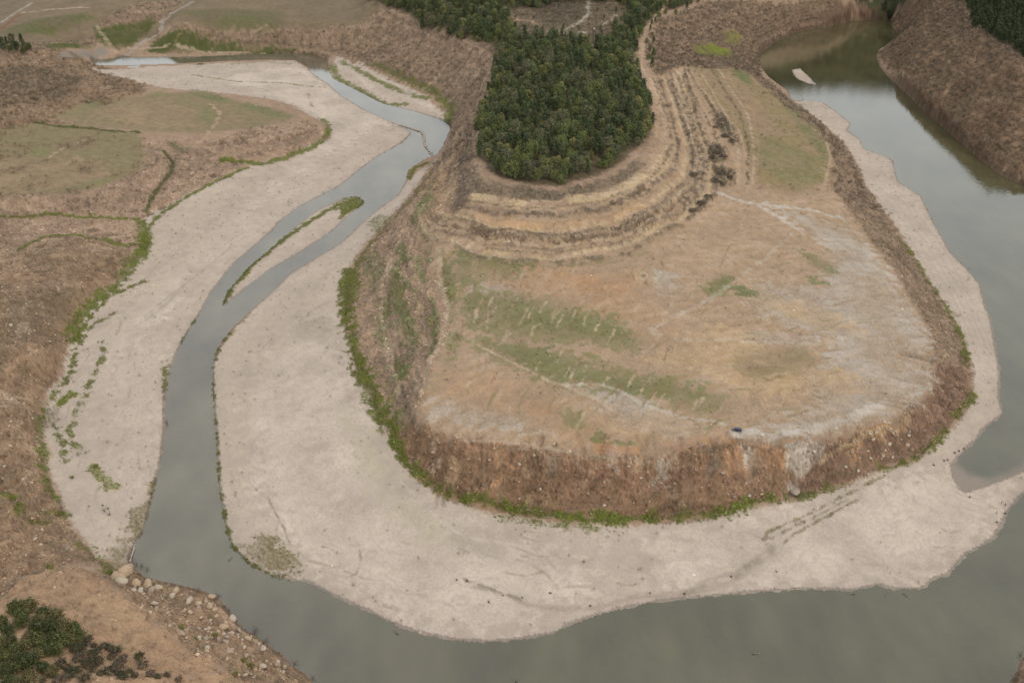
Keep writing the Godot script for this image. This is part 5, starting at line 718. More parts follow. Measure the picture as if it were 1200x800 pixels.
	["pinktan",0.997959,0.8,1,0.452325,-0.35,[-4.6,-382.6,-4.6,-378.4,-7.8,-371.6]],
	["gullydark",0.606113,0.8,1,0.538302,-0.35,[-34.7,-393.6,-33,-379.8,-32,-361.9]],
	["pinktan",0.862063,0.8,1,0.417274,-0.35,[-38.5,-393.1,-34.7,-377.7,-35.5,-359.2]],
	["scrubdark",0.620315,0.8,1,0.331261,-0.35,[119.6,-380.8,118.3,-376.1,121,-372.5]],
	["gullydark",0.77875,0.8,1,0.572189,-0.35,[82.5,-380.9,82,-372.2,81.6,-362.1]],
	["gullydark",1.02411,0.8,1,0.525508,-0.35,[108.9,-384.8,106.6,-375.8,109.7,-367.8]],
	["gullydark",1.0957,0.8,1,0.581313,-0.35,[-6.3,-384.7,-3.8,-373.9,-5.3,-361.3]],
	["pinktan",1.12106,0.8,1,0.59903,-0.35,[105,-385.4,103.6,-376.3,102.8,-367.8]],
	["slopetan",1.05289,0.8,1,0.451035,-0.35,[33.8,-382.7,34.2,-368.7,32.1,-356.3]],
	["pinktan",1.19655,0.8,1,0.531583,-0.35,[116.6,-380.4,114.5,-371.5,111,-361.1]],
	["slopetan",0.868555,0.8,1,0.309629,-0.35,[49.8,-382.2,47.4,-372,43.9,-364.2]],
	["gullydark",0.930418,0.8,1,0.446506,-0.35,[65.4,-379.7,60.9,-371.3,68.3,-363.7]],
	["pinktan",0.632062,0.8,1,0.567903,-0.35,[92.2,-380.9,89.4,-371.8,90.8,-361.1]],
	["pinktan",0.783299,0.8,1,0.307352,-0.35,[87.1,-383.7,85.6,-375.4,86.9,-366.9]],
	["pinktan",0.792061,0.8,1,0.373265,-0.35,[79.7,-381.4,81,-372.2,74.3,-361.9]],
	["pinktan",0.784537,0.8,1,0.321721,-0.35,[49.1,-376.5,46.2,-369.6,53.7,-363.2]],
	["pinktan",0.944465,0.8,1,0.428105,-0.35,[75.2,-380.2,76.3,-370.9,68.6,-360.5]],
	["gullydark",0.50692,0.8,1,0.383898,-0.35,[122,-384.8,123.3,-373.7,118.1,-361.3]],
	["gullydark",0.705323,0.8,1,0.516759,-0.35,[33.4,-383.4,31.6,-372.2,34.8,-362.3]],
	["scrubdark",0.531613,0.8,1,0.35631,-0.35,[18.1,-380.7,19.3,-373.4,12.9,-366.9]],
	["scrubdark",0.750189,0.8,1,0.377444,-0.35,[88.4,-384.8,87.5,-377,86.9,-370.4]],
	["scrubdark",0.520324,0.8,1,0.411664,-0.35,[65.3,-381.1,64.7,-371.6,65.6,-361.4]],
	["gullydark",0.582577,0.8,1,0.374048,-0.35,[116.4,-383.6,112.9,-374,115.4,-364.4]],
	["pinktan",0.858376,0.8,1,0.376881,-0.35,[71.9,-377.8,70.3,-370.4,67.5,-361.5]],
	["gullydark",1.06769,0.8,1,0.452126,-0.35,[29.3,-382,29.7,-373.1,30,-365.7]],
	["slopetan",0.947408,0.8,1,0.390426,-0.35,[5.5,-383.3,7.7,-375.1,8,-366]],
	["slopetan",1.05289,0.8,1,0.507054,-0.35,[39.7,-378.4,38.1,-369.5,36.3,-361.6]],
	["pinktan",0.993287,0.8,1,0.497568,-0.35,[53.7,-381.5,52.4,-368.5,51.6,-356.8]],
	["slopetan",1.09074,0.8,1,0.541831,-0.35,[6.9,-379.8,7.2,-369.9,8.2,-356.3]],
	["pinktan",0.724876,0.8,1,0.518411,-0.35,[-14.9,-385.9,-14.9,-375.4,-16.8,-361.6]],
	["scrubdark",0.886693,0.8,1,0.308064,-0.35,[76,-381.4,75.5,-371.6,73,-361.3]],
	["slopetan",0.731597,0.8,1,0.31252,-0.35,[78,-379.4,75.7,-372.4,76.4,-365.4]],
	["gullydark",0.985502,0.8,1,0.399859,-0.35,[67.2,-379.9,66.7,-370.7,65.2,-359.5]],
	["pinktan",0.8689,0.8,1,0.498519,-0.35,[-3.2,-380.7,-5.5,-374.4,-3.7,-366]],
	["pinktan",0.744785,0.8,1,0.54148,-0.35,[119.3,-381.2,117.9,-372.5,118.1,-362.6]],
	["scrubdark",0.739293,0.8,1,0.372269,-0.35,[-12.3,-383.4,-11.6,-375.8,-11.6,-367.5]],
	["slopetan",1.17757,0.8,1,0.43765,-0.35,[116.5,-384.7,113.2,-375.8,114.4,-367.8]],
	["slopetan",0.977356,0.8,1,0.484918,-0.35,[120.3,-381.5,118.6,-376.6,121.6,-372.7]],
	["slopetan",0.685378,0.8,1,0.375262,-0.35,[-27.1,-389.4,-26.2,-379.1,-27.6,-366.3]],
	["scrubdark",0.597017,0.8,1,0.476718,-0.35,[118.6,-382.1,115.6,-374.3,118.8,-366.4]],
	["scrubdark",0.788715,0.8,1,0.546168,-0.35,[-14.7,-386.1,-14.8,-381.3,-14.2,-373.9]],
	["scrubdark",1.10584,0.8,1,0.582296,-0.35,[11.6,-381.9,11.2,-374.6,11.1,-367.3]],
	["gullydark",0.701419,0.8,1,0.461601,-0.35,[80.5,-380.7,78.3,-369.4,76.3,-355.8]],
	["gullydark",0.626821,0.8,1,0.383433,-0.35,[118.2,-382.2,120.8,-376.8,116.7,-371.5]],
	["scrubdark",2.08083,1.5,2.5,0.439874,-0.6,[397,-947.7,441,-944.7]],
	["scrubdark",2.75875,1.5,2.5,0.311646,-0.6,[424.5,-916.6,430.9,-938.3]],
	["scrubdark",1.93237,1.5,2.5,0.476103,-0.6,[416.5,-965.9,449,-961.5]],
	["slopetan",1.55373,1.5,2.5,0.409562,-0.6,[431.8,-1149.6,436.3,-1058.2]],
	["gullydark",1.95244,1.5,2.5,0.367747,-0.6,[427.8,-1094.3,443.2,-1034.2]],
	["scrubdark",2.38321,1.5,2.5,0.479067,-0.6,[433.8,-1126.2,437.3,-1054.2]],
	["scrubdark",1.94945,1.5,2.5,0.567673,-0.6,[402.3,-920.5,446.5,-924.2]],
	["scrubdark",2.69544,1.5,2.5,0.415568,-0.6,[414.8,-1001.1,444.6,-950.1]],
	["gullydark",1.7863,1.5,2.5,0.387294,-0.6,[422.1,-1135.3,450.2,-1096.7]],
	["slopetan",1.67713,1.5,2.5,0.305083,-0.6,[429.1,-1066.4,451.1,-1065.4]],
	["scrubdark",1.58768,1.5,2.5,0.504726,-0.6,[416.8,-844.9,455.9,-870.5]],
	["gullydark",2.55196,1.5,2.5,0.503251,-0.6,[414.9,-903,425.3,-945.3]],
	["slopetan",2.43931,1.5,2.5,0.486728,-0.6,[430,-1019,444.8,-1013.6]],
	["slopetan",1.84639,1.5,2.5,0.410838,-0.6,[424,-1045.2,456.2,-1076.7]],
	["slopetan",2.70157,1.5,2.5,0.399107,-0.6,[437.6,-1145.3,449.2,-1082.7]],
	["gullydark",2.82293,1.5,2.5,0.541355,-0.6,[408.2,-1046.3,451.9,-955.4]],
	["slopetan",2.17181,1.5,2.5,0.476226,-0.6,[429.2,-989.9,437.2,-988.8]],
	["gullydark",2.66398,1.5,2.5,0.442108,-0.6,[429.5,-917.4,419.4,-949.1]],
	["gullydark",1.7213,1.5,2.5,0.330527,-0.6,[392.3,-1009,429.7,-1028.6]],
	["gullydark",1.56503,1.5,2.5,0.452744,-0.6,[376.7,-870.7,426.3,-945.7]],
	["gullydark",2.00618,1.5,2.5,0.486007,-0.6,[416.9,-1001.5,451.7,-1030.2]],
	["gullydark",1.56323,1.5,2.5,0.576817,-0.6,[418.5,-973,440,-999.9]],
	["gullydark",2.66789,1.5,2.5,0.416194,-0.6,[406.1,-939,447.7,-940.3]],
	["slopetan",1.96814,1.5,2.5,0.521032,-0.6,[409.8,-1013.8,440.5,-968.6]],
	["slopetan",2.9656,1.5,2.5,0.439845,-0.6,[425.6,-1091.8,459.1,-1109.8]],
	["scrubdark",1.62929,1.5,2.5,0.560494,-0.6,[425.3,-1021.1,443.7,-991.5]],
	["gullydark",2.60974,1.5,2.5,0.333814,-0.6,[416.2,-934.1,457.5,-888.9]],
	["scrubdark",2.83961,1.5,2.5,0.562332,-0.6,[420.4,-1062.9,449.4,-1043.3]],
	["gullydark",2.62905,1.5,2.5,0.598034,-0.6,[421.2,-1000.1,448.2,-987.2]],
	["slopetan",2.96369,1.5,2.5,0.452126,-0.6,[414.1,-947.2,433.9,-982.1]],
	["scrubdark",2.219,1.5,2.5,0.425918,-0.7,[-67.2,-992.4,-49,-996.1]],
	["gullydark",1.9311,1.5,2.5,0.581533,-0.7,[-85.1,-1014.7,-51.3,-1013.6]],
	["scrubdark",1.34212,1.5,2.5,0.383456,-0.7,[-170.2,-1124.5,-119.8,-1172.7]],
	["tanlight",2.22104,1.5,2.5,0.559573,-0.7,[-85.5,-1015.3,-34.1,-1004]],
	["gullydark",2.49795,1.5,2.5,0.460201,-0.7,[-78.3,-1005.9,-46.3,-998.2]],
	["tanlight",2.77458,1.5,2.5,0.357826,-0.7,[-81.2,-1010.1,-31.2,-985.4]],
	["scrubdark",1.55419,1.5,2.5,0.463155,-0.7,[-128.1,-1069.8,-103.3,-1117.5]],
	["slopetan",2.65847,1.5,2.5,0.445147,-0.7,[-62.8,-982.2,-39.9,-977.7]],
	["slopetan",1.39188,1.5,2.5,0.57531,-0.7,[-151.7,-1099.9,-105.3,-1121.1]],
	["slopetan",1.5356,1.5,2.5,0.590275,-0.7,[-127.2,-1068.7,-73.9,-1087.2]],
	["tanlight",1.25849,1.5,2.5,0.517649,-0.7,[-122.5,-1062.6,-81.6,-1098.3]],
	["gullydark",2.73324,1.5,2.5,0.510088,-0.7,[-62,-981.3,-30.4,-968.6]],
	["scrubdark",2.22616,1.5,2.5,0.361192,-0.7,[-93.4,-1026.1,-43.3,-1034.4]],
	["scrubdark",1.59427,1.5,2.5,0.405317,-0.7,[-68.4,-993.8,-31.5,-969.8]],
	["tanlight",2.95214,1.5,2.5,0.478884,-0.7,[-95.7,-1028.8,-75.7,-1052.2]],
	["tanlight",2.86631,1.5,2.5,0.43787,-0.7,[-62.1,-981.3,-28.3,-976.9]],
	["scrubdark",1.86964,1.5,2.5,0.455502,-0.7,[-122.5,-1062.6,-108.1,-1135.3]],
	["scrubdark",2.82445,1.5,2.5,0.450148,-0.7,[-150.7,-1098.4,-97.4,-1147.9]],
	["gullydark",1.23942,1.5,2.5,0.379067,-0.7,[-86.5,-1016.7,-36.2,-1016.2]],
	["gullydark",1.76699,1.5,2.5,0.574711,-0.7,[-119.9,-1059.1,-71.7,-1070.4]],
	["slopetan",2.93701,1.5,2.5,0.402367,-0.7,[-135.5,-1079.4,-91.3,-1097.2]],
	["scrubdark",1.73422,1.5,2.5,0.495544,-0.7,[-80.2,-1008.5,-26.3,-949.4]],
	["gullydark",2.05507,1.5,2.5,0.342809,-0.7,[-156.8,-1106.5,-119.1,-1135.2]],
	["gullydark",2.53176,1.5,2.5,0.349739,-0.7,[-122.6,-1062.7,-87.2,-1088.8]],
	["gullydark",2.80152,1.5,2.5,0.316329,-0.7,[-107.3,-1043.7,-69.4,-1086.2]],
	["scrubdark",2.68873,1.5,2.5,0.379133,-0.7,[-134.5,-1078.1,-115.1,-1142.4]],
	["slopetan",2.51771,1.5,2.5,0.488367,-0.7,[-144.9,-1091.2,-108.4,-1127.8]],
	["slopetan",1.4049,1.5,2.5,0.324486,-0.7,[-117.2,-1055.9,-80.7,-1072.5]],
	["scrubdark",2.51042,1.5,2.5,0.541207,-0.7,[-173.6,-1129,-140.4,-1169.4]],
	["tanlight",2.60287,1.5,2.5,0.31029,-0.7,[-80.3,-1008.8,-55.3,-1035.9]],
	["scrubdark",1.88929,1.5,2.5,0.481665,-0.7,[-125.4,-1066.5,-92.7,-1090.8]],
	["gullydark",2.41001,1.5,2.5,0.480517,-0.7,[-131.8,-1074.7,-95,-1105.4]],
	["tanlight",2.00179,1.5,2.5,0.357642,-0.7,[-90.7,-1022.3,-65.6,-1067.6]],
	["scrubdark",2.74917,1.5,2.5,0.377992,-0.7,[-188.9,-1148.7,-134.3,-1183.8]],
	["slopetan",1.51617,1.5,2.5,0.542896,-0.7,[-185.5,-1144.6,-159.7,-1199]],
	["tanlight",1.38131,1.5,2.5,0.534591,-0.7,[-156.3,-1106,-123.5,-1140.1]],
	["scrubdark",2.49924,1.5,2.5,0.342272,-0.7,[-85,-1014.7,-66.9,-1061.8]],
	["scrubdark",2.66429,1.5,2.5,0.351541,-0.7,[-180,-1137.5,-136.6,-1176.7]],
	["slopetan",2.44337,1.5,2.5,0.313273,-0.7,[-107.4,-1044,-79.3,-1064.7]],
	["tanlight",1.31391,1.5,2.5,0.36458,-0.7,[-128,-1069.7,-87.7,-1119.9]],
	["tanlight",1.5679,1,1.5,0.533919,-0.5,[-57.7,-655.9,-43.4,-703.2]],
	["tanlight",1.44315,1,1.5,0.482175,-0.5,[-45.4,-639.2,-42.7,-734.4]],
	["slopetan",1.23671,1,1.5,0.567604,-0.5,[-42,-685.3,-39.6,-801.9]],
	["tanlight",1.59855,1,1.5,0.382852,-0.5,[-46,-696.9,-31.9,-786.6]],
	["scarpdark",1.11049,1,1.5,0.308552,-0.5,[-66,-742.9,-62.2,-943.2]],
	["tanlight",0.961399,1,1.5,0.376878,-0.5,[-62.6,-740.2,-46.9,-831]],
	["scarpdark",1.46082,1,1.5,0.577925,-0.5,[-51,-675.3,-39.3,-804.3]],
	["gullydark",1.12287,1,1.5,0.524966,-0.5,[-56.6,-662.4,-41.9,-709.2]],
	["slopetan",0.971658,1,1.5,0.338141,-0.5,[-41.6,-658.8,-26,-700.8]],
	["tanlight",0.878047,1,1.5,0.433295,-0.5,[-41.2,-666.4,-29,-803.7]],
	["tanlight",1.20532,1,1.5,0.47658,-0.5,[-39.9,-632.6,-28.9,-683.4]],
	["slopetan",1.32007,1,1.5,0.592795,-0.5,[-50,-674.2,-49.8,-869.1]],
	["slopetan",1.09,1,1.5,0.339528,-0.5,[-49.2,-661.1,-39.3,-734.2]],
	["scarpdark",1.09932,1,1.5,0.491588,-0.5,[-37.9,-642.8,-33.9,-786.8]],
	["scarpdark",0.918012,1,1.5,0.595146,-0.5,[-40.2,-690.6,-35.4,-826.6]],
	["slopetan",1.51225,1,1.5,0.567597,-0.5,[-72.9,-780.1,-65,-932.8]],
	["gullydark",1.39088,1,1.5,0.563388,-0.5,[-37.2,-684.7,-22.4,-813.8]],
	["tanlight",0.80213,1,1.5,0.572449,-0.5,[-67.7,-679.5,-71.1,-838.5]],
	["gullydark",1.39498,1,1.5,0.424696,-0.5,[-63.5,-686.6,-68,-878.2]],
	["gullydark",1.33261,1,1.5,0.524324,-0.5,[-53.2,-681.3,-49.7,-794.9]],
	["slopetan",0.886679,1,1.5,0.575829,-0.5,[-41.3,-657.2,-30.4,-736.3]],
	["scarpdark",1.38865,1,1.5,0.428062,-0.5,[-61.5,-705.6,-59.2,-791.5]],
	["scarpdark",1.07599,1,1.5,0.34966,-0.5,[-47.8,-719.9,-35.3,-809.8]],
	["slopetan",1.40391,1,1.5,0.461163,-0.5,[-54.7,-671,-42.8,-802.8]],
	["slopetan",0.922035,1,1.5,0.566543,-0.5,[-72.9,-782.6,-63.8,-917.3]],
	["scarpdark",1.16616,1,1.5,0.563853,-0.5,[-45.2,-671.3,-31.9,-786.3]],
	["tanlight",1.25242,0.8,1.8,0.626429,0.5,[-1.5,-619.7,29.5,-616.1,60.7,-629.4,87.4,-657,106.9,-698.5,122,-756.1,126.3,-825.1,129.4,-922.9]],
	["scrubdark",1.11192,0.8,1.8,0.627846,-0.5,[-7.4,-608.2,28.6,-601.5,63.1,-617.8,93.3,-649.3,115.7,-695,131.8,-758.6,135.2,-835.7,136.1,-938.5]],
	["slopetan",1.85047,0.8,1.8,0.699678,0.5,[-8.9,-600,26.7,-593.3,65.6,-607.5,96.2,-641.4,120.8,-692.1,135.3,-755.2,139.3,-839.5,143.4,-951.1]],
	["gullydark",1.33886,0.8,1.8,0.674616,-0.5,[-11.4,-591,27.1,-581.8,65.7,-596.6,102.2,-635.5,127.9,-694,138.3,-747.3,147,-848.4,148.5,-958.9]],
	["tanlight",1.88322,0.8,1.8,0.683507,0.5,[-14.1,-587.9,26.9,-579,68.7,-591.6,104,-632.5,131.6,-687.8,145.9,-750.1,150.3,-852.1,153.3,-970.2]],
	["tanlight",1.53789,0.8,1.8,0.714647,-0.5,[-17.3,-583.5,27.3,-572.6,69.3,-587.6,107.5,-628.9,135.2,-685.9,148.2,-746.2,155.2,-849,158.9,-974.5]],
	["scrubdark",1.84709,0.8,1.8,0.634678,0.5,[-17.5,-572.7,26.6,-564.7,72.1,-581.4,111.2,-625.7,139.8,-682.7,153.1,-739.1,159.6,-849.5,162,-982.5]],
	["slopetan",1.5837,0.8,1.8,0.681772,-0.5,[-20.7,-568.5,27.2,-559,72,-575.3,113.7,-625.1,143.7,-680.3,156.1,-738.5,160.6,-848.7,168.7,-992.2]],
	["gullydark",1.18869,0.8,1.8,0.652643,0.5,[-22.5,-561.9,26,-550.8,73.7,-567.8,116,-620.9,148.1,-678.2,160,-733.9,166,-848.6,173.7,-1004.2]],
	["scrubdark",0.968528,0.8,1.6,0.6,0.5,[167.3,-975.3,170.6,-863.1,170.4,-777.9,157.8,-702]],
	["slopetan",1.44684,0.8,1.6,0.6,-0.5,[175.1,-986.4,177.7,-866.6,175.2,-779.7,161.7,-703.4]],
	["slopetan",1.14812,0.8,1.6,0.6,0.5,[183,-998,184.8,-870,179.9,-781.5,165.6,-704.8]],
	["tanlight",0.979576,0.8,1.6,0.6,0.5,[191,-1009.5,191.9,-873.4,184.7,-783.3,169.5,-706.2]],
	["slopetan",0.965903,0.8,1.6,0.6,0.5,[199.1,-1020.1,199.1,-876.7,189.6,-785.1,173.4,-707.4]],
	["scrubdark",1.23116,0.8,1.6,0.6,-0.5,[206.9,-1029.6,206.2,-879.5,194.4,-786.9,177.3,-708.7]],
	["tanlight",1.57674,0.8,1.6,0.6,0.5,[214.7,-1038,213.5,-882.8,199.3,-788.6,181.2,-709.9]],
	["slopetan",1.64773,0.8,1.6,0.6,-0.5,[222.5,-1046,220.8,-886.3,204.1,-790.3,185.1,-711.1]],
	["pinktan",1.81479,1.6,1.4,0.27194,-1,[119.7,-390.7,119.2,-382.7,120.1,-372.4]],
	["pinktan",2.54379,1.6,1.4,0.23244,-1,[13.7,-391.8,14.2,-380.6,13.3,-368.2]],
	["scarp",1.93976,1.6,1.4,0.179319,-1,[153.9,-402,147.8,-390.5,148,-377.7]],
	["gullydark",2.55538,1.6,1.4,0.192895,-1,[14.8,-391.6,11.3,-380.6,11.9,-373.5]],
	["gullydark",1.98608,1.6,1.4,0.235373,-1,[94.8,-390.2,94.3,-382,91.9,-369.9]],
	["pinktan",2.06137,1.6,1.4,0.331775,-1,[-31.7,-395.9,-31.5,-390.4,-34.8,-378]],
	["pinktan",2.59313,1.6,1.4,0.175543,-1,[31.1,-393.6,33.2,-379.7,33,-370.2]],
	["pinktan",1.49727,1.6,1.4,0.317326,-1,[-22,-395.1,-20.4,-387,-19,-370.2]],
	["scarp",2.16184,1.6,1.4,0.248774,-1,[-15.2,-391.9,-15,-384.6,-17,-371.2]],
	["gullydark",2.16398,1.6,1.4,0.346865,-1,[64.9,-392.7,62.3,-379.7,60.7,-364.2]],
	["scarp",2.52821,1.6,1.4,0.17484,-1,[129.3,-395.3,126.5,-383.7,121.8,-371.6]],
	["scarp",2.25312,1.6,1.4,0.320144,-1,[43.8,-393.8,42.6,-379.7,41.8,-364.8]],
	["scarp",1.79209,1.6,1.4,0.166773,-1,[122.7,-393.6,122.1,-382.8,122.3,-375]],
	["scarp",1.48749,1.6,1.4,0.165378,-1,[67.3,-393.6,67.7,-379.7,66.1,-371.6]],
	["scarp",1.72657,1.6,1.4,0.160783,-1,[-17.8,-395.1,-16.4,-384.8,-16.7,-372.7]],
	["gullydark",2.11071,1.6,1.4,0.32361,-1,[46.6,-391.8,44.5,-379.7,46,-371.5]],
	["gullydark",1.95461,1.6,1.4,0.240098,-1,[125.9,-393.4,125,-383.4,120.6,-374.9]],
	["scarp",1.77917,1.6,1.4,0.18688,-1,[59.2,-392.4,61.2,-379.7,63.2,-365.1]],
	["scarp",1.94602,1.6,1.4,0.337104,-1,[80.7,-391.8,79.2,-380.6,76.8,-366.8]],
	["gullydark",2.56298,1.6,1.4,0.152545,-1,[103.5,-393.3,104.7,-383.4,103.5,-372.6]],
	["scarp",1.68821,1.6,1.4,0.332897,-1,[54.9,-390,53.9,-379.7,51.5,-367.4]],
	["pinktan",2.15255,1.6,1.4,0.280695,-1,[-11,-390.5,-13,-384.5,-12.7,-372.8]],
	["pinktan",1.68501,1.6,1.4,0.176151,-1,[7.8,-390.8,8.5,-380.6,10.2,-371]],
	["gullydark",1.66501,1.6,1.4,0.316824,-1,[118.1,-390.8,113.5,-382.6,111.5,-369.2]],
	["pinktan",1.95599,1.6,1.4,0.261746,-1,[157.9,-406.2,153,-392.4,155.3,-385]],
	["gullydark",2.44575,1.6,1.4,0.320276,-1,[98.1,-390.9,93.1,-382,93.3,-374.7]],
	["gullydark",1.67774,1.4,1.2,0.431531,-0.9,[222.2,-488.1,237.3,-479.9]],
	["gullydark",1.92236,1.4,1.2,0.350129,-0.9,[208.5,-465,224.6,-461.8]],
	["slopetan",1.22933,1.4,1.2,0.416877,-0.9,[210.2,-467.8,226.3,-463.7]],
	["gullydark",1.62664,1.4,1.2,0.321963,-0.9,[231.3,-503.7,256.1,-509.7]],
	["scarpgrey",2.08895,1.4,1.2,0.421935,-0.9,[194.1,-440.3,211.2,-438.3]],
	["slopetan",2.03315,1.4,1.2,0.371934,-0.9,[182.9,-420.9,203.4,-422]],
	["scarpgrey",1.35359,1.4,1.2,0.367985,-0.9,[206,-460.8,226.9,-458.4]],
	["gullydark",1.71379,1.4,1.2,0.386971,-0.9,[220.1,-484.7,238.4,-478.8]],
	["gullydark",1.55185,1.4,1.2,0.50793,-0.9,[250.4,-541,270.9,-543.9]],
	["slopetan",1.36168,1.4,1.2,0.308591,-0.9,[198.6,-448.2,216.6,-450.4]],
	["slopetan",2.11073,1.4,1.2,0.513675,-0.9,[238.5,-516,256.4,-518.6]],
	["scarpgrey",1.7204,1.4,1.2,0.543716,-0.9,[187.2,-428.3,202.7,-424.3]],
	["gullydark",1.41655,1.4,1.2,0.403058,-0.9,[243.4,-524.3,267.9,-528.7]],
	["gullydark",1.43776,1.4,1.2,0.357945,-0.9,[221.5,-486.9,237.8,-479.5]],
	["slopetan",1.70052,1.4,1.2,0.41915,-0.9,[191.9,-436.4,213.1,-441.9]],
	["scarpgrey",1.21488,1.4,1.2,0.433567,-0.9,[251.1,-547,273.7,-554.6]],
	["slopetan",2.08723,1.4,1.2,0.449097,-0.9,[216.2,-478,238,-476.7]],
	["scarpgrey",2.13646,1.4,1.2,0.514007,-0.9,[250.5,-540.8,279.6,-548.4]],
	["gullydark",1.36453,1.4,1.2,0.579425,-0.9,[189.7,-432.6,204.2,-432.8]],
	["scarpgrey",1.45373,1.4,1.2,0.364235,-0.9,[179.6,-415.2,201.8,-419.3]],
	["gullydark",2.16995,1.4,1.2,0.462168,-0.9,[219.9,-484.3,242.1,-483.7]],
	["scarpgrey",1.77085,1.4,1.2,0.356899,-0.9,[204.2,-457.6,222.5,-456.3]],
	["slopetan",2.46145,2,3,0.45188,-1,[-358.6,-1247.1,-352.4,-1240.8]],
	["slopetan",2.3408,2,3,0.531914,-1,[-329.1,-1237.5,-321.7,-1227.3]],
	["scrubdark",2.26712,2,3,0.35418,-1,[-442.8,-1266.8,-432,-1241.4]],
	["scrubdark",2.18543,2,3,0.40297,-1,[-400.7,-1235.3,-393.9,-1229.7]],
	["scrubdark",3.74596,2,3,0.449976,-1,[-186.1,-1230.6,-186.8,-1206.6]],
	["gullydark",3.63868,2,3,0.588026,-1,[-366.7,-1247.6,-368.5,-1240.3]],
	["scrubdark",3.611,2,3,0.562773,-1,[-253.8,-1225.9,-258.5,-1214.7]],
	["slopetan",3.61761,2,3,0.52799,-1,[-368.1,-1242.6,-364.3,-1233.8]],
	["scrubdark",3.33229,2,3,0.471148,-1,[-201.7,-1217,-202.5,-1207.5]],
	["gullydark",2.18257,2,3,0.541708,-1,[-369.2,-1236.1,-366,-1225.7]],
	["slopetan",3.46711,2,3,0.442231,-1,[-404,-1236.5,-409.9,-1230.2]],
	["gullydark",2.37413,2,3,0.521528,-1,[-204.7,-1221.2,-205.8,-1209.4]],
	["scrubdark",3.17806,2,3,0.476882,-1,[-377.7,-1236.7,-383.8,-1230.7]],
	["slopetan",3.21295,2,3,0.539243,-1,[-191.5,-1225.9,-191.9,-1211.7]],
	["gullydark",2.98021,2,3,0.51754,-1,[-359.6,-1238.8,-360.5,-1229.2]],
	["slopetan",3.88468,2,3,0.480226,-1,[-364.8,-1241.9,-364.3,-1235.3]],
	["gullydark",2.07799,2,3,0.402249,-1,[-201.9,-1230.2,-200.2,-1213.5]],
	["scrubdark",3.42867,2,3,0.426101,-1,[-394.5,-1234.4,-390.3,-1228.7]],
	["slopetan",3.63801,2,3,0.447479,-1,[-278.1,-1228.5,-273.5,-1219]],
	["slopetan",2.89274,2,3,0.513612,-1,[-217.9,-1218,-222.8,-1206.8]],
	["sandpale",0.558174,0.6,0.9,0.251074,0.12,[-40.5,-296.3,-36,-294.3,-31.6,-294.4]],
	["sandolive",0.811907,0.6,0.9,0.280143,0.12,[-23.5,-333.5,-19.7,-331.3,-16,-330.6]],
	["rut",0.859688,0.6,0.9,0.492778,0.12,[-52.9,-301,-49.3,-299.4,-45.8,-298.5]],
	["sandolive",0.599826,0.6,0.9,0.296514,0.12,[21.2,-327,28.1,-324.7,35.3,-326.6]],
	["rut",0.56344,0.6,0.9,0.529562,-0.1,[-102.6,-322.4,-100.2,-321.6,-97.9,-321.7]],
	["sandolive",0.55399,0.6,0.9,0.498797,0.12,[-2.3,-318.6,5.2,-316.7,12.7,-318.8]],
	["rut",0.403761,0.6,0.9,0.533187,0.12,[186.7,-336.3,191.2,-336.1,195.9,-336.4]],
	["rut",0.469489,0.6,0.9,0.487672,-0.1,[-83.8,-336.5,-81.3,-335.3,-78.7,-333.8]],
	["rut",0.384645,0.6,0.9,0.47379,0.12,[-71.9,-321,-62.8,-316.3,-54.2,-315.3]],
	["sandgrey",0.3676,0.6,0.9,0.264846,0.12,[148.4,-344.4,151.6,-343.7,155.1,-344.4]],
	["rut",0.445822,0.6,0.9,0.414171,0.12,[2.8,-340.5,11.8,-337.1,20.9,-339.7]],
	["sandgrey",0.434393,0.6,0.9,0.54895,0.12,[-34.4,-302.9,-29.9,-302.4,-25.3,-300.4]],
	["sandpale",0.359379,0.6,0.9,0.324611,-0.1,[101.4,-332.1,106.8,-331.9,112.3,-332.1]],
	["sandgrey",0.50656,0.6,0.9,0.522487,-0.1,[-107.7,-323.6,-97.7,-320.5,-87.8,-317.2]],
	["sandpale",0.547847,0.6,0.9,0.519969,0.12,[77.4,-333.5,80.5,-331.3,84.2,-332.7]],
	["sandpale",0.415126,0.6,0.9,0.445234,-0.1,[135.4,-341.5,141.7,-339.5,149.1,-341.6]],
	["sandgrey",0.413067,0.6,0.9,0.339877,0.12,[-88.9,-323,-79.7,-321.1,-70.4,-318.1]],
	["rut",0.895988,0.6,0.9,0.287918,0.12,[-53.5,-310.6,-44.6,-307.8,-35.9,-306.2]],
	["rut",0.676499,0.6,0.9,0.252461,-0.1,[-118,-321.3,-110.8,-318.3,-104.1,-317.6]],
	["sandpale",0.592491,0.6,0.9,0.416228,0.12,[23.6,-320.2,26.2,-319.6,28.9,-319.9]],
	["sandolive",0.573172,0.6,0.9,0.288388,0.12,[-52.1,-294,-48.6,-292.5,-45.4,-292.1]],
	["sandgrey",0.76783,0.6,0.9,0.390275,0.12,[164.1,-330.5,167.7,-328.6,172.9,-331.5]],
	["rut",0.697372,0.6,0.9,0.334424,-0.1,[-22.5,-301.3,-18.6,-301.2,-14.6,-299.6]],
	["rut",0.767468,0.6,0.9,0.473046,-0.1,[104.3,-344.4,112.3,-339.8,122.1,-343.6]],
	["sandolive",0.898862,0.6,0.9,0.459547,-0.1,[195,-348.2,198.2,-345.9,202.9,-347.6]],
	["rut",0.840748,0.6,0.9,0.311856,-0.1,[-56.2,-340.1,-51.1,-339.2,-45.9,-336.9]],
	["rut",0.565576,0.6,0.9,0.454081,0.12,[4.2,-328.2,10.7,-328.3,17.2,-328.4]],
	["sandolive",0.425282,0.6,0.9,0.337178,-0.1,[5.1,-344.1,14.1,-342.1,23.2,-343.2]],
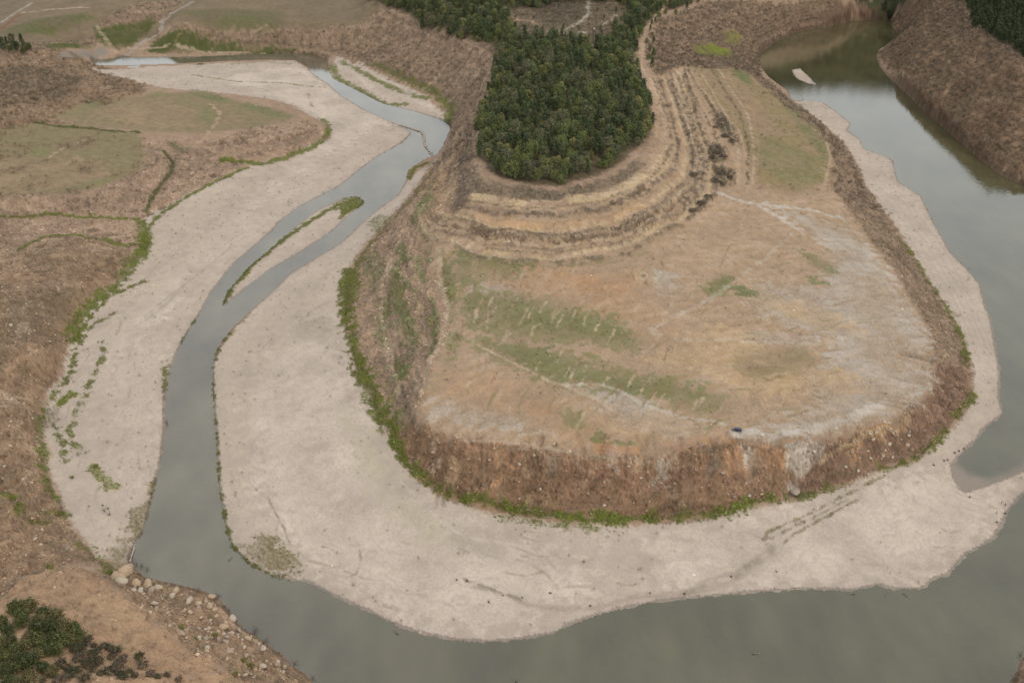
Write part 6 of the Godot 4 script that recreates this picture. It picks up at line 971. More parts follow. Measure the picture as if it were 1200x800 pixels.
	["sandgrey",0.647138,0.6,0.9,0.411097,0.12,[84.2,-323.8,90,-322,96.3,-323.7]],
	["sandpale",0.651818,0.6,0.9,0.545866,-0.1,[102.7,-315.2,110.8,-312.3,120,-314.2]],
	["sandgrey",0.601424,0.6,0.9,0.355614,0.12,[-61.5,-335.3,-52.5,-332,-43.6,-329.8]],
	["sandpale",0.877648,0.6,0.9,0.305258,0.12,[-82.8,-329.3,-75.4,-326.7,-68.3,-325.1]],
	["sandolive",0.643081,0.6,0.9,0.425829,-0.1,[-89.1,-327.9,-80.7,-324.7,-72.6,-323.4]],
	["sandolive",0.571418,0.6,0.9,0.538952,-0.1,[44.7,-313.1,48.7,-312.1,52.9,-313.3]],
	["sandgrey",0.350555,0.6,0.9,0.298374,-0.1,[-241.5,-463.8,-241.1,-453.2]],
	["sandgrey",0.418822,0.6,0.9,0.443051,0.1,[-202.1,-427.7,-199.8,-416]],
	["sandpale",0.772152,0.6,0.9,0.393049,-0.1,[-177.4,-358.8,-177.4,-352.2]],
	["sandgrey",0.76911,0.6,0.9,0.495218,-0.1,[-244.6,-627.1,-245,-613.1]],
	["rut",0.675178,0.6,0.9,0.39821,0.1,[-199.7,-422.4,-199.2,-415.4]],
	["sandolive",0.466216,0.6,0.9,0.448665,0.1,[-226.1,-511.1,-223.1,-494.8]],
	["sandpale",0.668896,0.6,0.9,0.299136,-0.1,[-200,-361.3,-199.1,-351.1]],
	["sandpale",0.65797,0.6,0.9,0.439164,-0.1,[-212.9,-433.5,-212.2,-425.3]],
	["rut",0.677311,0.6,0.9,0.443064,-0.1,[-237.8,-445.8,-235,-432.1]],
	["sandpale",0.50441,0.6,0.9,0.336209,-0.1,[-202.7,-412.2,-202.1,-401.6]],
	["sandpale",0.565014,0.6,0.9,0.339338,0.1,[-253.7,-517.4,-252.7,-506.5]],
	["sandgrey",0.573269,0.6,0.9,0.352782,0.1,[-222.5,-543.7,-220.8,-531]],
	["sandgrey",0.577073,0.6,0.9,0.460217,0.1,[-166.1,-348.7,-165.6,-339.9]],
	["sandolive",0.450538,0.6,0.9,0.364258,-0.1,[-197.3,-363.1,-195.3,-354.7]],
	["sandolive",0.48452,0.6,0.9,0.486575,0.1,[-194.8,-401.7,-193.2,-392.6]],
	["sandpale",0.370325,0.6,0.9,0.401341,-0.1,[-261.3,-603.4,-259.1,-586]],
	["sandgrey",0.372647,0.6,0.9,0.425413,0.1,[-232.3,-499.7,-232,-490.4]],
	["sandgrey",0.361328,0.6,0.9,0.477508,-0.1,[-199.4,-344.9,-199.9,-339.1]],
	["rut",0.697469,0.6,0.9,0.303334,0.1,[-180.4,-343.9,-180.4,-340.3]],
	["rut",0.434486,0.6,0.9,0.39842,-0.1,[-213.8,-510.4,-213.7,-498.7]],
	["sandolive",0.486193,0.6,0.9,0.425531,-0.1,[-243.1,-542.4,-239.1,-526]],
	["sandgrey",0.538639,0.6,0.9,0.481741,-0.1,[-166.9,-367.5,-168.2,-362.3]],
	["sandgrey",0.642375,0.6,0.9,0.434121,0.1,[-195.6,-340.8,-193.4,-329.7]],
	["sandgrey",0.537665,0.6,0.9,0.38848,-0.1,[-175.2,-373.8,-174.1,-364.9]],
	["sandpale",0.779502,0.6,0.9,0.25835,0.1,[-221,-401.9,-218.6,-389.9]],
	["sandgrey",0.369357,0.6,0.9,0.297127,0.1,[-226.4,-487.7,-224.2,-471.3]],
	["sandgrey",0.410199,0.6,0.9,0.377372,-0.1,[-223.9,-445.7,-224.3,-434.5]],
	["sandolive",0.486669,0.6,0.9,0.365734,-0.1,[-246.9,-497.4,-246,-483.1]],
	["sandpale",0.446374,0.6,0.9,0.29304,-0.1,[-201.9,-574.9,-201.4,-559.7]],
	["sandgrey",0.512308,0.6,0.9,0.320054,0.1,[-245.4,-459.2,-245,-451.2]],
	["sandgrey",0.592924,0.6,0.9,0.467832,-0.1,[-247,-484.3,-243.4,-468.2]],
	["sandpale",0.742809,0.6,0.9,0.30617,0.1,[-198.6,-529.7,-199.6,-521.8]],
	["sandolive",0.449181,0.6,0.9,0.359667,-0.1,[-232,-428.4,-231.5,-419.1]],
	["sandpale",0.360664,0.6,0.9,0.467564,0.1,[-226.7,-482.1,-226,-473.8]],
	["sandolive",0.623271,0.6,0.9,0.256132,0.1,[-222.4,-553.7,-224,-545.3]],
	["sandgrey",0.572143,0.6,0.9,0.310288,-0.1,[-211.6,-591,-210.6,-583]],
	["sandolive",0.485579,0.6,0.9,0.485656,-0.1,[-213.9,-396.9,-212.7,-391]],
	["sandpale",0.646921,0.6,0.9,0.331201,0.1,[-191.7,-413.9,-190.3,-403.3]],
	["sandolive",0.737292,0.6,0.9,0.439523,0.1,[-172.7,-348.5,-172.2,-338.7]],
	["rut",0.358718,0.6,0.9,0.444094,0.1,[-259.8,-609.8,-259.4,-599.8]],
	["sandgrey",0.766459,0.6,0.9,0.436836,-0.1,[-197.9,-376.4,-196.5,-368.3]],
	["sandpale",0.372643,0.6,0.9,0.384542,0.1,[-243.7,-493.4,-240.3,-478.4]],
	["sandpale",0.582571,0.6,0.9,0.302646,0.1,[-259.6,-550.6,-258.3,-540.3]],
	["sandolive",0.552985,0.6,0.9,0.485315,-0.1,[-255.5,-545.2,-255.5,-537.5]],
	["rut",0.51003,0.6,0.9,0.327466,0.1,[-197.2,-514.4,-199.6,-506.4]],
	["rut",0.561174,0.6,0.9,0.458424,-0.1,[-211.9,-466.5,-210,-456.5]],
	["sandpale",0.512978,0.6,0.9,0.434539,0.1,[-230.8,-533.6,-229.9,-522.7]],
	["sandpale",0.554797,0.6,0.9,0.464647,0.1,[-173.3,-348.6,-172,-339]],
	["sandpale",0.776413,0.6,0.9,0.26343,-0.1,[-187.7,-442.2,-187.7,-436.1]],
	["sandolive",0.488698,0.6,0.9,0.473235,-0.1,[-204,-588.2,-202.9,-571.7]],
	["trackpale",2.2,1.2,1.5,0.4,0,[196.1,-634,165.8,-586.3,137,-546.8,116.1,-522.3,92.9,-501.1,76.3,-484.8]],
	["trackpale",2,1.2,1.5,0.35,0,[238.3,-667.3,244,-619,242.7,-570.2,237.3,-526.7,228.3,-488.5,210,-451.9,187.6,-424.3]],
	["trackpale",1.6,1,1.5,0.35,0,[76.3,-484.8,94.6,-478.4,123.1,-478.4,162.1,-481.2,186.6,-490.8]],
	["terracerock",1.45531,0.9,2.4,0.661507,-0.5,[-33,-616.7,-33.5,-627.9,-5,-614,26.7,-609.2,61.3,-622,93.2,-656.1,110.3,-697.4,127.2,-761.4,132,-832.6,133.3,-932.5]],
	["scarpdark",1.3112,0.9,2.4,0.735607,0.5,[-38.9,-619.9,-38.9,-623.2,-9.3,-604.6,28.2,-599.4,63.1,-613,93.6,-644.8,117.5,-693.4,132.2,-752.2,136.2,-837.4,139.2,-949.5]],
	["terracepale",2.52486,0.9,2.4,0.641053,-0.5,[-45.5,-624.3,-42.5,-617.2,-11.3,-591.8,28.2,-584.4,66.1,-601.9,98.8,-637.6,124.9,-692.2,139.4,-753.9,143.3,-840,145.9,-955.1]],
	["scrubdark",2.55718,0.9,2.4,0.586805,0.5,[-49.3,-623.8,-45,-614.7,-13.3,-590.4,26.1,-580.3,68.7,-594.5,103.6,-634.5,130,-693.2,143.8,-751.1,147.1,-848.5,155.1,-973.1]],
	["terracerock",1.3754,0.9,2.4,0.747543,-0.5,[-55.1,-627.1,-48.1,-609.8,-16.1,-584,27.9,-575.7,68.4,-589.4,108.6,-632.4,134,-687.5,147.5,-749.6,154.9,-851.6,154.3,-971.7]],
	["scarpdark",1.48096,0.9,2.4,0.790108,0.5,[-59.2,-623.4,-51.6,-604.5,-17.2,-577.3,27.4,-569.3,70,-582.7,110.3,-629.2,139,-688,150.7,-742.9,157.6,-850.8,164.1,-981]],
	["terracepale",1.88466,0.9,2.4,0.66254,-0.5,[-62.2,-625.2,-54,-598.5,-20.1,-570.3,27.3,-560.3,71.5,-579.7,112.2,-623.8,143.3,-681.7,154.1,-739,158.6,-845.3,164.9,-986.2]],
	["scrubdark",1.68488,0.9,2.4,0.67163,0.5,[-67.1,-632.2,-55.7,-599.4,-21.5,-564.8,26.4,-555.3,72.8,-569.4,115.6,-623.6,148.3,-679.8,157.4,-736.7,161.6,-849.4,172.8,-997.2]]]
const BLUFF_TREES := [-179,-265.3,-166.3,-259.1,-169.6,-251,-169.7,-241.9,-161.2,-243.1,-160.9,-256.3,-156,-255.9,-179.4,-255,-170.9,-261.3,-159.1,-249.8,-162.3,-235,-176.7,-245.5,-165.3,-230.9,-157.3,-234.1,-180.1,-271.8,-184.8,-270.9,-171.6,-265.5,-167.3,-265.3,-177,-260.1,-169.8,-256.5,-163.1,-260.9,-158.5,-259.7,-174.1,-247.1,-167.6,-243.9,-165,-248.2,-162.9,-252.5,-157.5,-252,-171.7,-237.6,-166.1,-236.3,-162,-239,-158.2,-245.4,-166.6,-228.7,-153.5,-232.4,-184.6,-260.6,-160.8,-220.9,-156.9,-225.1]
const BLUFF_SHRUBS := [-151.8,-251.4,-147,-247,-145.9,-253.8,-140.9,-251.5,-132.9,-251,-150.2,-243.3,-142.7,-237.1,-137.7,-237.1,-125,-240.5,-120.2,-242.3,-143.6,-243.2,-137,-244.7,-131.9,-240.4,-147.3,-232.9,-129.5,-245.6,-142.1,-230.9,-131,-234.1,-115.7,-240.7,-151.7,-255.2,-146,-250,-141.2,-248.1,-150.9,-248,-153.5,-238.8,-150.4,-237.1,-147,-236.8,-138.9,-234.7,-137,-240.7,-128.9,-237.2,-122,-239.3,-137.4,-249.2,-148.9,-252.7,-143.6,-252.5,-147.9,-229.4,-134,-236.1,-146.3,-240.9,-149.2,-226.5,-153.7,-226.8,-153.3,-248.4]
const GREEN_BUSHES := [-120.5,-270.9,-117.4,-272.2,-115.5,-277.7,-100.9,-264.4,-98.1,-262.8,-100.1,-251.9,-126.7,-275.6,-169.9,-315,-165.7,-311.5,-215.5,-345.6,-212.8,-346.1,-227.8,-357.5,-224.1,-354.7,-207.9,-357.2,-187,-303.6,-212.7,-383.6,-204.5,-392.6]
const DARK_BUSHES := [174.2,-831,179.5,-811.9,183.2,-800.9,164,-765.9,168.5,-759.9,158.2,-752.5,158.9,-718.8,165,-716,151.1,-700.8,156.1,-699.7,133.6,-657,140.7,-669.6,125.4,-643.5,134.9,-704.9]
const BIG_BOULDERS := [-165.2,-311,-164,-315.8,-161.6,-305.9,-157.1,-308.8,-152.7,-309.6,-147.6,-307.8,-140.2,-306.6,-125.4,-305.7,-113.5,-293.2,-123.8,-298.1,-114.3,-284.6,-132.5,-301.1,132.5,-369.2,-67.5,-817.6]
const DARK_STONES := [222.8,-405.7,225.7,-407.5,229.3,-410,208.1,-394.4,214.9,-398.7,217,-399.7,216.9,-371.2,222.3,-353.5,228.5,-359.6,220.6,-345.6,118.3,-365.4,-23.5,-314.7,-19.1,-314.2,-3.6,-306,4.3,-305,16,-307.4,-9.5,-302.3,32.4,-300.9,57.8,-308.2,93.5,-317.5,113.5,-320.6,72.1,-307.9,-188,-361.9,-191.1,-364.2]
const DEAD_SHRUBS := [-160.4,-324.7,-157.4,-322.5,-162.9,-325.6,-143.7,-311.4,-131.5,-308.5,-122.5,-306.7,-116.2,-298.3,-103.3,-286.3,-102.7,-288.2,-97.3,-281.9,-75.8,-263.2,-84,-270.6,198.2,-274.9,190.3,-263,1.6,-261.9,-181.8,-432.9,-166.6,-329.2,-185.5,-357.2,-188.6,-359.4]
const SNAGS := [142.2,-308.3,156.9,-308.3,164.7,-307.2,95.3,-275.7,-123.1,-329.4,-46.4,-286.9]
const WEIR := [-115.7,-940.9,-107,-936.2,-96.2,-925.7,-85.8,-916.8,-82.3,-902.9,-80.9,-884.4,-78.2,-870.4,-73.4,-857.8,-67.7,-841.7]
const CAR := [109.3,-397]
const PEOPLE := [224.4,-359.4,229.9,-366.8,230.8,-365]
const LOG := [-166.1,-326.6,-167.9,-338.7]
const VANS := [23,-1050.9,86.6,-1076.7]
const FAR_TREES := [-587.8,-1165.4,-576,-1151.7,-577.2,-1167.9,-562.7,-1147.3,-561.1,-1157.2,-568.8,-1128.6,-559.4,-1122.4,-552.8,-1124.3,-548.1,-1135.2,-548.3,-1144.7,-577.3,-1139.3,-592,-1157.2,-584,-1135,-594.6,-1145.8,-562.7,-1138.5,-547.1,-1126.3]
const EDGE_TREES := [161,-1147.9,167,-1164.5,150.5,-1107.8,149.7,-1085.1,148.8,-1061.7,141.4,-1030.9,143.2,-1015.9,134.8,-989.4,135.7,-968.3,178.4,-1191.8,191.4,-1213.2,205,-1237.1,217.6,-1252,227.9,-1264,208.5,-1225.2,191,-1195.1,155,-1130.3,141,-1058.1]
const SCREE_A := [-162.3,-314.8,-142.8,-309.1,-123.7,-303.4,-114.3,-291.4,-97.1,-278.3,-79.8,-258.9,-93.1,-251.5,-119.4,-265.1,-146.8,-285.9]
const SCREE_B := [-325.1,-566.6,-289.1,-550.6,-265,-510.1,-254.5,-464.5,-247.2,-430.1,-226.3,-379.4,-206.1,-343.8,-213.2,-312.9]
const SCREE_C := [98.5,-377.1,131.4,-382.3,166.9,-399.1,200,-419.4,206.8,-416,189.3,-395.7,154.4,-377.2,118.7,-362.6,98,-357.6]
const SCREE_D := [-51.6,-413.1,-24.6,-390.5,16,-378.1,63.7,-373.7,100.3,-375.5,94.4,-360,38.9,-354.5,0,-359.1,-32.3,-373.5,-52.1,-405.6]
const SILT := [218.9,-402.5,220.9,-396.9,223.8,-389.4,232.2,-385.5,244.6,-390.2,259.7,-400.4,256.1,-389,234.4,-381,213.5,-371.8,210.5,-385.7]
const CLEARING_PINES := [3.7,-1123.9,11,-1093.1,24.2,-1115.4,37.9,-1140.9,52.8,-1157.9,64.2,-1135.7,70.7,-1115.7,96.1,-1157.2,101.7,-1129.9,107.1,-1103.8,118.3,-1166.9,93.9,-1076.5,85.7,-1038.5,78.9,-1042.5,53.4,-1061.3,43.3,-1079.2,32.1,-1063.8,99.1,-1051.6,120.2,-1124.5,70.1,-1073.2]

const TONES := {
	"sand": 0xbfae9e, "sandpale": 0xcab9a9, "sandwarm": 0xbaa996, "sandgreen": 0xada286, "sandgrey": 0xa49788, "sandolive": 0x85785a, "rut": 0x8b7d6e, "bayshallow": 0x7c6c58, "mudgrey": 0x8f8479,
	"plateau": 0xaf957a, "plateau_o": 0xb09275, "orange": 0xae8663, "orangepale": 0xb08e72, "gravel": 0xb1a393, "sandy": 0xba9e7c, "tan": 0x9f866d, "tanlight": 0xbda68d, "tanpath": 0xb69c81, "trackpale": 0xc0b3a4, "roadpale": 0xa5998a, "redsoil": 0x8a5a44,
	"olive": 0x877a5b, "olivefield": 0x917e5c, "tanfield": 0x9b8368, "farfield": 0x82715a, "fieldgreen": 0x63633f, "fieldbrown": 0x7f705a, "meadow": 0x565a32,
	"grass": 0x747650, "grassdark": 0x4f572e, "grassfade": 0x827c57, "limedark": 0x6a7030, "limegreen": 0x79802f,
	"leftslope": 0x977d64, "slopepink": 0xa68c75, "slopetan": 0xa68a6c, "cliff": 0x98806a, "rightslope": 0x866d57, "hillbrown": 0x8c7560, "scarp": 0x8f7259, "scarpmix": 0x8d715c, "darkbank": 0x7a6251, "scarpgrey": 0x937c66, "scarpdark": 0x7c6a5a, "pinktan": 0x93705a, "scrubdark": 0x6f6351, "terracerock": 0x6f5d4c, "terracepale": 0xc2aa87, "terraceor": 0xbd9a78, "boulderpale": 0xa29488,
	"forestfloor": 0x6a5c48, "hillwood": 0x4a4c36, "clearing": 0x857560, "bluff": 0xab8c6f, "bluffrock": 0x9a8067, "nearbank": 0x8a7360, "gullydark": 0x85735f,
}
const GREENS := {"grass": 26, "grassdark": 170, "grassfade": 8, "limedark": 255, "limegreen": 220, "meadow": 60, "sandolive": 12}
const SCRUBS := {"scrubdark": 255, "terracerock": 160, "scarpdark": 200, "leftslope": 60, "rightslope": 190, "cliff": 60, "hillbrown": 150, "bluff": 70, "scarp": 90, "scarpmix": 70, "scarpgrey": 80, "slopepink": 25, "clearing": 200, "bluffrock": 60, "plateau": 6, "sand": 10, "sandwarm": 20, "sandgreen": 14, "sandolive": 60, "olivefield": 10}

var spent := 0
var relief := PackedFloat32Array()
var wet := PackedFloat32Array()
var patch_data := []
var stroke_data := []
var chunks := []
var height := PackedFloat32Array()
var tint := PackedColorArray()
var ground := PackedByteArray()
var green := PackedByteArray()
var scrub := PackedByteArray()
var row_z := PackedFloat32Array()
var row_w := PackedFloat32Array()
var noise_a := FastNoiseLite.new()
var noise_b := FastNoiseLite.new()
var noise_c := FastNoiseLite.new()
var noise_r := FastNoiseLite.new()
var noise_w := FastNoiseLite.new()
var noise_s := FastNoiseLite.new()
var rng := RandomNumberGenerator.new()
var taken := {}
var mats := {}


func _ready() -> void:
	set_view()
	build_terrain()
	build_water()
	build_woods()
	build_shrubs_and_boulders()
	build_ground_cover()
	build_weir()
	build_car()
	build_people()
	build_vans()
	print("total ", Time.get_ticks_msec() - spent)


func set_view() -> void:
	spent = Time.get_ticks_msec()
	var camera := Camera3D.new()
	camera.name = "camera"
	camera.position = Vector3(0, EYE_HEIGHT, 0)
	camera.rotation_degrees = Vector3(-30, 0, 0)
	camera.fov = 2.0 * rad_to_deg(atan(400.0 / 1167.0))
	camera.near = 1.0
	camera.far = 20000.0
	add_child(camera)
	var sky_look := ProceduralSkyMaterial.new()
	sky_look.sky_top_color = Color(0.85, 0.865, 0.885)
	sky_look.sky_horizon_color = Color(0.97, 0.99, 1.0)
	sky_look.sky_curve = 0.8
	sky_look.ground_bottom_color = Color(0.45, 0.42, 0.38)
	sky_look.ground_horizon_color = Color(0.6, 0.58, 0.55)
	sky_look.energy_multiplier = 1.22
	var env := Environment.new()
	env.background_mode = Environment.BG_SKY
	env.sky = Sky.new()
	env.sky.sky_material = sky_look
	env.tonemap_mode = Environment.TONE_MAPPER_LINEAR
	env.tonemap_exposure = 1.13
	env.sdfgi_enabled = true
	env.ssao_enabled = true
	env.ssil_enabled = true
	var around := WorldEnvironment.new()
	around.name = "environment"
	around.environment = env
	add_child(around)
	var sun := DirectionalLight3D.new()
	sun.name = "sun"
	sun.light_color = Color(1.0, 0.96, 0.9)
	sun.light_energy = 0.42
	sun.light_angular_distance = 10.0
	sun.shadow_enabled = true
	sun.rotation_degrees = Vector3(-40, 42, 0)
	add_child(sun)


# ---------------------------------------------------------------- helpers
func numbered(called: String) -> String:
	taken[called] = taken.get(called, -1) + 1
	return called if taken[called] == 0 else "%s_%03d" % [called, taken[called]]


func tag(o: Node, label: String, category := "", group := "", kind := "") -> void:
	if label: o.set_meta("label", label)
	if category: o.set_meta("category", category)
	if group: o.set_meta("group", group)
	if kind: o.set_meta("kind", kind)


func put(called: String, mesh: Mesh, material: Material, parent: Node = null) -> MeshInstance3D:
	var o := MeshInstance3D.new()
	o.mesh = mesh
	if material: o.material_override = material
	if parent == null:
		o.name = numbered(called)
		add_child(o)
	else:
		o.name = called
		parent.add_child(o, true)
	return o


func thing(called: String, where: Vector3, turn := 0.0) -> Node3D:
	var o := Node3D.new()
	o.name = numbered(called)
	o.position = where
	o.rotation.y = turn
	add_child(o)
	return o


func tone(called: String) -> Color:
	var c := Color.hex(int(TONES[called]) * 256 + 255).srgb_to_linear()
	return Color(c.r * ALBEDO, c.g * ALBEDO, c.b * ALBEDO)


func grain(seed_at: int, frequency: float, octaves: int, size: int, middle: float, swing: float, kind := FastNoiseLite.TYPE_SIMPLEX_SMOOTH) -> Image:
	var n := FastNoiseLite.new()
	n.seed = seed_at
	n.noise_type = kind
	n.frequency = frequency
	n.fractal_octaves = octaves
	var im := n.get_seamless_image(size, size)
	im.convert(Image.FORMAT_L8)
	var bytes := im.get_data()
	for k in bytes.size():
		bytes[k] = clampi(int(255.0 * (middle + swing * (bytes[k] / 255.0 - 0.5))), 0, 255)
	im = Image.create_from_data(size, size, false, Image.FORMAT_L8, bytes)
	im.convert(Image.FORMAT_RGB8)
	return im


func earth(called: String, image: Image, bumps: Image, metres: float, bump: float, rough := 0.95) -> StandardMaterial3D:
	var m := StandardMaterial3D.new()
	m.resource_name = called
	m.vertex_color_use_as_albedo = true
	m.albedo_texture = ImageTexture.create_from_image(image)
	m.roughness = rough
	m.metallic_specular = 0.3
	m.uv1_triplanar = true
	m.uv1_world_triplanar = true
	m.uv1_scale = Vector3.ONE / metres
	m.normal_enabled = true
	var nm: Image = bumps.duplicate()
	nm.bump_map_to_normal_map(bump)
	m.normal_texture = ImageTexture.create_from_image(nm)
	return m


func row_of(z: float) -> float:
	return ROWS * log(maxf(-z, 1.0) / NEAR_Z) / log(FAR_Z / NEAR_Z)


func half_width(d: float) -> float:
	return 1.2 * 0.514 * (0.866 * d + 150.0)


func height_at(x: float, z: float) -> float:
	var i := clampf(row_of(z), 0, ROWS - 1.001)
	var j := clampf((x / half_width(-z) + 1.0) * 0.5 * COLS, 0, COLS - 1.001)
	var a := int(i)
	var b := int(j)
	var k := a * (COLS + 1) + b
	return lerpf(lerpf(height[k], height[k + 1], j - b), lerpf(height[k + COLS + 1], height[k + COLS + 2], j - b), i - a)


func vertex_near(x: float, z: float) -> int:
	var i := clampi(roundi(row_of(z)), 0, ROWS)
	var j := clampi(roundi((x / half_width(-z) + 1.0) * 0.5 * COLS), 0, COLS)
	return i * (COLS + 1) + j


func on_ground(x: float, z: float, sink := 0.0) -> Vector3:
	return Vector3(x, height_at(x, z) - sink, z)


func inside(p: PackedFloat32Array, x: float, z: float) -> bool:
	var n := p.size() / 2
	var c := false
	var ax := p[2 * n - 2]
	var az := p[2 * n - 1]
	for k in n:
		var bx := p[2 * k]
		var bz := p[2 * k + 1]
		if (az > z) != (bz > z) and x < (bx - ax) * (z - az) / (bz - az) + ax:
			c = not c
		ax = bx
		az = bz
	return c


func signed_distance(p: PackedFloat32Array, x: float, z: float) -> float:
	# positive inside
	var n := p.size() / 2
	var c := false
	var best := 1e12
	var ax := p[2 * n - 2]
	var az := p[2 * n - 1]
	for k in n:
		var bx := p[2 * k]
		var bz := p[2 * k + 1]
		if (az > z) != (bz > z) and x < (bx - ax) * (z - az) / (bz - az) + ax:
			c = not c
		var vx := bx - ax
		var vz := bz - az
		var t := clampf(((x - ax) * vx + (z - az) * vz) / (vx * vx + vz * vz + 1e-6), 0.0, 1.0)
		var ex := x - ax - vx * t
		var ez := z - az - vz * t
		best = minf(best, ex * ex + ez * ez)
		ax = bx
		az = bz
	return sqrt(best) if c else -sqrt(best)


# ---------------------------------------------------------------- terrain
func wet_row(i: int) -> void:
	var nc := COLS / STEP + 1
	var z := row_z[i * STEP]
	var w := row_w[i * STEP]
	var line := PackedFloat32Array()
	line.resize(nc)
	for j in nc:
		var x := (2.0 * j * STEP / COLS - 1.0) * w
		var s := signed_distance(patch_data[0], x, z)
		for k in range(1, patch_data.size()):
			s = minf(s, -signed_distance(patch_data[k], x, z))
		line[j] = s
	chunks[i] = line


func solve_relief() -> void:
	var nr := ROWS / STEP + 1
	var nc := COLS / STEP + 1
	patch_data = [PackedFloat32Array(WATER_OUTLINE)]
	for p in ISLANDS: patch_data.append(PackedFloat32Array(p))
	chunks.resize(nr)
	WorkerThreadPool.wait_for_group_task_completion(WorkerThreadPool.add_group_task(wet_row, nr))
	wet = PackedFloat32Array()
	for c in chunks: wet.append_array(c)
	var fixed := PackedByteArray()
	fixed.resize(nr * nc)
	var weight := PackedFloat32Array()
	weight.resize(nr * nc)
	var h := PackedFloat32Array()
	h.resize(nr * nc)
	for l in RELIEF_LINES:
		var n: int = l.size() / 3
		for k in n - 1:
			var a := Vector3(l[3 * k], l[3 * k + 2], l[3 * k + 1])
			var b := Vector3(l[3 * k + 3], l[3 * k + 5], l[3 * k + 4])
			var steps := int(maxf(absf(row_of(a.z) - row_of(b.z)) / STEP, absf(a.x / half_width(-a.z) - b.x / half_width(-b.z)) * 0.5 * COLS / STEP) * 2.0) + 1
			for t in steps + (1 if k == n - 2 else 0):
				var p := a.lerp(b, float(t) / steps)
				var i := roundi(row_of(p.z) / STEP)
				var j := roundi((p.x / half_width(-p.z) + 1.0) * 0.5 * COLS / STEP)
				if i >= 0 and i < nr and j >= 0 and j < nc:
					h[i * nc + j] += p.y
					weight[i * nc + j] += 1.0
	for k in nr * nc:
		if weight[k] > 0.0:
			h[k] /= weight[k]
			fixed[k] = 1
		else:
			h[k] = 10.0
		if wet[k] > 0.0:
			h[k] = maxf(-3.0, -0.25 * wet[k])
			fixed[k] = 1
	# a first guess by rows, then relaxation
	for i in nr:
		var last := h[i * nc]
		for j in nc:
			var k := i * nc + j
			if fixed[k]: last = h[k]
			elif i > 0: h[k] = 0.5 * (last + h[k - nc])
			else: h[k] = last
	for round_ in 90:
		for i in nr:
			var up := -nc if i > 0 else 0
			var down := nc if i < nr - 1 else 0
			var base := i * nc
			for j in nc:
				var k := base + j
				if fixed[k] == 0:
					var q := (h[k + up] + h[k + down] + h[k - (1 if j > 0 else 0)] + h[k + (1 if j < nc - 1 else 0)]) * 0.25
					h[k] += 1.8 * (q - h[k])
	for round_ in 6:
		for k in range(nc + 1, nr * nc - nc - 1):
			if fixed[k] == 0:
				h[k] = (h[k - nc] + h[k + nc] + h[k - 1] + h[k + 1]) * 0.25
	for round_ in 4:   # weathered edges
		var soft := h.duplicate()
		for k in range(nc + 1, nr * nc - nc - 1):
			if wet[k] < -6.0: soft[k] = 0.4 * h[k] + 0.15 * (h[k - nc] + h[k + nc] + h[k - 1] + h[k + 1])
		h = soft
	relief = h


func prepare_patch(n: int) -> void:
	# distance to one ground patch's outline, on the part of the coarse grid it covers
	var g: Array = GROUND_PATCHES[n]
	var p := PackedFloat32Array(g[5])
	var reach: float = g[2] + g[3] + 2.0
	var z0 := 0.0
	var z1 := -1e9
	for k in p.size() / 2:
		z0 = minf(z0, p[2 * k + 1])
		z1 = maxf(z1, p[2 * k + 1])
	var i0 := clampi(int(row_of(z1 + reach) / STEP) - 1, 0, ROWS / STEP)
	var i1 := clampi(int(row_of(z0 - reach) / STEP) + 2, 0, ROWS / STEP)
	var u0 := 9.0
	var u1 := -9.0
	for k in p.size() / 2:
		for s in [-1.0, 1.0]:
			var u: float = (p[2 * k] + s * reach) / half_width(-p[2 * k + 1])
			u0 = minf(u0, u)
			u1 = maxf(u1, u)
	# edges between vertices stay within the vertices' range of u only roughly: widen by one node
	var j0 := clampi(int((u0 + 1.0) * 0.5 * COLS / STEP) - 2, 0, COLS / STEP)
	var j1 := clampi(int((u1 + 1.0) * 0.5 * COLS / STEP) + 3, 0, COLS / STEP)
	var wide := j1 - j0 + 1
	var s := PackedFloat32Array()
	s.resize((i1 - i0 + 1) * wide)
	for i in range(i0, i1 + 1):
		for j in range(j0, j1 + 1):
			s[(i - i0) * wide + j - j0] = signed_distance(p, (2.0 * j * STEP / COLS - 1.0) * row_w[i * STEP], row_z[i * STEP])
	patch_data[n] = [i0, i1, j0, j1, s, tone(g[0]), g[1], g[2], g[3], g[4], GREENS.get(g[0], 0), SCRUBS.get(g[0], 0)]


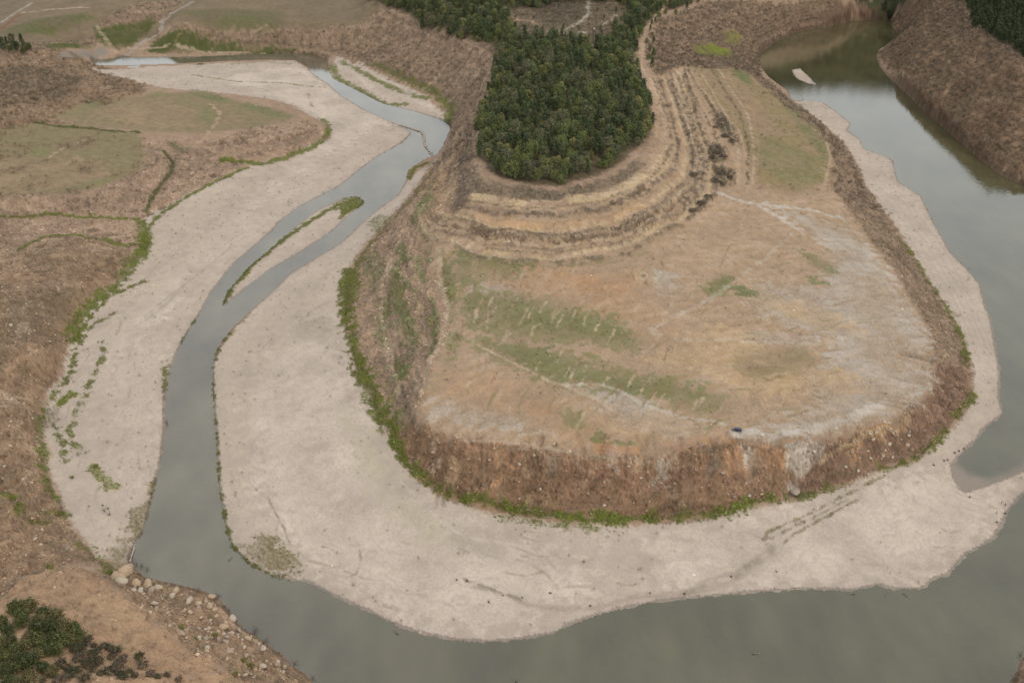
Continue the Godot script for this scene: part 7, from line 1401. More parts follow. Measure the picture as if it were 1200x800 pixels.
func shape_row(i: int) -> void:
	var n := COLS + 1
	var nc := COLS / STEP + 1
	var z := row_z[i]
	var w := row_w[i]
	var ci := mini(i / STEP, ROWS / STEP - 1)
	var fi := float(i) / STEP - ci
	var h := PackedFloat32Array()
	var cr := PackedFloat32Array()
	var cg := PackedFloat32Array()
	var cb := PackedFloat32Array()
	var cl := PackedByteArray()
	var gr := PackedByteArray()
	var sc := PackedByteArray()
	var na := PackedFloat32Array()
	var nb := PackedFloat32Array()
	var ncn := PackedFloat32Array()
	h.resize(n); cr.resize(n); cg.resize(n); cb.resize(n); na.resize(n); nb.resize(n); ncn.resize(n); cl.resize(n); gr.resize(n); sc.resize(n)
	var base := tone("slopepink")
	var fade := pow(clampf(520.0 / -z, 0.0, 1.0), 1.5)   # the grid is too wide for the finest grain farther off
	for j in n:
		var x := (2.0 * j / COLS - 1.0) * w
		na[j] = clampf(noise_a.get_noise_2d(x, z) * 2.2, -1.0, 1.0)
		nb[j] = clampf(noise_b.get_noise_2d(x, z) * 2.0, -1.0, 1.0)
		ncn[j] = clampf(noise_c.get_noise_2d(x, z) * 2.0, -1.0, 1.0) * fade
		cr[j] = base.r
		cg[j] = base.g
		cb[j] = base.b
	for p in patch_data:
		var i0: int = p[0]
		var i1: int = p[1]
		if i < i0 * STEP or i > i1 * STEP: continue
		var j0: int = p[2]
		var j1: int = p[3]
		var wide := j1 - j0 + 1
		var s: PackedFloat32Array = p[4]
		var c: Color = p[5]
		var soft: float = p[7]
		var rag: float = p[8]
		var cover: float = p[9]
		var pc: int = p[6]
		var pg: int = p[10]
		var ps: int = p[11]
		var pi := mini(ci, i1 - 1)
		var pf := float(i) / STEP - pi
		var row := (pi - i0) * wide
		for j in range(j0 * STEP, mini(j1 * STEP, n - 1) + 1):
			var cj := mini(j / STEP, j1 - 1)
			var fj := float(j) / STEP - cj
			var k := row + cj - j0
			var d := lerpf(lerpf(s[k], s[k + 1], fj), lerpf(s[k + wide], s[k + wide + 1], fj), pf)
			d += rag * (na[j] * 0.8 + ncn[j] * 0.35)
			if d <= -soft * 0.5: continue
			var t := clampf(d / soft + 0.5, 0.0, 1.0) * cover
			if cover < 1.0: t *= clampf(1.0 + 0.5 * nb[j] + 0.4 * ncn[j], 0.0, 1.25)
			t = minf(t, 1.0)
			cr[j] += (c.r - cr[j]) * t
			cg[j] += (c.g - cg[j]) * t
			cb[j] += (c.b - cb[j]) * t
			gr[j] = int(lerpf(gr[j], pg, t))
			sc[j] = int(lerpf(sc[j], ps, t))
			if t > 0.5: cl[j] = pc
	var lift := PackedFloat32Array()
	lift.resize(n)
	for p in stroke_data:
		if z > p[1] or z < p[0]: continue
		var l: PackedFloat32Array = p[2]
		var reach: float = p[3]
		var half: float = p[5]
		var soft: float = p[6]
		var rag: float = p[7]
		var cover: float = p[8]
		var rise: float = p[9]
		var c: Color = p[4]
		var segs := PackedFloat32Array()
		var x0 := 1e9
		var x1 := -1e9
		for k in l.size() / 2 - 1:
			var az := l[2 * k + 1]
			var bz := l[2 * k + 3]
			if minf(az, bz) - reach > z or maxf(az, bz) + reach < z: continue
			segs.append_array(PackedFloat32Array([l[2 * k], az, l[2 * k + 2], bz]))
			x0 = minf(x0, minf(l[2 * k], l[2 * k + 2]))
			x1 = maxf(x1, maxf(l[2 * k], l[2 * k + 2]))
		if segs.is_empty(): continue
		var ja := maxi(0, floori(((x0 - reach) / w + 1.0) * 0.5 * COLS))
		var jb := mini(n - 1, ceili(((x1 + reach) / w + 1.0) * 0.5 * COLS))
		for j in range(ja, jb + 1):
			var x := (2.0 * j / COLS - 1.0) * w
			var best := 1e9
			for k in segs.size() / 4:
				var ax := segs[4 * k]
				var az := segs[4 * k + 1]
				var vx := segs[4 * k + 2] - ax
				var vz := segs[4 * k + 3] - az
				var t := clampf(((x - ax) * vx + (z - az) * vz) / (vx * vx + vz * vz + 1e-6), 0.0, 1.0)
				var ex := x - ax - vx * t
				var ez := z - az - vz * t
				best = minf(best, ex * ex + ez * ez)
			var d := half - sqrt(best) + rag * (na[j] * 0.7 + ncn[j] * 0.4)
			if d <= -soft * 0.5: continue
			var t := clampf(d / soft + 0.5, 0.0, 1.0)
			lift[j] += rise * t
			t *= cover * (clampf(1.05 + 0.5 * nb[j] + 0.3 * na[j], 0.0, 1.0) if rag >= 2.5 else 1.0)
			cr[j] += (c.r - cr[j]) * t
			cg[j] += (c.g - cg[j]) * t
			cb[j] += (c.b - cb[j]) * t
			gr[j] = int(lerpf(gr[j], p[10], t))
			sc[j] = int(lerpf(sc[j], p[11], t))
	var xstep := 2.0 * STEP / COLS * w
	var zstep := absf(row_z[mini(i + 1, ROWS)] - row_z[maxi(i - 1, 0)]) * 0.5 * STEP
	var ledge := 1.8 if z > -600.0 else (2.4 if z > -850.0 else 3.6)
	var colors := PackedColorArray()
	colors.resize(n)
	for j in n:
		var cj := mini(j / STEP, nc - 2)
		var fj := float(j) / STEP - cj
		var k := ci * nc + cj
		var s := -lerpf(lerpf(wet[k], wet[k + 1], fj), lerpf(wet[k + nc], wet[k + nc + 1], fj), fi)
		s += 0.5 * na[j] + 0.3 * ncn[j]
		var x := (2.0 * j / COLS - 1.0) * w
		# the relief is looked up a little off its place, so that rims and ledges wander
		var stray := clampf((s - 6.0) / 12.0, 0.0, 1.0) * 3.2
		var wi := clampf(float(i) / STEP + stray * noise_w.get_noise_2d(x, z) * 1.6 / zstep, 0.0, ROWS / STEP - 0.001)
		var wj := clampf(float(j) / STEP + stray * noise_w.get_noise_2d(x + 500.0, z) * 1.6 / xstep, 0.0, nc - 1.001)
		var ri := int(wi)
		var rj := int(wj)
		var rk := ri * nc + rj
		var y := lerpf(lerpf(relief[rk], relief[rk + 1], wj - rj), lerpf(relief[rk + nc], relief[rk + nc + 1], wj - rj), wi - ri)
		var kind := cl[j]
		var v := 1.0
		var speck := fmod(absf(sin(i * 127.1 + j * 311.7) * 43758.5453), 2.0) - 1.0
		if s > 0.0:
			y = maxf(y, 0.12 + 0.04 * minf(s, 20.0))
			var calm := clampf(s / 10.0, 0.0, 1.0)
			var r := noise_r.get_noise_2d(x, z)
			match kind:
				0:
					y += calm * (0.7 * nb[j] + 0.22 * na[j] + 0.07 * ncn[j])
					v = 1.0 + 0.06 * nb[j] + 0.08 * na[j] + 0.09 * ncn[j] + 0.07 * speck
					# washed streaks of gravel and clay, down the fall of the ground
					var lean := 0.35 if x > 60.0 else -0.9
					var ux := x * cos(lean) - z * sin(lean)
					var uz := x * sin(lean) + z * cos(lean)
					var wash := clampf(noise_s.get_noise_2d(ux * (0.16 if x > 60.0 else 1.0), uz * (1.0 if x > 60.0 else 0.16)) * 2.2, -1.0, 1.0) * (0.6 + 0.4 * nb[j])
					v += 0.1 * wash
					cb[j] *= 1.0 + 0.07 * wash
					cr[j] *= 1.0 - 0.02 * wash
				1:
					y += calm * (0.12 * nb[j] + 0.05 * na[j])
					v = 1.0 + 0.09 * nb[j] + 0.05 * na[j] + 0.03 * ncn[j] + 0.03 * speck
				2:
					y += calm * (0.7 * nb[j] + 0.5 * (r + 0.2) + 0.32 * na[j] + 0.18 * ncn[j])
					v = 1.0 + 0.12 * nb[j] + 0.17 * na[j] + 0.2 * ncn[j] + 0.14 * speck
				3:
					y += 0.5 * nb[j] + 0.3 * na[j]
					v = 1.0 + 0.1 * nb[j] + 0.15 * na[j]
				4:
					y += calm * (0.25 * nb[j] + 0.1 * na[j])
					v = 1.0 + 0.09 * nb[j] + 0.1 * na[j] + 0.06 * ncn[j] + 0.07 * speck
				_:
					y += 0.8 * nb[j] + 0.4 * r + 0.2 * na[j] + 0.1 * ncn[j]
					v = 1.0 + 0.1 * nb[j] + 0.14 * na[j] + 0.12 * ncn[j] + 0.08 * speck
			y += calm * lift[j]
			if kind == 2 or (kind == 0 and y > 30.0):
				# old shorelines: each drawdown left a ledge, and each layer has a tone of its own
				var f := (y + 1.3 * nb[j] + 0.35 * na[j]) / ledge
				var step := f - floorf(f)
				y += calm * ledge * (0.5 - step) * (1.0 if kind == 2 else 0.65) * clampf(step * 8.0, 0.0, 1.0) * clampf(0.65 + 0.9 * noise_w.get_noise_2d(x * 0.9, z * 0.9 + 300.0), 0.0, 1.0)
				v *= 1.0 + (fmod(absf(sin(floorf(f) * 12.9898) * 43758.5), 1.0) - 0.5) * (0.34 if kind == 2 else 0.18)
			elif kind == 1:
				# faint drawdown lines that follow the water's edge
				var f := s / (3.2 + 1.5 * nb[j]) + 0.35 * na[j]
				var step := f - floorf(f)
				var line := clampf(1.0 - absf(step - 0.5) * 5.0, 0.0, 1.0) * clampf(0.4 + nb[j], 0.0, 1.0)
				y += calm * 0.3 * line
				v *= 1.0 + 0.08 * (fmod(absf(sin(floorf(f) * 7.31) * 9173.3), 1.0) - 0.5) - 0.13 * line
			if s < 1.5 + 0.8 * na[j]:   # wet silt at the shore
				v *= 0.62
		else:
			y = minf(y, 0.3 * s - 0.1)
			v = 0.6
		h[j] = y
		colors[j] = Color(cr[j] * v, cg[j] * v, cb[j] * v)
	chunks[i] = [h, colors, cl, gr, sc]


func normal_row(i: int) -> void:
	var n := COLS + 1
	var out := PackedVector3Array()
	out.resize(n)
	var ia := maxi(i - 1, 0)
	var ib := mini(i + 1, ROWS)
	var za := row_z[ia]
	var zb := row_z[ib]
	for j in n:
		var ja := maxi(j - 1, 0)
		var jb := mini(j + 1, COLS)
		var u := 2.0 * j / COLS - 1.0
		var across := Vector3(2.0 * (jb - ja) / COLS * row_w[i], height[i * n + jb] - height[i * n + ja], 0)
		var along := Vector3(u * (row_w[ib] - row_w[ia]), height[ib * n + j] - height[ia * n + j], zb - za)
		out[j] = across.cross(along).normalized()
		if out[j].y < 0.0: out[j] = -out[j]
	chunks[i] = out


func build_terrain() -> void:
	for i in ROWS + 1:
		var d := NEAR_Z * pow(FAR_Z / NEAR_Z, float(i) / ROWS)
		row_z.append(-d)
		row_w.append(half_width(d))
	var setup := [[noise_a, 11, 0.11, 3], [noise_b, 12, 0.022, 3], [noise_c, 13, 0.55, 2], [noise_r, 14, 0.06, 3], [noise_w, 15, 0.035, 3], [noise_s, 16, 0.16, 3]]
	for s in setup:
		s[0].seed = s[1]
		s[0].noise_type = FastNoiseLite.TYPE_SIMPLEX_SMOOTH
		s[0].frequency = s[2]
		s[0].fractal_octaves = s[3]
	noise_r.fractal_type = FastNoiseLite.FRACTAL_RIDGED
	solve_relief()
	print("relief ", Time.get_ticks_msec() - spent)
	patch_data.clear()
	patch_data.resize(GROUND_PATCHES.size())
	WorkerThreadPool.wait_for_group_task_completion(WorkerThreadPool.add_group_task(prepare_patch, GROUND_PATCHES.size()))
	for g in GROUND_STROKES:
		var l := PackedFloat32Array(g[6])
		var reach: float = g[1] * 0.5 + g[2] * 0.5 + g[3] * 1.1
		var z0 := 0.0
		var z1 := -1e9
		for k in l.size() / 2:
			z0 = minf(z0, l[2 * k + 1])
			z1 = maxf(z1, l[2 * k + 1])
		stroke_data.append([z0 - reach, z1 + reach, l, reach, tone(g[0]), g[1] * 0.5, g[2], g[3], g[4], g[5], GREENS.get(g[0], 0), SCRUBS.get(g[0], 0)])
	print("patches ", Time.get_ticks_msec() - spent)
	chunks.clear()
	chunks.resize(ROWS + 1)
	WorkerThreadPool.wait_for_group_task_completion(WorkerThreadPool.add_group_task(shape_row, ROWS + 1))
	for c in chunks:
		height.append_array(c[0])
		tint.append_array(c[1])
		ground.append_array(c[2])
		green.append_array(c[3])
		scrub.append_array(c[4])
	print("rows ", Time.get_ticks_msec() - spent)
	chunks.clear()
	chunks.resize(ROWS + 1)
	WorkerThreadPool.wait_for_group_task_completion(WorkerThreadPool.add_group_task(normal_row, ROWS + 1))
	var normals := PackedVector3Array()
	for c in chunks: normals.append_array(c)
	chunks.clear()
	# one mesh for each kind of ground
	var n := COLS + 1
	var fine := grain(21, 0.03, 5, 512, 0.95, 0.16)
	var coarse := grain(22, 0.05, 5, 512, 0.92, 0.4)
	var soil := grain(23, 0.04, 5, 512, 0.94, 0.28)
	mats.soil = earth("dry soil", soil, soil, 9.0, 4.0)
	mats.silt = earth("dried silt", fine, fine, 7.0, 1.5)
	mats.stony = earth("stony slope", coarse, coarse, 12.0, 7.0)
	mats.litter = earth("woodland litter", soil, soil, 6.0, 4.0)
	mats.turf = earth("sparse turf", soil, soil, 10.0, 4.0)
	var names := ["plateau_ground", "sandbank", "rocky_slope", "woodland_floor", "field", "bluff"]
	var look := [mats.soil, mats.silt, mats.stony, mats.litter, mats.turf, mats.soil]
	for kind in 6:
		var at := PackedInt32Array()
		at.resize((ROWS + 1) * n)
		at.fill(-1)
		var v := PackedVector3Array()
		var vn := PackedVector3Array()
		var vc := PackedColorArray()
		var index := PackedInt32Array()
		for i in ROWS:
			for j in COLS:
				var k := i * n + j
				if ground[k] != kind: continue
				for q in [k, k + 1, k + n, k + n + 1]:
					if at[q] < 0:
						at[q] = v.size()
						var qi: int = q / n
						v.append(Vector3((2.0 * (q - qi * n) / COLS - 1.0) * row_w[qi], height[q], row_z[qi]))
						vn.append(normals[q])
						vc.append(tint[q])
				index.append_array(PackedInt32Array([at[k], at[k + n], at[k + 1], at[k + 1], at[k + n], at[k + n + 1]]))
		if v.is_empty(): continue
		var arrays := []
		arrays.resize(Mesh.ARRAY_MAX)
		arrays[Mesh.ARRAY_VERTEX] = v
		arrays[Mesh.ARRAY_NORMAL] = vn
		arrays[Mesh.ARRAY_COLOR] = vc
		arrays[Mesh.ARRAY_INDEX] = index
		var mesh := ArrayMesh.new()
		mesh.add_surface_from_arrays(Mesh.PRIMITIVE_TRIANGLES, arrays)
		var o := put(names[kind], mesh, look[kind])
		o.set_meta("kind", "structure")
	print("ground meshes ", Time.get_ticks_msec() - spent)
	outer_ground()


func outer_ground() -> void:
	# the land goes on beyond the detailed grid, out to the horizon
	var n := COLS + 1
	var rim := PackedVector3Array()
	var away := PackedVector3Array()
	for i in range(0, ROWS + 1, 16):
		rim.append(Vector3(-row_w[i], height[i * n], row_z[i])); away.append(Vector3(-1, 0, 0.1))
	for j in range(16, n - 1, 16):
		rim.append(Vector3((2.0 * j / COLS - 1.0) * row_w[ROWS], height[ROWS * n + j], row_z[ROWS])); away.append(Vector3((2.0 * j / COLS - 1.0), 0, -1))
	for i in range(ROWS, -1, -16):
		rim.append(Vector3(row_w[i], height[i * n + COLS], row_z[i])); away.append(Vector3(1, 0, 0.1))
	for j in range(n - 17, 0, -16):
		rim.append(Vector3((2.0 * j / COLS - 1.0) * row_w[0], height[j], row_z[0])); away.append(Vector3((2.0 * j / COLS - 1.0), 0, 1))
	var st := SurfaceTool.new()
	st.begin(Mesh.PRIMITIVE_TRIANGLES)
	var c := tone("leftslope")
	var reach := [-1.0, 120.0, 700.0, 9000.0]
	var count := rim.size()
	for k in count:
		for r in 4:
			var p: Vector3 = rim[k] + away[k].normalized() * float(reach[r])
			p.y = maxf(rim[k].y, -3.0) - 0.03 if r < 1 else maxf(rim[k].y, 6.0) + [0.0, 6.0, 20.0, 30.0][r]
			st.set_color(c)
			st.add_vertex(p)
	for k in count:
		var m := (k + 1) % count
		for r in 3:
			for q in [[k, r], [m, r], [k, r + 1], [k, r + 1], [m, r], [m, r + 1]]:
				st.add_index(q[0] * 4 + q[1])
	st.generate_normals()
	put("outer_ground", st.commit(), mats.stony).set_meta("kind", "structure")


# ---------------------------------------------------------------- water
func build_water() -> void:
	var m := StandardMaterial3D.new()
	m.resource_name = "silty water"
	m.albedo_color = Color.WHITE
	m.vertex_color_use_as_albedo = true
	var silt := PackedFloat32Array(SILT)
	var murk := Color(0.070, 0.062, 0.031)
	var river := Color(0.110, 0.096, 0.066)
	var brown := Color(0.17, 0.125, 0.085)
	m.roughness = 0.06
	m.metallic_specular = 0.62
	var ripples := FastNoiseLite.new()
	ripples.seed = 31
	ripples.frequency = 0.02
	ripples.fractal_octaves = 3
	var im := ripples.get_seamless_image(512, 512)
	im.convert(Image.FORMAT_RGB8)
	im.bump_map_to_normal_map(1.2)
	m.normal_enabled = true
	m.normal_scale = 0.25
	m.normal_texture = ImageTexture.create_from_image(im)
	m.uv1_triplanar = true
	m.uv1_world_triplanar = true
	m.uv1_scale = Vector3.ONE / 40.0
	var st := SurfaceTool.new()
	st.begin(Mesh.PRIMITIVE_TRIANGLES)
	var rows := 224
	var cols := 260
	for i in rows + 1:
		for j in cols + 1:
			var k := i * 4
			var at := Vector3((2.0 * j / cols - 1.0) * (row_w[k] - 1.0), 0, row_z[k])
			st.set_normal(Vector3.UP)
			var streak := noise_b.get_noise_2d(at.x * 0.8, at.z * 0.5) + 0.5 * noise_b.get_noise_2d(at.x * 3.0, at.z * 1.5)
			var shed := smoothstep(-150.0, 30.0, at.x + 20.0 * streak) if at.z > -420.0 else smoothstep(0.0, 60.0, at.x)
			st.set_color((river.lerp(murk, shed) * (1.0 + 0.35 * streak)).lerp(brown, clampf(signed_distance(silt, at.x, at.z) / 5.0 + 0.5, 0.0, 1.0) if at.x > 180.0 and at.z > -480.0 else 0.0))
			st.add_vertex(at)
	for i in rows:
		for j in cols:
			var near := false
			for a in [0, 1, 2]:
				for b in [0, 1, 2]:
					near = near or height[mini(i * 4 + a * 2, ROWS) * (COLS + 1) + mini(j * 4 + b * 2, COLS)] < 1.0
			if not near: continue
			var k := i * (cols + 1) + j
			for q in [k, k + cols + 1, k + 1, k + 1, k + cols + 1, k + cols + 2]: st.add_index(q)
	put("water", st.commit(), m).set_meta("kind", "structure")


# ---------------------------------------------------------------- plants and stones
func crown_mesh(seed_at: int, tall: float, wide: float, boughs: int, leaves: int, leaf: float, colour: Color, shape: float) -> ArrayMesh:
	# boughs spread through the crown's volume, each a loose clump of small leaf faces
	var r := RandomNumberGenerator.new()
	r.seed = seed_at
	var v := PackedVector3Array()
	var c := PackedColorArray()
	for k in boughs:
		var up := pow((k + 0.5) / boughs, 0.9)
		var turn := k * 2.399 + r.randf_range(-0.5, 0.5)
		var reach := wide * 0.5 * (pow(1.0 - up, 0.75) * minf(1.0, 0.55 + up * 2.5) if shape > 0.75 else pow(sin(PI * clampf(0.12 + 0.83 * up, 0.0, 1.0)), shape) * (1.0 - 0.25 * up)) * r.randf_range(0.5, 1.0)
		var centre := Vector3(cos(turn) * reach, tall * (0.22 + 0.74 * up), sin(turn) * reach)
		var size := wide * r.randf_range(0.12, 0.2)
		var tone_ := colour * r.randf_range(0.72, 1.3)
		tone_.r *= r.randf_range(0.9, 1.2)
		for l in leaves:
			var off := Vector3(r.randfn(), r.randfn() * 0.75, r.randfn()) * size * 0.6
			var p := centre + off
			var a := Vector3(r.randfn(), r.randfn() * 0.6, r.randfn()).normalized()
			var n := (off.normalized() + Vector3(r.randfn(), r.randfn() + 0.6, r.randfn()) * 0.5).normalized()
			var b := n.cross(a).normalized()
			a = b.cross(n)
			var s := leaf * r.randf_range(0.6, 1.3)
			var t2 := tone_ * r.randf_range(0.88, 1.12)
			v.append_array(PackedVector3Array([p - a * s, p + b * s * 0.8, p + a * s, p - a * s * 0.7, p + a * s * 0.8, p - b * s * 0.8]))
			for q in 6: c.append(t2)
	var st := SurfaceTool.new()
	st.begin(Mesh.PRIMITIVE_TRIANGLES)
	for k in v.size():
		st.set_color(c[k])
		st.add_vertex(v[k])
	st.generate_normals()
	return st.commit()


func tube(st: SurfaceTool, a: Vector3, b: Vector3, ra: float, rb: float, sides := 6) -> void:
	var along := (b - a).normalized()
	var side := along.cross(Vector3.RIGHT if absf(along.x) < 0.8 else Vector3.FORWARD).normalized()
	var other := along.cross(side)
	for k in sides:
		var t0 := TAU * k / sides
		var t1 := TAU * (k + 1) / sides
		var d0 := side * cos(t0) + other * sin(t0)
		var d1 := side * cos(t1) + other * sin(t1)
		var p := [a + d0 * ra, a + d1 * ra, b + d1 * rb, b + d0 * rb]
		for q in [0, 1, 2, 0, 2, 3]: st.add_vertex(p[q])


func trunk_mesh(seed_at: int, tall: float, thick: float) -> ArrayMesh:
	var r := RandomNumberGenerator.new()
	r.seed = seed_at
	var st := SurfaceTool.new()
	st.begin(Mesh.PRIMITIVE_TRIANGLES)
	var p := Vector3(0, -0.6, 0)
	var knots := [p]
	for k in 4:
		p += Vector3(r.randf_range(-0.15, 0.15), tall * 0.215, r.randf_range(-0.15, 0.15))
		knots.append(p)
	for k in 4: tube(st, knots[k], knots[k + 1], thick * (1.0 - 0.22 * k), thick * (0.78 - 0.22 * k))
	for k in 6:
		var from: Vector3 = knots[1 + k % 3]
		var turn := k * 2.4
		tube(st, from, from + Vector3(cos(turn), 0.6, sin(turn)) * tall * 0.16, thick * 0.35, thick * 0.1, 4)
	st.generate_normals()
	return st.commit()


func boulder_mesh(seed_at: int) -> ArrayMesh:
	var r := RandomNumberGenerator.new()
	r.seed = seed_at
	var cuts := []
	for k in 12:
		cuts.append([Vector3(r.randfn(), r.randfn(), r.randfn()).normalized(), r.randf_range(0.4, 0.8)])
	var st := SurfaceTool.new()
	st.begin(Mesh.PRIMITIVE_TRIANGLES)
	var rings := 6
	var sides := 9
	var p := []
	for i in rings + 1:
		for j in sides:
			var d := Vector3.UP.rotated(Vector3.RIGHT, PI * i / rings).rotated(Vector3.UP, TAU * (j + 0.5 * (i % 2)) / sides)
			var reach := 1.0
			for c in cuts:
				var facing: float = d.dot(c[0])
				if facing > 0.05: reach = minf(reach, float(c[1]) / facing)
			p.append(d * reach * Vector3(1.05, 0.72, 0.8) * 0.68)
	for i in rings:
		for j in sides:
			var a := i * sides + j
			var b := i * sides + (j + 1) % sides
			for q in [a, b, a + sides, b, b + sides, a + sides]: st.add_vertex(p[q])
	st.set_smooth_group(-1)
	st.generate_normals()
	return st.commit()


func matte(called: String, colour: Color, rough := 0.9, vertex := false) -> StandardMaterial3D:
	var m := StandardMaterial3D.new()
	m.resource_name = called
	m.albedo_color = Color(1, 1, 1) if vertex else colour.linear_to_srgb()
	m.vertex_color_use_as_albedo = vertex
	m.roughness = rough
	m.metallic_specular = 0.25
	return m


func scatter(called: String, mesh: Mesh, material: Material, where: Array, shades: Array) -> MultiMeshInstance3D:
	var mm := MultiMesh.new()
	mm.transform_format = MultiMesh.TRANSFORM_3D
	mm.use_colors = true
	mm.mesh = mesh
	mm.instance_count = where.size()
	for k in where.size():
		mm.set_instance_transform(k, where[k])
		mm.set_instance_color(k, shades[k])
	var o := MultiMeshInstance3D.new()
	o.name = numbered(called)
	o.multimesh = mm
	o.material_override = material
	o.set_meta("kind", "stuff")
	add_child(o)
	return o


func outline_of(colour: String, nth := 0) -> PackedFloat32Array:
	for g in GROUND_PATCHES:
		if g[0] == colour:
			if nth == 0: return PackedFloat32Array(g[5])
			nth -= 1
	return PackedFloat32Array()


func bounds(p: PackedFloat32Array) -> Rect2:
	var r := Rect2(p[0], p[1], 0, 0)
	for k in p.size() / 2: r = r.expand(Vector2(p[2 * k], p[2 * k + 1]))
	return r


func planted(p: PackedFloat32Array, apart: float) -> Array:
	# loosely spaced places inside an outline, nearest to the viewpoint first
	var r := bounds(p)
	var out := []
	var nz := int(r.size.y / apart) + 1
	var nx := int(r.size.x / apart) + 1
	for i in nz:
		for j in nx:
			var x := r.position.x + (j + 0.5 * (i % 2) + rng.randf_range(-0.42, 0.42)) * apart
			var z := r.position.y + (i + rng.randf_range(-0.42, 0.42)) * apart
			if z < -FAR_Z + 5.0 or absf(x) > half_width(-z) - 4.0 or not inside(p, x + 9.0 * noise_w.get_noise_2d(x * 2.0, z * 2.0), z + 14.0 * noise_w.get_noise_2d(z * 2.0, x * 2.0)): continue
			out.append(Vector2(x, z))
	out.sort_custom(func(a, b): return a.y * a.y + a.x * a.x < b.y * b.y + b.x * b.x)
	return out


func build_woods() -> void:
	rng.seed = 77
	mats.leaf = matte("needles", Color.WHITE, 0.7, true)
	mats.dark_leaf = matte("dark leaves", Color.WHITE, 0.7, true)
	mats.dark_leaf.albedo_color = Color(0.78, 0.8, 0.78)
	mats.bark = matte("bark", Color(0.10, 0.075, 0.055))
	var greens := [Color(0.090, 0.114, 0.048), Color(0.116, 0.138, 0.050), Color(0.066, 0.086, 0.042), Color(0.155, 0.162, 0.064), Color(0.088, 0.102, 0.052), Color(0.122, 0.126, 0.070)]
	var proto := []
	for k in 6:
		var tall: float = [13.5, 10.5, 15.0, 10.0, 14.0, 11.5][k]
		var wide: float = [7.2, 8.2, 6.8, 7.0, 6.2, 8.8][k]
		proto.append([crown_mesh(100 + k, tall, wide, 42, 26, 0.4, greens[k], [0.8, 0.5, 0.9, 0.55, 1.0, 0.45][k]), trunk_mesh(200 + k, tall, 0.2)])
	var open_ := outline_of("clearing")
	var spots := planted(outline_of("forestfloor"), 6.5)
	var left := [[], [], [], [], [], []]
	var shade := [[], [], [], [], [], []]
	var made := 0
	for s in spots:
		if tint[vertex_near(s.x, s.y)].get_luminance() > 0.2: continue
		if inside(open_, s.x, s.y): continue
		if noise_a.get_noise_2d(s.x * 0.3 + 900.0, s.y * 0.3) > 0.42: continue
		var k := rng.randi() % 6
		var size := rng.randf_range(0.5, 1.25) * (0.7 if noise_b.get_noise_2d(s.x * 1.5, s.y * 1.5) > 0.22 else 1.0)
		var basis := Basis(Vector3.UP, rng.randf() * TAU).scaled(Vector3(size, size * rng.randf_range(0.85, 1.15), size))
		if made < 300:
			var t := thing("pine_tree", on_ground(s.x, s.y, 0.1))
			t.basis = basis
			put("trunk", proto[k][1], mats.bark, t)
			put("crown", proto[k][0], mats.leaf, t)
			var look: String = ["mid green", "fresh green", "dark green", "yellowish green", "dull green", "grey green"][k]
			var tall := "tall" if size > 1.02 else ("small" if size < 0.72 else "middling")
			var side := "front edge" if made < 36 else ("western flank" if s.x < -8.0 else ("eastern flank" if s.x > 66.0 else ("front rows" if made < 150 else "inner rows")))
			tag(t, "%s %s pine in the %s of the promontory wood" % [tall, look, side], "tree", "%s %s pines, %s of the wood" % [tall, look, side])
			made += 1
		else:
			left[k].append(Transform3D(basis, on_ground(s.x, s.y, 0.1)))
			shade[k].append(Color.WHITE * rng.randf_range(0.8, 1.15))
	for k in 6:
		var o := scatter("pine_forest", proto[k][0], mats.leaf, left[k], shade[k])
		tag(o, "dense pines filling the back of the promontory wood", "forest", "back of the promontory wood")
	# the dark wood above the gorge on the right, and the wooded hill behind the reservoir
	made = 0
	var far := []
	var far_shade := []
	for s in planted(outline_of("forestfloor", 1), 6.5):
		var size := rng.randf_range(0.65, 1.05)
		var basis := Basis(Vector3.UP, rng.randf() * TAU).scaled(Vector3.ONE * size)
		if made < 90 and s.x < 0.62 * (0.866 * -s.y + 150.0):
			var t := thing("evergreen_oak", on_ground(s.x, s.y, 0.1))
			t.basis = basis
			put("trunk", proto[1][1], mats.bark, t)
			put("crown", proto[5 if made % 3 == 0 else 2][0], mats.dark_leaf, t)
			tag(t, "dark evergreen tree in the wood above the steep stony gorge side", "tree", "trees above the gorge side")
			made += 1
		else:
			far.append(Transform3D(basis, on_ground(s.x, s.y, 0.1)))
			far_shade.append(Color.WHITE * rng.randf_range(0.55, 0.9))
	for s in planted(outline_of("hillwood"), 10.0):
		far.append(Transform3D(Basis(Vector3.UP, rng.randf() * TAU).scaled(Vector3.ONE * rng.randf_range(0.8, 1.3)), on_ground(s.x, s.y, 0.1)))
		far_shade.append(Color.WHITE * rng.randf_range(0.55, 0.9))
	tag(scatter("hill_forest", proto[2][0], mats.leaf, far, far_shade), "dark wood on the hills behind the gorge", "forest")
	for k in FAR_TREES.size() / 2:
		var t := thing("evergreen_oak", on_ground(FAR_TREES[2 * k], FAR_TREES[2 * k + 1], 0.1), k * 1.7)
		t.scale = Vector3.ONE * rng.randf_range(0.7, 1.0)
		put("trunk", proto[1][1], mats.bark, t)
		put("crown", proto[[1, 2, 5][k % 3]][0], mats.dark_leaf, t)
		tag(t, "dark tree in the small grove by the upper river on the left", "tree", "grove by the upper river")
	for k in EDGE_TREES.size() / 2:
		var t := thing("pine_tree", on_ground(EDGE_TREES[2 * k], EDGE_TREES[2 * k + 1], 0.1), k * 2.1)
		t.scale = Vector3.ONE * rng.randf_range(0.5, 0.8)
		put("trunk", proto[k % 6][1], mats.bark, t)
		put("crown", proto[k % 6][0], mats.leaf, t)
		tag(t, "small pine standing along the tan track east of the wood", "tree", "pines along the tan track")
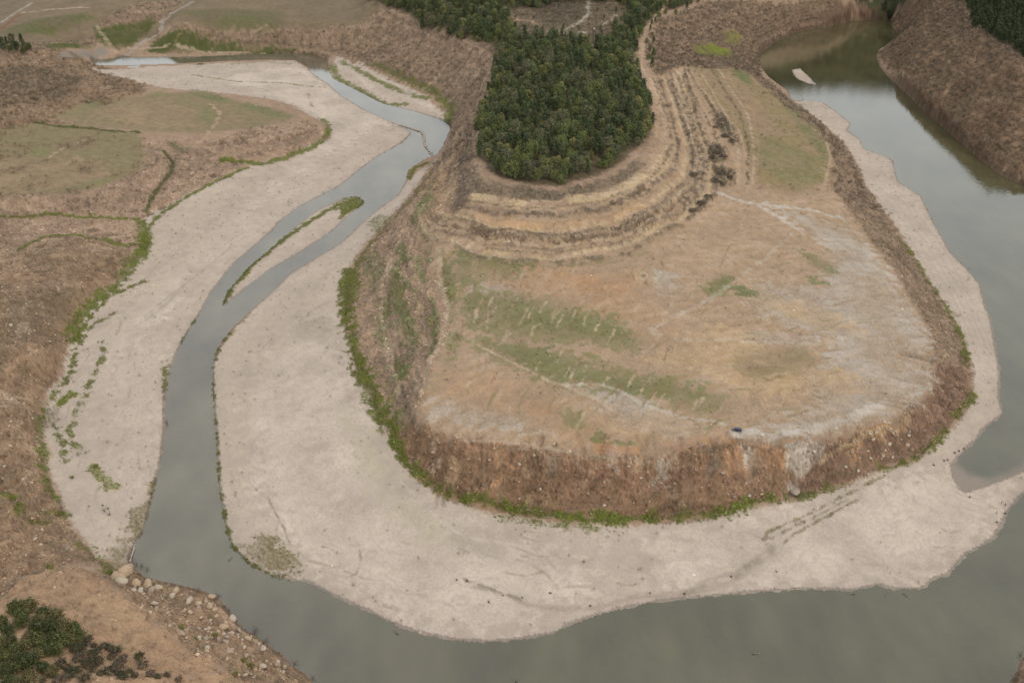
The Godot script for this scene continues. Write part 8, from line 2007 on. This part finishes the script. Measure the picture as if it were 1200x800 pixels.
	for k in CLEARING_PINES.size() / 2:
		var t := thing("pine_tree", on_ground(CLEARING_PINES[2 * k], CLEARING_PINES[2 * k + 1], 0.1), k * 2.7)
		t.scale = Vector3.ONE * rng.randf_range(0.25, 0.55)
		put("trunk", proto[k % 6][1], mats.bark, t)
		put("crown", proto[k % 6][0], mats.leaf, t)
		tag(t, "young pine in the bare clearing behind the promontory wood", "tree", "young pines in the clearing")
	print("woods ", spots.size(), " ", Time.get_ticks_msec() - spent)


func build_shrubs_and_boulders() -> void:
	rng.seed = 79
	var oak := []
	var low := []
	for k in 3:
		oak.append([crown_mesh(400 + k, 6.0, 7.0, 44, 26, 0.34, [Color(0.078, 0.090, 0.034), Color(0.060, 0.072, 0.030), Color(0.105, 0.098, 0.044)][k], 0.45), trunk_mesh(410 + k, 4.5, 0.16)])
		low.append([crown_mesh(420 + k, 2.2, 3.6, 22, 20, 0.2, [Color(0.070, 0.066, 0.040), Color(0.056, 0.058, 0.032), Color(0.095, 0.080, 0.058)][k], 0.4), trunk_mesh(430 + k, 1.6, 0.07)])
	var lime := crown_mesh(440, 1.3, 2.6, 16, 18, 0.17, Color(0.13, 0.155, 0.03), 0.4)
	var stem := trunk_mesh(441, 1.0, 0.05)
	for k in BLUFF_TREES.size() / 2:
		var t := thing("evergreen_shrub", on_ground(BLUFF_TREES[2 * k], BLUFF_TREES[2 * k + 1], 0.2), k * 2.3)
		t.scale = Vector3.ONE * rng.randf_range(0.6, 1.0)
		put("trunk", oak[k % 3][1], mats.bark, t)
		put("crown", oak[k % 3][0], mats.leaf, t)
		var hue: String = ["mid green", "dark green", "olive green"][k % 3]
		var spot := "along the top edge" if t.position.z < -259.0 else ("at the right end" if t.position.x > -160.0 else "in the thick lower part")
		tag(t, "%s evergreen bush %s of the clump on the near bluff" % [hue, spot], "bush", "%s bushes %s of the near clump" % [hue, spot])
	for k in BLUFF_SHRUBS.size() / 2:
		var t := thing("low_shrub", on_ground(BLUFF_SHRUBS[2 * k], BLUFF_SHRUBS[2 * k + 1], 0.1), k * 2.3)
		t.scale = Vector3.ONE * rng.randf_range(0.7, 1.35)
		put("stem", low[k % 3][1], mats.bark, t)
		put("crown", low[k % 3][0], mats.leaf, t)
		tag(t, "low dark scrubby bush trailing from the clump across the near bluff", "bush", "low bushes on the near bluff")
	for k in GREEN_BUSHES.size() / 2:
		var t := thing("green_bush", on_ground(GREEN_BUSHES[2 * k], GREEN_BUSHES[2 * k + 1], 0.1), k * 2.3)
		t.scale = Vector3.ONE * rng.randf_range(0.7, 1.3)
		put("stem", stem, mats.bark, t)
		put("crown", lime, mats.leaf, t)
		var near := k < 7
		tag(t, "bright yellow green bush among the rocks of the near shore" if near else "small green bush among the stones at the left edge", "bush", "green bushes of the near shore" if near else "green bushes at the left edge")
	for k in DARK_BUSHES.size() / 2:
		var t := thing("dry_bush", on_ground(DARK_BUSHES[2 * k], DARK_BUSHES[2 * k + 1], 0.2), k * 2.3)
		t.scale = Vector3(1.6, 0.9, 1.6) * rng.randf_range(0.8, 1.4)
		put("stem", low[k % 3][1], mats.bark, t)
		put("crown", low[2][0], mats.leaf, t)
		tag(t, "dark brown bush on the terraces between the wood and the olive field", "bush", "dark bushes on the terraces")
	# boulders
	var rocks := []
	for k in 5: rocks.append(boulder_mesh(500 + k))
	var pale := earth_stone("pale rock", Color(0.52, 0.43, 0.33))
	var warm := earth_stone("tan rock", Color(0.50, 0.37, 0.25))
	var dark := earth_stone("dark stone", Color(0.17, 0.14, 0.115))
	var grey := earth_stone("grey rock", Color(0.40, 0.32, 0.245))
	for k in BIG_BOULDERS.size() / 2:
		var size: float = [7.5, 9.0, 6.0, 4.5, 5.0, 4.0, 4.5, 3.5, 3.5, 3.5, 4.0, 3.5, 5.5, 2.6][k]
		var o := put("boulder", rocks[k % 5], [warm, warm, pale][k % 3] if k < 12 else (grey if k == 12 else dark))
		o.position = on_ground(BIG_BOULDERS[2 * k], BIG_BOULDERS[2 * k + 1], -0.12 * size)
		o.rotation = Vector3(0.2, k * 1.3, 0.1)
		o.scale = Vector3.ONE * size * (Vector3(0.8, 0.8, 1.5) if k == 12 else Vector3.ONE)
		var label: String = ["large tan boulder at the tip of the near spur, left of the pair", "biggest tan boulder at the tip of the near spur, by the water", "pale boulder just below the pair at the tip of the spur"][k] if k < 3 else "large weathered boulder among the rubble of the near shore"
		if k == 12: label = "tall grey boulder at the foot of the orange scarp, among green plants"
		if k == 13: label = "dark boulder on the grassy bank just below the broken weir"
		tag(o, label, "boulder", "large boulders of the near shore" if k > 2 and k < 12 else "")
	for k in DARK_STONES.size() / 2:
		var o := put("dark_stone", rocks[k % 5], dark)
		o.position = on_ground(DARK_STONES[2 * k], DARK_STONES[2 * k + 1], -0.2)
		o.rotation.y = k * 1.9
		o.scale = Vector3(0.9, 1.5, 0.9) * rng.randf_range(0.8, 1.4)
		if k < 6: tag(o, "dark stone on the pale beach beside the small bay", "stone", "dark stones by the small bay")
		elif k < 10: tag(o, "dark stone on the sand spit at the right", "stone", "dark stones on the spit")
		else: tag(o, "lone dark stone on the wide pale sandbank", "stone", "lone dark stones on the sandbanks")
	var areas := [[SCREE_A, 110, 1.0, 3.4, "rock in the rubble of the near shore below the spur", "rubble of the near shore"], [SCREE_B, 80, 0.8, 2.4, "rock on the stony hillside at the left edge", "rocks on the left hillside"], [SCREE_C, 65, 0.8, 2.8, "rock on the orange scarp at the right end of the promontory", "rocks on the right scarp"], [SCREE_D, 45, 0.6, 1.9, "small stone on the brown scarp below the plateau", "stones on the front scarp"]]
	for a in areas:
		var p := PackedFloat32Array(a[0])
		var r := bounds(p)
		var made := 0
		while made < a[1]:
			var x := rng.randf_range(r.position.x, r.end.x)
			var z := rng.randf_range(r.position.y, r.end.y)
			if not inside(p, x, z): continue
			var q := rng.randi() % 3
			var size: float = a[2] + (a[3] - a[2]) * pow(rng.randf(), 2.0)
			var o := put("rock", rocks[rng.randi() % 5], [pale, warm, grey][q])
			o.position = on_ground(x, z, -0.15 * size)
			o.rotation = Vector3(rng.randf_range(-0.4, 0.4), rng.randf() * TAU, rng.randf_range(-0.4, 0.4))
			o.scale = Vector3(size, size * rng.randf_range(0.7, 1.1), size * rng.randf_range(0.7, 1.2))
			var how: String = ["pale", "tan", "grey"][q]
			var big := "big" if size > a[2] + 0.5 * (a[3] - a[2]) else "small"
			tag(o, "%s %s %s" % [big, how, a[4].replace("small ", "")], "rock", "%s %s rocks, %s" % [big, how, a[5]])
			made += 1
	# dead wood
	var wood := matte("dead wood", Color(0.17, 0.145, 0.12))
	for k in DEAD_SHRUBS.size() / 2:
		var st := SurfaceTool.new()
		st.begin(Mesh.PRIMITIVE_TRIANGLES)
		for b in 11:
			var lean := Vector3(rng.randfn() * 0.5, 1.0, rng.randfn() * 0.5)
			var mid := lean * rng.randf_range(0.7, 1.4)
			var tip := mid + (lean + Vector3(rng.randfn(), 0.2, rng.randfn()) * 0.5) * rng.randf_range(0.7, 1.5)
			tube(st, Vector3(0, -0.4, 0), mid, 0.07, 0.045, 4)
			tube(st, mid, tip, 0.045, 0.02, 4)
			tube(st, mid, mid + Vector3(rng.randfn(), 0.6, rng.randfn()) * 0.6, 0.035, 0.015, 4)
		st.generate_normals()
		var o := put("dead_shrub", st.commit(), wood)
		o.position = Vector3(DEAD_SHRUBS[2 * k], maxf(0.0, height_at(DEAD_SHRUBS[2 * k], DEAD_SHRUBS[2 * k + 1])), DEAD_SHRUBS[2 * k + 1])
		tag(o, "leafless dead shrub at the water's edge below the near spur" if k < 12 else "leafless dead shrub sticking up at the edge of the water", "shrub", "dead shrubs below the spur" if k < 12 else "dead shrubs elsewhere on the shore")
	for k in SNAGS.size() / 2:
		var st := SurfaceTool.new()
		st.begin(Mesh.PRIMITIVE_TRIANGLES)
		tube(st, Vector3(-1.6, -0.1, 0), Vector3(1.5, 0.35, 0.2), 0.3, 0.18, 7)
		tube(st, Vector3(0.4, 0.15, 0), Vector3(1.1, 1.1, 0.7), 0.12, 0.04, 5)
		tube(st, Vector3(-0.4, 0.1, 0), Vector3(-0.7, 0.9, -0.6), 0.1, 0.04, 5)
		st.generate_normals()
		var o := put("snag", st.commit(), wood)
		o.position = Vector3(SNAGS[2 * k], 0.0, SNAGS[2 * k + 1])
		o.rotation.y = k * 1.1
		tag(o, "dark floating log alone in the wide water at the bottom" if k == 3 else "dark snag half sunk in the water close to the beach", "log", "" if k == 3 else "snags along the beach")
	var st := SurfaceTool.new()
	st.begin(Mesh.PRIMITIVE_TRIANGLES)
	var a := on_ground(LOG[0], LOG[1], -0.3)
	var b := on_ground(LOG[2], LOG[3], -0.3)
	tube(st, Vector3.ZERO, b - a, 0.38, 0.14, 8)
	tube(st, (b - a) * 0.6, (b - a) * 0.8 + Vector3(1.2, 0.6, 0), 0.12, 0.03, 5)
	tube(st, (b - a) * 0.75, (b - a) * 0.95 + Vector3(-1.0, 0.5, 0), 0.1, 0.03, 5)
	st.generate_normals()
	var log_ := put("fallen_trunk", st.commit(), matte("bleached wood", Color(0.42, 0.37, 0.31)))
	log_.position = a
	tag(log_, "long pale fallen trunk at the waterline above the near spur", "log")


func earth_stone(called: String, colour: Color) -> StandardMaterial3D:
	var m := matte(called, colour)
	var im := grain(61, 0.03, 4, 256, 0.88, 0.5)
	if not mats.has("stone_grain"): mats.stone_grain = ImageTexture.create_from_image(im)
	m.albedo_texture = mats.stone_grain
	m.uv1_triplanar = true
	m.uv1_world_triplanar = true
	m.uv1_scale = Vector3.ONE / 3.0
	return m


func build_ground_cover() -> void:
	rng.seed = 78
	var tuft := crown_mesh(301, 0.8, 1.3, 7, 6, 0.17, Color(0.9, 0.9, 0.9), 0.5)
	var brush := crown_mesh(302, 1.0, 1.3, 6, 6, 0.12, Color(0.9, 0.9, 0.9), 0.5)
	var stones := [boulder_mesh(311), boulder_mesh(312), boulder_mesh(313)]
	mats.stone = matte("stone", Color.WHITE, 0.9, true)
	var n := COLS + 1
	var tufts := []
	var tuft_tone := []
	var twigs := []
	var twig_tone := []
	var rocks := [[], [], []]
	var rock_tone := [[], [], []]
	for i in ROWS:
		var z := row_z[i]
		var area := (row_z[i] - row_z[i + 1]) * 2.0 / COLS * row_w[i]
		for j in COLS:
			var k := i * n + j
			if height[k] < 0.1: continue
			var roll := rng.randf()
			var g := green[k] / 255.0 * area * 1.5
			var s := scrub[k] / 255.0 * area * 0.2
			var b := 0.0
			match ground[k]:
				0: b = 0.012
				1: b = 0.004
				2: b = 0.28
				5: b = 0.06
			b *= area
			if roll < g + s + b:
				var p := Vector3((2.0 * (j + rng.randf_range(-0.5, 0.5)) / COLS - 1.0) * row_w[i], height[k], z)
				var spin := Basis(Vector3.UP, rng.randf() * TAU)
				var c := tint[k]
				if roll < g:
					tufts.append(Transform3D(spin.scaled(Vector3(1.0, 0.6, 1.0) * rng.randf_range(0.35, 0.95)), p))
					tuft_tone.append((Color(0.190, 0.190, 0.060).lerp(c * 1.15, 0.65 if ground[k] == 0 else 0.2)) * rng.randf_range(0.65, 1.3))
				elif roll < g + s:
					twigs.append(Transform3D(spin.scaled(Vector3.ONE * rng.randf_range(0.5, 1.4) * (1.9 if z < -700.0 and ground[k] != 1 else 1.0)), p))
					twig_tone.append(Color(0.14, 0.115, 0.08) * rng.randf_range(0.5, 1.5))
				else:
					var size := 0.3 + 1.3 * pow(rng.randf(), 3.0)
					var q := rng.randi() % 3
					rocks[q].append(Transform3D((spin * Basis(Vector3.RIGHT, rng.randf_range(-0.4, 0.4))).scaled(Vector3.ONE * size), p))
					rock_tone[q].append(Color(c.r * 1.12 + 0.03, c.g * 1.15 + 0.03, c.b * 1.2 + 0.03) * (rng.randf_range(0.7, 1.25) if rng.randf() < 0.75 else 0.55))
	tag(scatter("green_weeds", tuft, mats.leaf, tufts, tuft_tone), "low green weeds in strips along the banks and slope foot", "weeds")
	tag(scatter("dry_scrub", brush, mats.leaf, twigs, twig_tone), "small dry brown scrub strewn over the bare slopes", "scrub")
	for q in 3: tag(scatter("loose_stones", stones[q], mats.stone, rocks[q], rock_tone[q]), "small loose stones strewn over the bare slopes", "stones", "loose stones of the slopes")
	print("cover ", tufts.size(), " ", twigs.size(), " ", rocks[0].size() * 3, " ", Time.get_ticks_msec() - spent)


# ---------------------------------------------------------------- things people made, and people
func build_weir() -> void:
	var t := thing("broken_weir", Vector3(WEIR[6], 0, WEIR[7]))
	var blocks := []
	for k in 3: blocks.append(boulder_mesh(600 + k))
	var m := earth_stone("weir stone", Color(0.42, 0.34, 0.28))
	for k in WEIR.size() / 2 - 1:
		var a := Vector2(WEIR[2 * k], WEIR[2 * k + 1])
		var b := Vector2(WEIR[2 * k + 2], WEIR[2 * k + 3])
		var steps := maxi(2, int(a.distance_to(b) / 2.6))
		for s in steps:
			if (k == 6) and s % 2 == 0: continue
			var p := a.lerp(b, (s + 0.5) / steps)
			var o := put("stone", blocks[(s + k) % 3], m, t)
			o.position = Vector3(p.x, 0.25, p.y) - t.position
			o.rotation.y = s * 1.7 + k
			o.scale = Vector3(rng.randf_range(2.4, 3.4), rng.randf_range(1.3, 1.9), rng.randf_range(2.2, 3.0))
	tag(t, "low broken stone weir across the narrow river west of the wood", "weir")


func loft(side: Array, half: float, round_: float) -> ArrayMesh:
	# a side outline (x along, y up) drawn across a width, with the edges drawn in
	var st := SurfaceTool.new()
	st.begin(Mesh.PRIMITIVE_TRIANGLES)
	var mid := Vector2.ZERO
	for p in side: mid += p / side.size()
	var slices := [[-half, 1.0 - round_ * 1.2], [-half + round_ * 0.6, 1.0], [half - round_ * 0.6, 1.0], [half, 1.0 - round_ * 1.2]]
	var n := side.size()
	for k in 3:
		for i in n:
			var p := []
			for q in [[k, i], [k, (i + 1) % n], [k + 1, (i + 1) % n], [k + 1, i]]:
				var s: Vector2 = mid + (side[q[1]] - mid) * float(slices[q[0]][1])
				p.append(Vector3(s.x, s.y, slices[q[0]][0]))
			for q in [0, 2, 1, 0, 3, 2]: st.add_vertex(p[q])
	for e in [0, 3]:
		for i in n:
			var a: Vector2 = mid + (side[i] - mid) * float(slices[e][1])
			var b: Vector2 = mid + (side[(i + 1) % n] - mid) * float(slices[e][1])
			var p := [Vector3(mid.x, mid.y, slices[e][0]), Vector3(a.x, a.y, slices[e][0]), Vector3(b.x, b.y, slices[e][0])]
			for q in ([0, 1, 2] if e == 0 else [0, 2, 1]): st.add_vertex(p[q])
	st.generate_normals()
	return st.commit()


func panel(corners: Array, thick: float) -> ArrayMesh:
	var st := SurfaceTool.new()
	st.begin(Mesh.PRIMITIVE_TRIANGLES)
	var n: Vector3 = (corners[1] - corners[0]).cross(corners[2] - corners[0]).normalized() * thick
	for s in [-0.5, 0.5]:
		for q in [0, 1, 2, 0, 2, 3]: st.add_vertex(corners[q] + n * s)
	for k in 4:
		var a: Vector3 = corners[k]
		var b: Vector3 = corners[(k + 1) % 4]
		for p in [a - n * 0.5, b - n * 0.5, b + n * 0.5, a - n * 0.5, b + n * 0.5, a + n * 0.5]: st.add_vertex(p)
	st.generate_normals()
	return st.commit()


func disc(radius: float, wide: float) -> CylinderMesh:
	var m := CylinderMesh.new()
	m.top_radius = radius
	m.bottom_radius = radius
	m.height = wide
	m.radial_segments = 18
	m.rings = 1
	return m


func block(size: Vector3) -> BoxMesh:
	var m := BoxMesh.new()
	m.size = size
	return m


func vehicle(called: String, where: Vector3, turn: float, paint: StandardMaterial3D, van: bool) -> Node3D:
	var t := thing(called, where, turn)
	var glass := StandardMaterial3D.new()
	glass.resource_name = "tinted glass"
	glass.albedo_color = Color(0.10, 0.12, 0.14)
	glass.roughness = 0.05
	var rubber := matte("tyre rubber", Color(0.02, 0.02, 0.02))
	var alloy := matte("wheel alloy", Color(0.45, 0.45, 0.46), 0.35)
	var lens := matte("lamp lens", Color(0.7, 0.7, 0.68), 0.2)
	var red := matte("red lens", Color(0.35, 0.02, 0.02), 0.2)
	var trim := matte("black trim", Color(0.03, 0.03, 0.03), 0.6)
	var high := 1.95 if van else 1.58
	var body := put("body", loft([Vector2(-2.15, 0.34), Vector2(-2.2, 0.62), Vector2(-2.1, 0.98), Vector2(-1.2, 1.03), Vector2(1.0, 1.02), Vector2(1.75, 0.92), Vector2(2.12, 0.76), Vector2(2.2, 0.5), Vector2(2.1, 0.32)], 0.9, 0.1), paint, t)
	put("bonnet_line", block(Vector3(0.02, 0.012, 1.4)), trim, body).position = Vector3(1.02, 1.022, 0)
	var cabin := [Vector2(-2.02, 0.98), Vector2(-1.82, high - 0.1), Vector2(-1.5, high), Vector2(0.1, high), Vector2(0.45, high - 0.07), Vector2(1.12, 0.98)]
	put("roof", loft(cabin, 0.78, 0.08), paint, t)
	put("windscreen", panel([Vector3(1.13, 1.04, -0.66), Vector3(1.13, 1.04, 0.66), Vector3(0.53, high - 0.1, 0.6), Vector3(0.53, high - 0.1, -0.6)], 0.03), glass, t)
	put("rear_window", panel([Vector3(-2.0, 1.1, -0.6), Vector3(-2.0, 1.1, 0.6), Vector3(-1.86, high - 0.12, 0.56), Vector3(-1.86, high - 0.12, -0.56)], 0.03), glass, t)
	for s in [-1.0, 1.0]:
		put("side_window", panel([Vector3(-0.4, 1.06, s * 0.785), Vector3(0.85, 1.06, s * 0.785), Vector3(0.4, high - 0.14, s * 0.77), Vector3(-0.4, high - 0.14, s * 0.77)], 0.03), glass, t)
		put("side_window", panel([Vector3(-1.75, 1.06, s * 0.785), Vector3(-0.5, 1.06, s * 0.785), Vector3(-0.5, high - 0.14, s * 0.77), Vector3(-1.62, high - 0.14, s * 0.77)], 0.03), glass, t)
		put("headlight", block(Vector3(0.12, 0.16, 0.36)), lens, t).position = Vector3(2.09, 0.72, s * 0.6)
		put("tail_light", block(Vector3(0.08, 0.28, 0.18)), red, t).position = Vector3(-2.15, 0.85, s * 0.7)
		put("mirror", block(Vector3(0.12, 0.14, 0.2)), paint, t).position = Vector3(0.75, 1.08, s * 0.95)
		put("door_handle", block(Vector3(0.18, 0.03, 0.04)), trim, t).position = Vector3(-0.3, 0.88, s * 0.905)
		for x in [-1.35, 1.35]:
			var wheel := put("wheel", disc(0.2, 0.2), trim, t)
			wheel.position = Vector3(x, 0.33, s * 0.8)
			wheel.rotation.x = PI / 2
			put("tyre", disc(0.335, 0.22), rubber, wheel)
			put("rim", disc(0.21, 0.235), alloy, wheel)
	put("bumper", block(Vector3(0.16, 0.2, 1.6)), trim, t).position = Vector3(2.14, 0.42, 0)
	put("bumper", block(Vector3(0.16, 0.2, 1.6)), trim, t).position = Vector3(-2.16, 0.45, 0)
	return t


func build_car() -> void:
	var paint := matte("dark blue paint", Color(0.018, 0.028, 0.06), 0.3)
	paint.clearcoat_enabled = true
	var t := vehicle("parked_car", on_ground(CAR[0], CAR[1], 0.02), 2.85, paint, false)
	tag(t, "dark blue car parked on the track at the plateau's rim", "car")


func build_vans() -> void:
	var paint := matte("white paint", Color(0.75, 0.75, 0.74), 0.35)
	for k in 2:
		var t := vehicle("white_van", on_ground(VANS[2 * k], VANS[2 * k + 1], 0.02), 0.4 + 1.4 * k, paint, true)
		tag(t, ["small white vehicle at the back edge of the wood, left of the track fork", "small white vehicle among the trees right of the track fork"][k], "vehicle")


func figure(bones: Array, cell: float) -> ArrayMesh:
	# one continuous skin round tapered bones [from, to, radius, radius, colour], meshed as surface nets
	var lo := Vector3.ONE * 1e6
	var hi := -lo
	for b in bones:
		for q in 2:
			lo = lo.min(b[q] - Vector3.ONE * (b[2 + q] + 0.06))
			hi = hi.max(b[q] + Vector3.ONE * (b[2 + q] + 0.06))
	var nx := int((hi.x - lo.x) / cell) + 2
	var ny := int((hi.y - lo.y) / cell) + 2
	var nz := int((hi.z - lo.z) / cell) + 2
	var field := PackedFloat32Array()
	field.resize(nx * ny * nz)
	field.fill(1.0)
	for b in bones:
		var a: Vector3 = b[0]
		var d: Vector3 = b[1] - b[0]
		var rr: float = maxf(b[2], b[3]) + 0.05
		var i0 := Vector3i(((a.min(b[1]) - Vector3.ONE * rr - lo) / cell).floor())
		var i1 := Vector3i(((a.max(b[1]) + Vector3.ONE * rr - lo) / cell).ceil())
		for x in range(maxi(i0.x, 0), mini(i1.x + 1, nx)):
			for y in range(maxi(i0.y, 0), mini(i1.y + 1, ny)):
				for z in range(maxi(i0.z, 0), mini(i1.z + 1, nz)):
					var p := lo + Vector3(x, y, z) * cell
					var s := clampf((p - a).dot(d) / maxf(d.length_squared(), 1e-6), 0.0, 1.0)
					var v := (p - a - d * s).length() - lerpf(b[2], b[3], s)
					var k := (x * ny + y) * nz + z
					var f := field[k]
					var mixed := clampf(0.5 + 0.5 * (f - v) / 0.025, 0.0, 1.0)
					field[k] = lerpf(f, v, mixed) - 0.025 * mixed * (1.0 - mixed)
	var at := {}
	var st := SurfaceTool.new()
	st.begin(Mesh.PRIMITIVE_TRIANGLES)
	st.set_smooth_group(0)
	var count := 0
	for x in nx - 1:
		for y in ny - 1:
			for z in nz - 1:
				var total := Vector3.ZERO
				var hits := 0
				for e in [[0, 0, 0, 1, 0, 0], [0, 1, 0, 1, 1, 0], [0, 0, 1, 1, 0, 1], [0, 1, 1, 1, 1, 1], [0, 0, 0, 0, 1, 0], [1, 0, 0, 1, 1, 0], [0, 0, 1, 0, 1, 1], [1, 0, 1, 1, 1, 1], [0, 0, 0, 0, 0, 1], [1, 0, 0, 1, 0, 1], [0, 1, 0, 0, 1, 1], [1, 1, 0, 1, 1, 1]]:
					var fa := field[((x + e[0]) * ny + y + e[1]) * nz + z + e[2]]
					var fb := field[((x + e[3]) * ny + y + e[4]) * nz + z + e[5]]
					if (fa < 0.0) != (fb < 0.0):
						total += Vector3(e[0], e[1], e[2]).lerp(Vector3(e[3], e[4], e[5]), fa / (fa - fb))
						hits += 1
				if hits == 0: continue
				var p := lo + (Vector3(x, y, z) + total / hits) * cell
				var best := 1e9
				var c := Color.WHITE
				for b in bones:
					var d: Vector3 = b[1] - b[0]
					var s := clampf((p - b[0]).dot(d) / maxf(d.length_squared(), 1e-6), 0.0, 1.0)
					var v: float = (p - b[0] - d * s).length() - lerpf(b[2], b[3], s)
					if v < best:
						best = v
						c = b[4]
				at[(x * ny + y) * nz + z] = count
				st.set_color(c)
				st.add_vertex(p)
				count += 1
	for x in range(1, nx - 1):
		for y in range(1, ny - 1):
			for z in range(1, nz - 1):
				var k := (x * ny + y) * nz + z
				var inside_ := field[k] < 0.0
				for axis in [[ny * nz, nz, 1], [nz, 1, ny * nz], [1, ny * nz, nz]]:
					if (field[k + axis[0]] < 0.0) == inside_: continue
					var q := [k, k - axis[1], k - axis[1] - axis[2], k - axis[2]]
					if not (at.has(q[0]) and at.has(q[1]) and at.has(q[2]) and at.has(q[3])): continue
					for o in ([0, 2, 1, 0, 3, 2] if inside_ else [0, 1, 2, 0, 2, 3]): st.add_index(at[q[o]])
	st.generate_normals()
	return st.commit()


func person(where: Vector3, turn: float, shirt: Color, trousers: Color, hair: Color, reach: float, stride: float, label: String) -> void:
	var t := thing("person", where, turn)
	var skin := Color(0.45, 0.28, 0.2)
	var shoe := Color(0.06, 0.05, 0.045)
	var bones := [[Vector3(0, 0.98, 0), Vector3(0, 1.12, 0), 0.135, 0.125, trousers], [Vector3(0, 1.12, 0), Vector3(0, 1.36, 0.01), 0.125, 0.15, shirt], [Vector3(-0.13, 1.4, 0), Vector3(0.13, 1.4, 0), 0.085, 0.085, shirt], [Vector3(0, 1.42, 0), Vector3(0, 1.52, 0.015), 0.058, 0.055, skin], [Vector3(0, 1.6, 0.015), Vector3(0, 1.66, 0.01), 0.088, 0.098, skin], [Vector3(0, 1.545, 0.06), Vector3(0, 1.56, 0.06), 0.045, 0.05, skin], [Vector3(0, 1.615, 0.105), Vector3(0, 1.59, 0.125), 0.012, 0.016, skin]]
	for s in [-1.0, 1.0]:
		bones.append([Vector3(s * 0.095, 1.61, 0), Vector3(s * 0.1, 1.635, 0), 0.016, 0.02, skin])
		var step: float = stride * s
		bones.append([Vector3(s * 0.09, 0.95, 0), Vector3(s * 0.1, 0.5, step * 0.5 + 0.03), 0.095, 0.06, trousers])
		bones.append([Vector3(s * 0.1, 0.5, step * 0.5 + 0.03), Vector3(s * 0.11, 0.1, step), 0.058, 0.042, trousers])
		bones.append([Vector3(s * 0.11, 0.05, step - 0.04), Vector3(s * 0.13, 0.045, step + 0.15), 0.045, 0.036, shoe])
		var elbow := Vector3(s * (0.22 + 0.16 * reach), 1.36 - 0.22 * (1.0 - 0.4 * reach), 0.04 + 0.06 * reach)
		var wrist := elbow + Vector3(s * (0.03 + 0.1 * reach), -0.22 + 0.16 * reach, 0.08 + 0.1 * reach)
		var along := (wrist - elbow).normalized()
		bones.append([Vector3(s * 0.185, 1.39, 0), elbow, 0.058, 0.044, shirt])
		bones.append([elbow, wrist, 0.042, 0.03, skin])
		var palm := wrist + along * 0.07
		bones.append([wrist, palm, 0.03, 0.034, skin])
		for f in 4:
			var side := Vector3(0, 0, 1).lerp(along, -0.1).normalized() * (0.022 * (f - 1.5))
			var knuckle := palm + side + along * 0.03
			bones.append([knuckle, knuckle + along * (0.05 - 0.006 * absf(f - 1.5)) + Vector3(-s * 0.014, -0.006, 0), 0.0095, 0.008, skin])
		bones.append([palm - along * 0.03 + Vector3(0, 0, 0.03), palm + along * 0.01 + Vector3(0, 0, 0.062), 0.011, 0.009, skin])
	put("body", figure(bones, 0.018), matte("skin and cloth", Color.WHITE, 0.85, true), t)
	put("hair", figure([[Vector3(0, 1.67, -0.03), Vector3(0, 1.7, 0.0), 0.098, 0.095, hair], [Vector3(0, 1.6, -0.055), Vector3(0, 1.66, -0.04), 0.07, 0.09, hair]], 0.016), matte("hair", hair, 0.7), t)
	for s in [-1.0, 1.0]:
		var ball := SphereMesh.new()
		ball.radius = 0.012
		ball.height = 0.024
		ball.radial_segments = 8
		ball.rings = 4
		put("eye", ball, matte("eye", Color(0.03, 0.025, 0.02), 0.3), t).position = Vector3(s * 0.034, 1.63, 0.1)
	put("mouth", block(Vector3(0.045, 0.01, 0.01)), matte("lips", Color(0.3, 0.1, 0.09)), t).position = Vector3(0, 1.555, 0.107)
	tag(t, label, "person")


func build_people() -> void:
	person(on_ground(PEOPLE[0], PEOPLE[1], 0.0), 0.9, Color(0.42, 0.03, 0.05), Color(0.03, 0.03, 0.05), Color(0.03, 0.02, 0.015), 1.0, 0.16, "person in a red top standing on the sand spit with arms held out")
	person(on_ground(PEOPLE[2], PEOPLE[3], 0.0), 1.6, Color(0.10, 0.085, 0.08), Color(0.07, 0.06, 0.065), Color(0.03, 0.02, 0.015), 0.1, 0.08, "person in greyish clothes on the sand spit, farther from the water")
	person(on_ground(PEOPLE[4], PEOPLE[5], 0.0), 2.2, Color(0.04, 0.035, 0.04), Color(0.04, 0.035, 0.035), Color(0.03, 0.02, 0.015), 0.2, 0.1, "person in dark clothes on the sand spit, closest to the water")
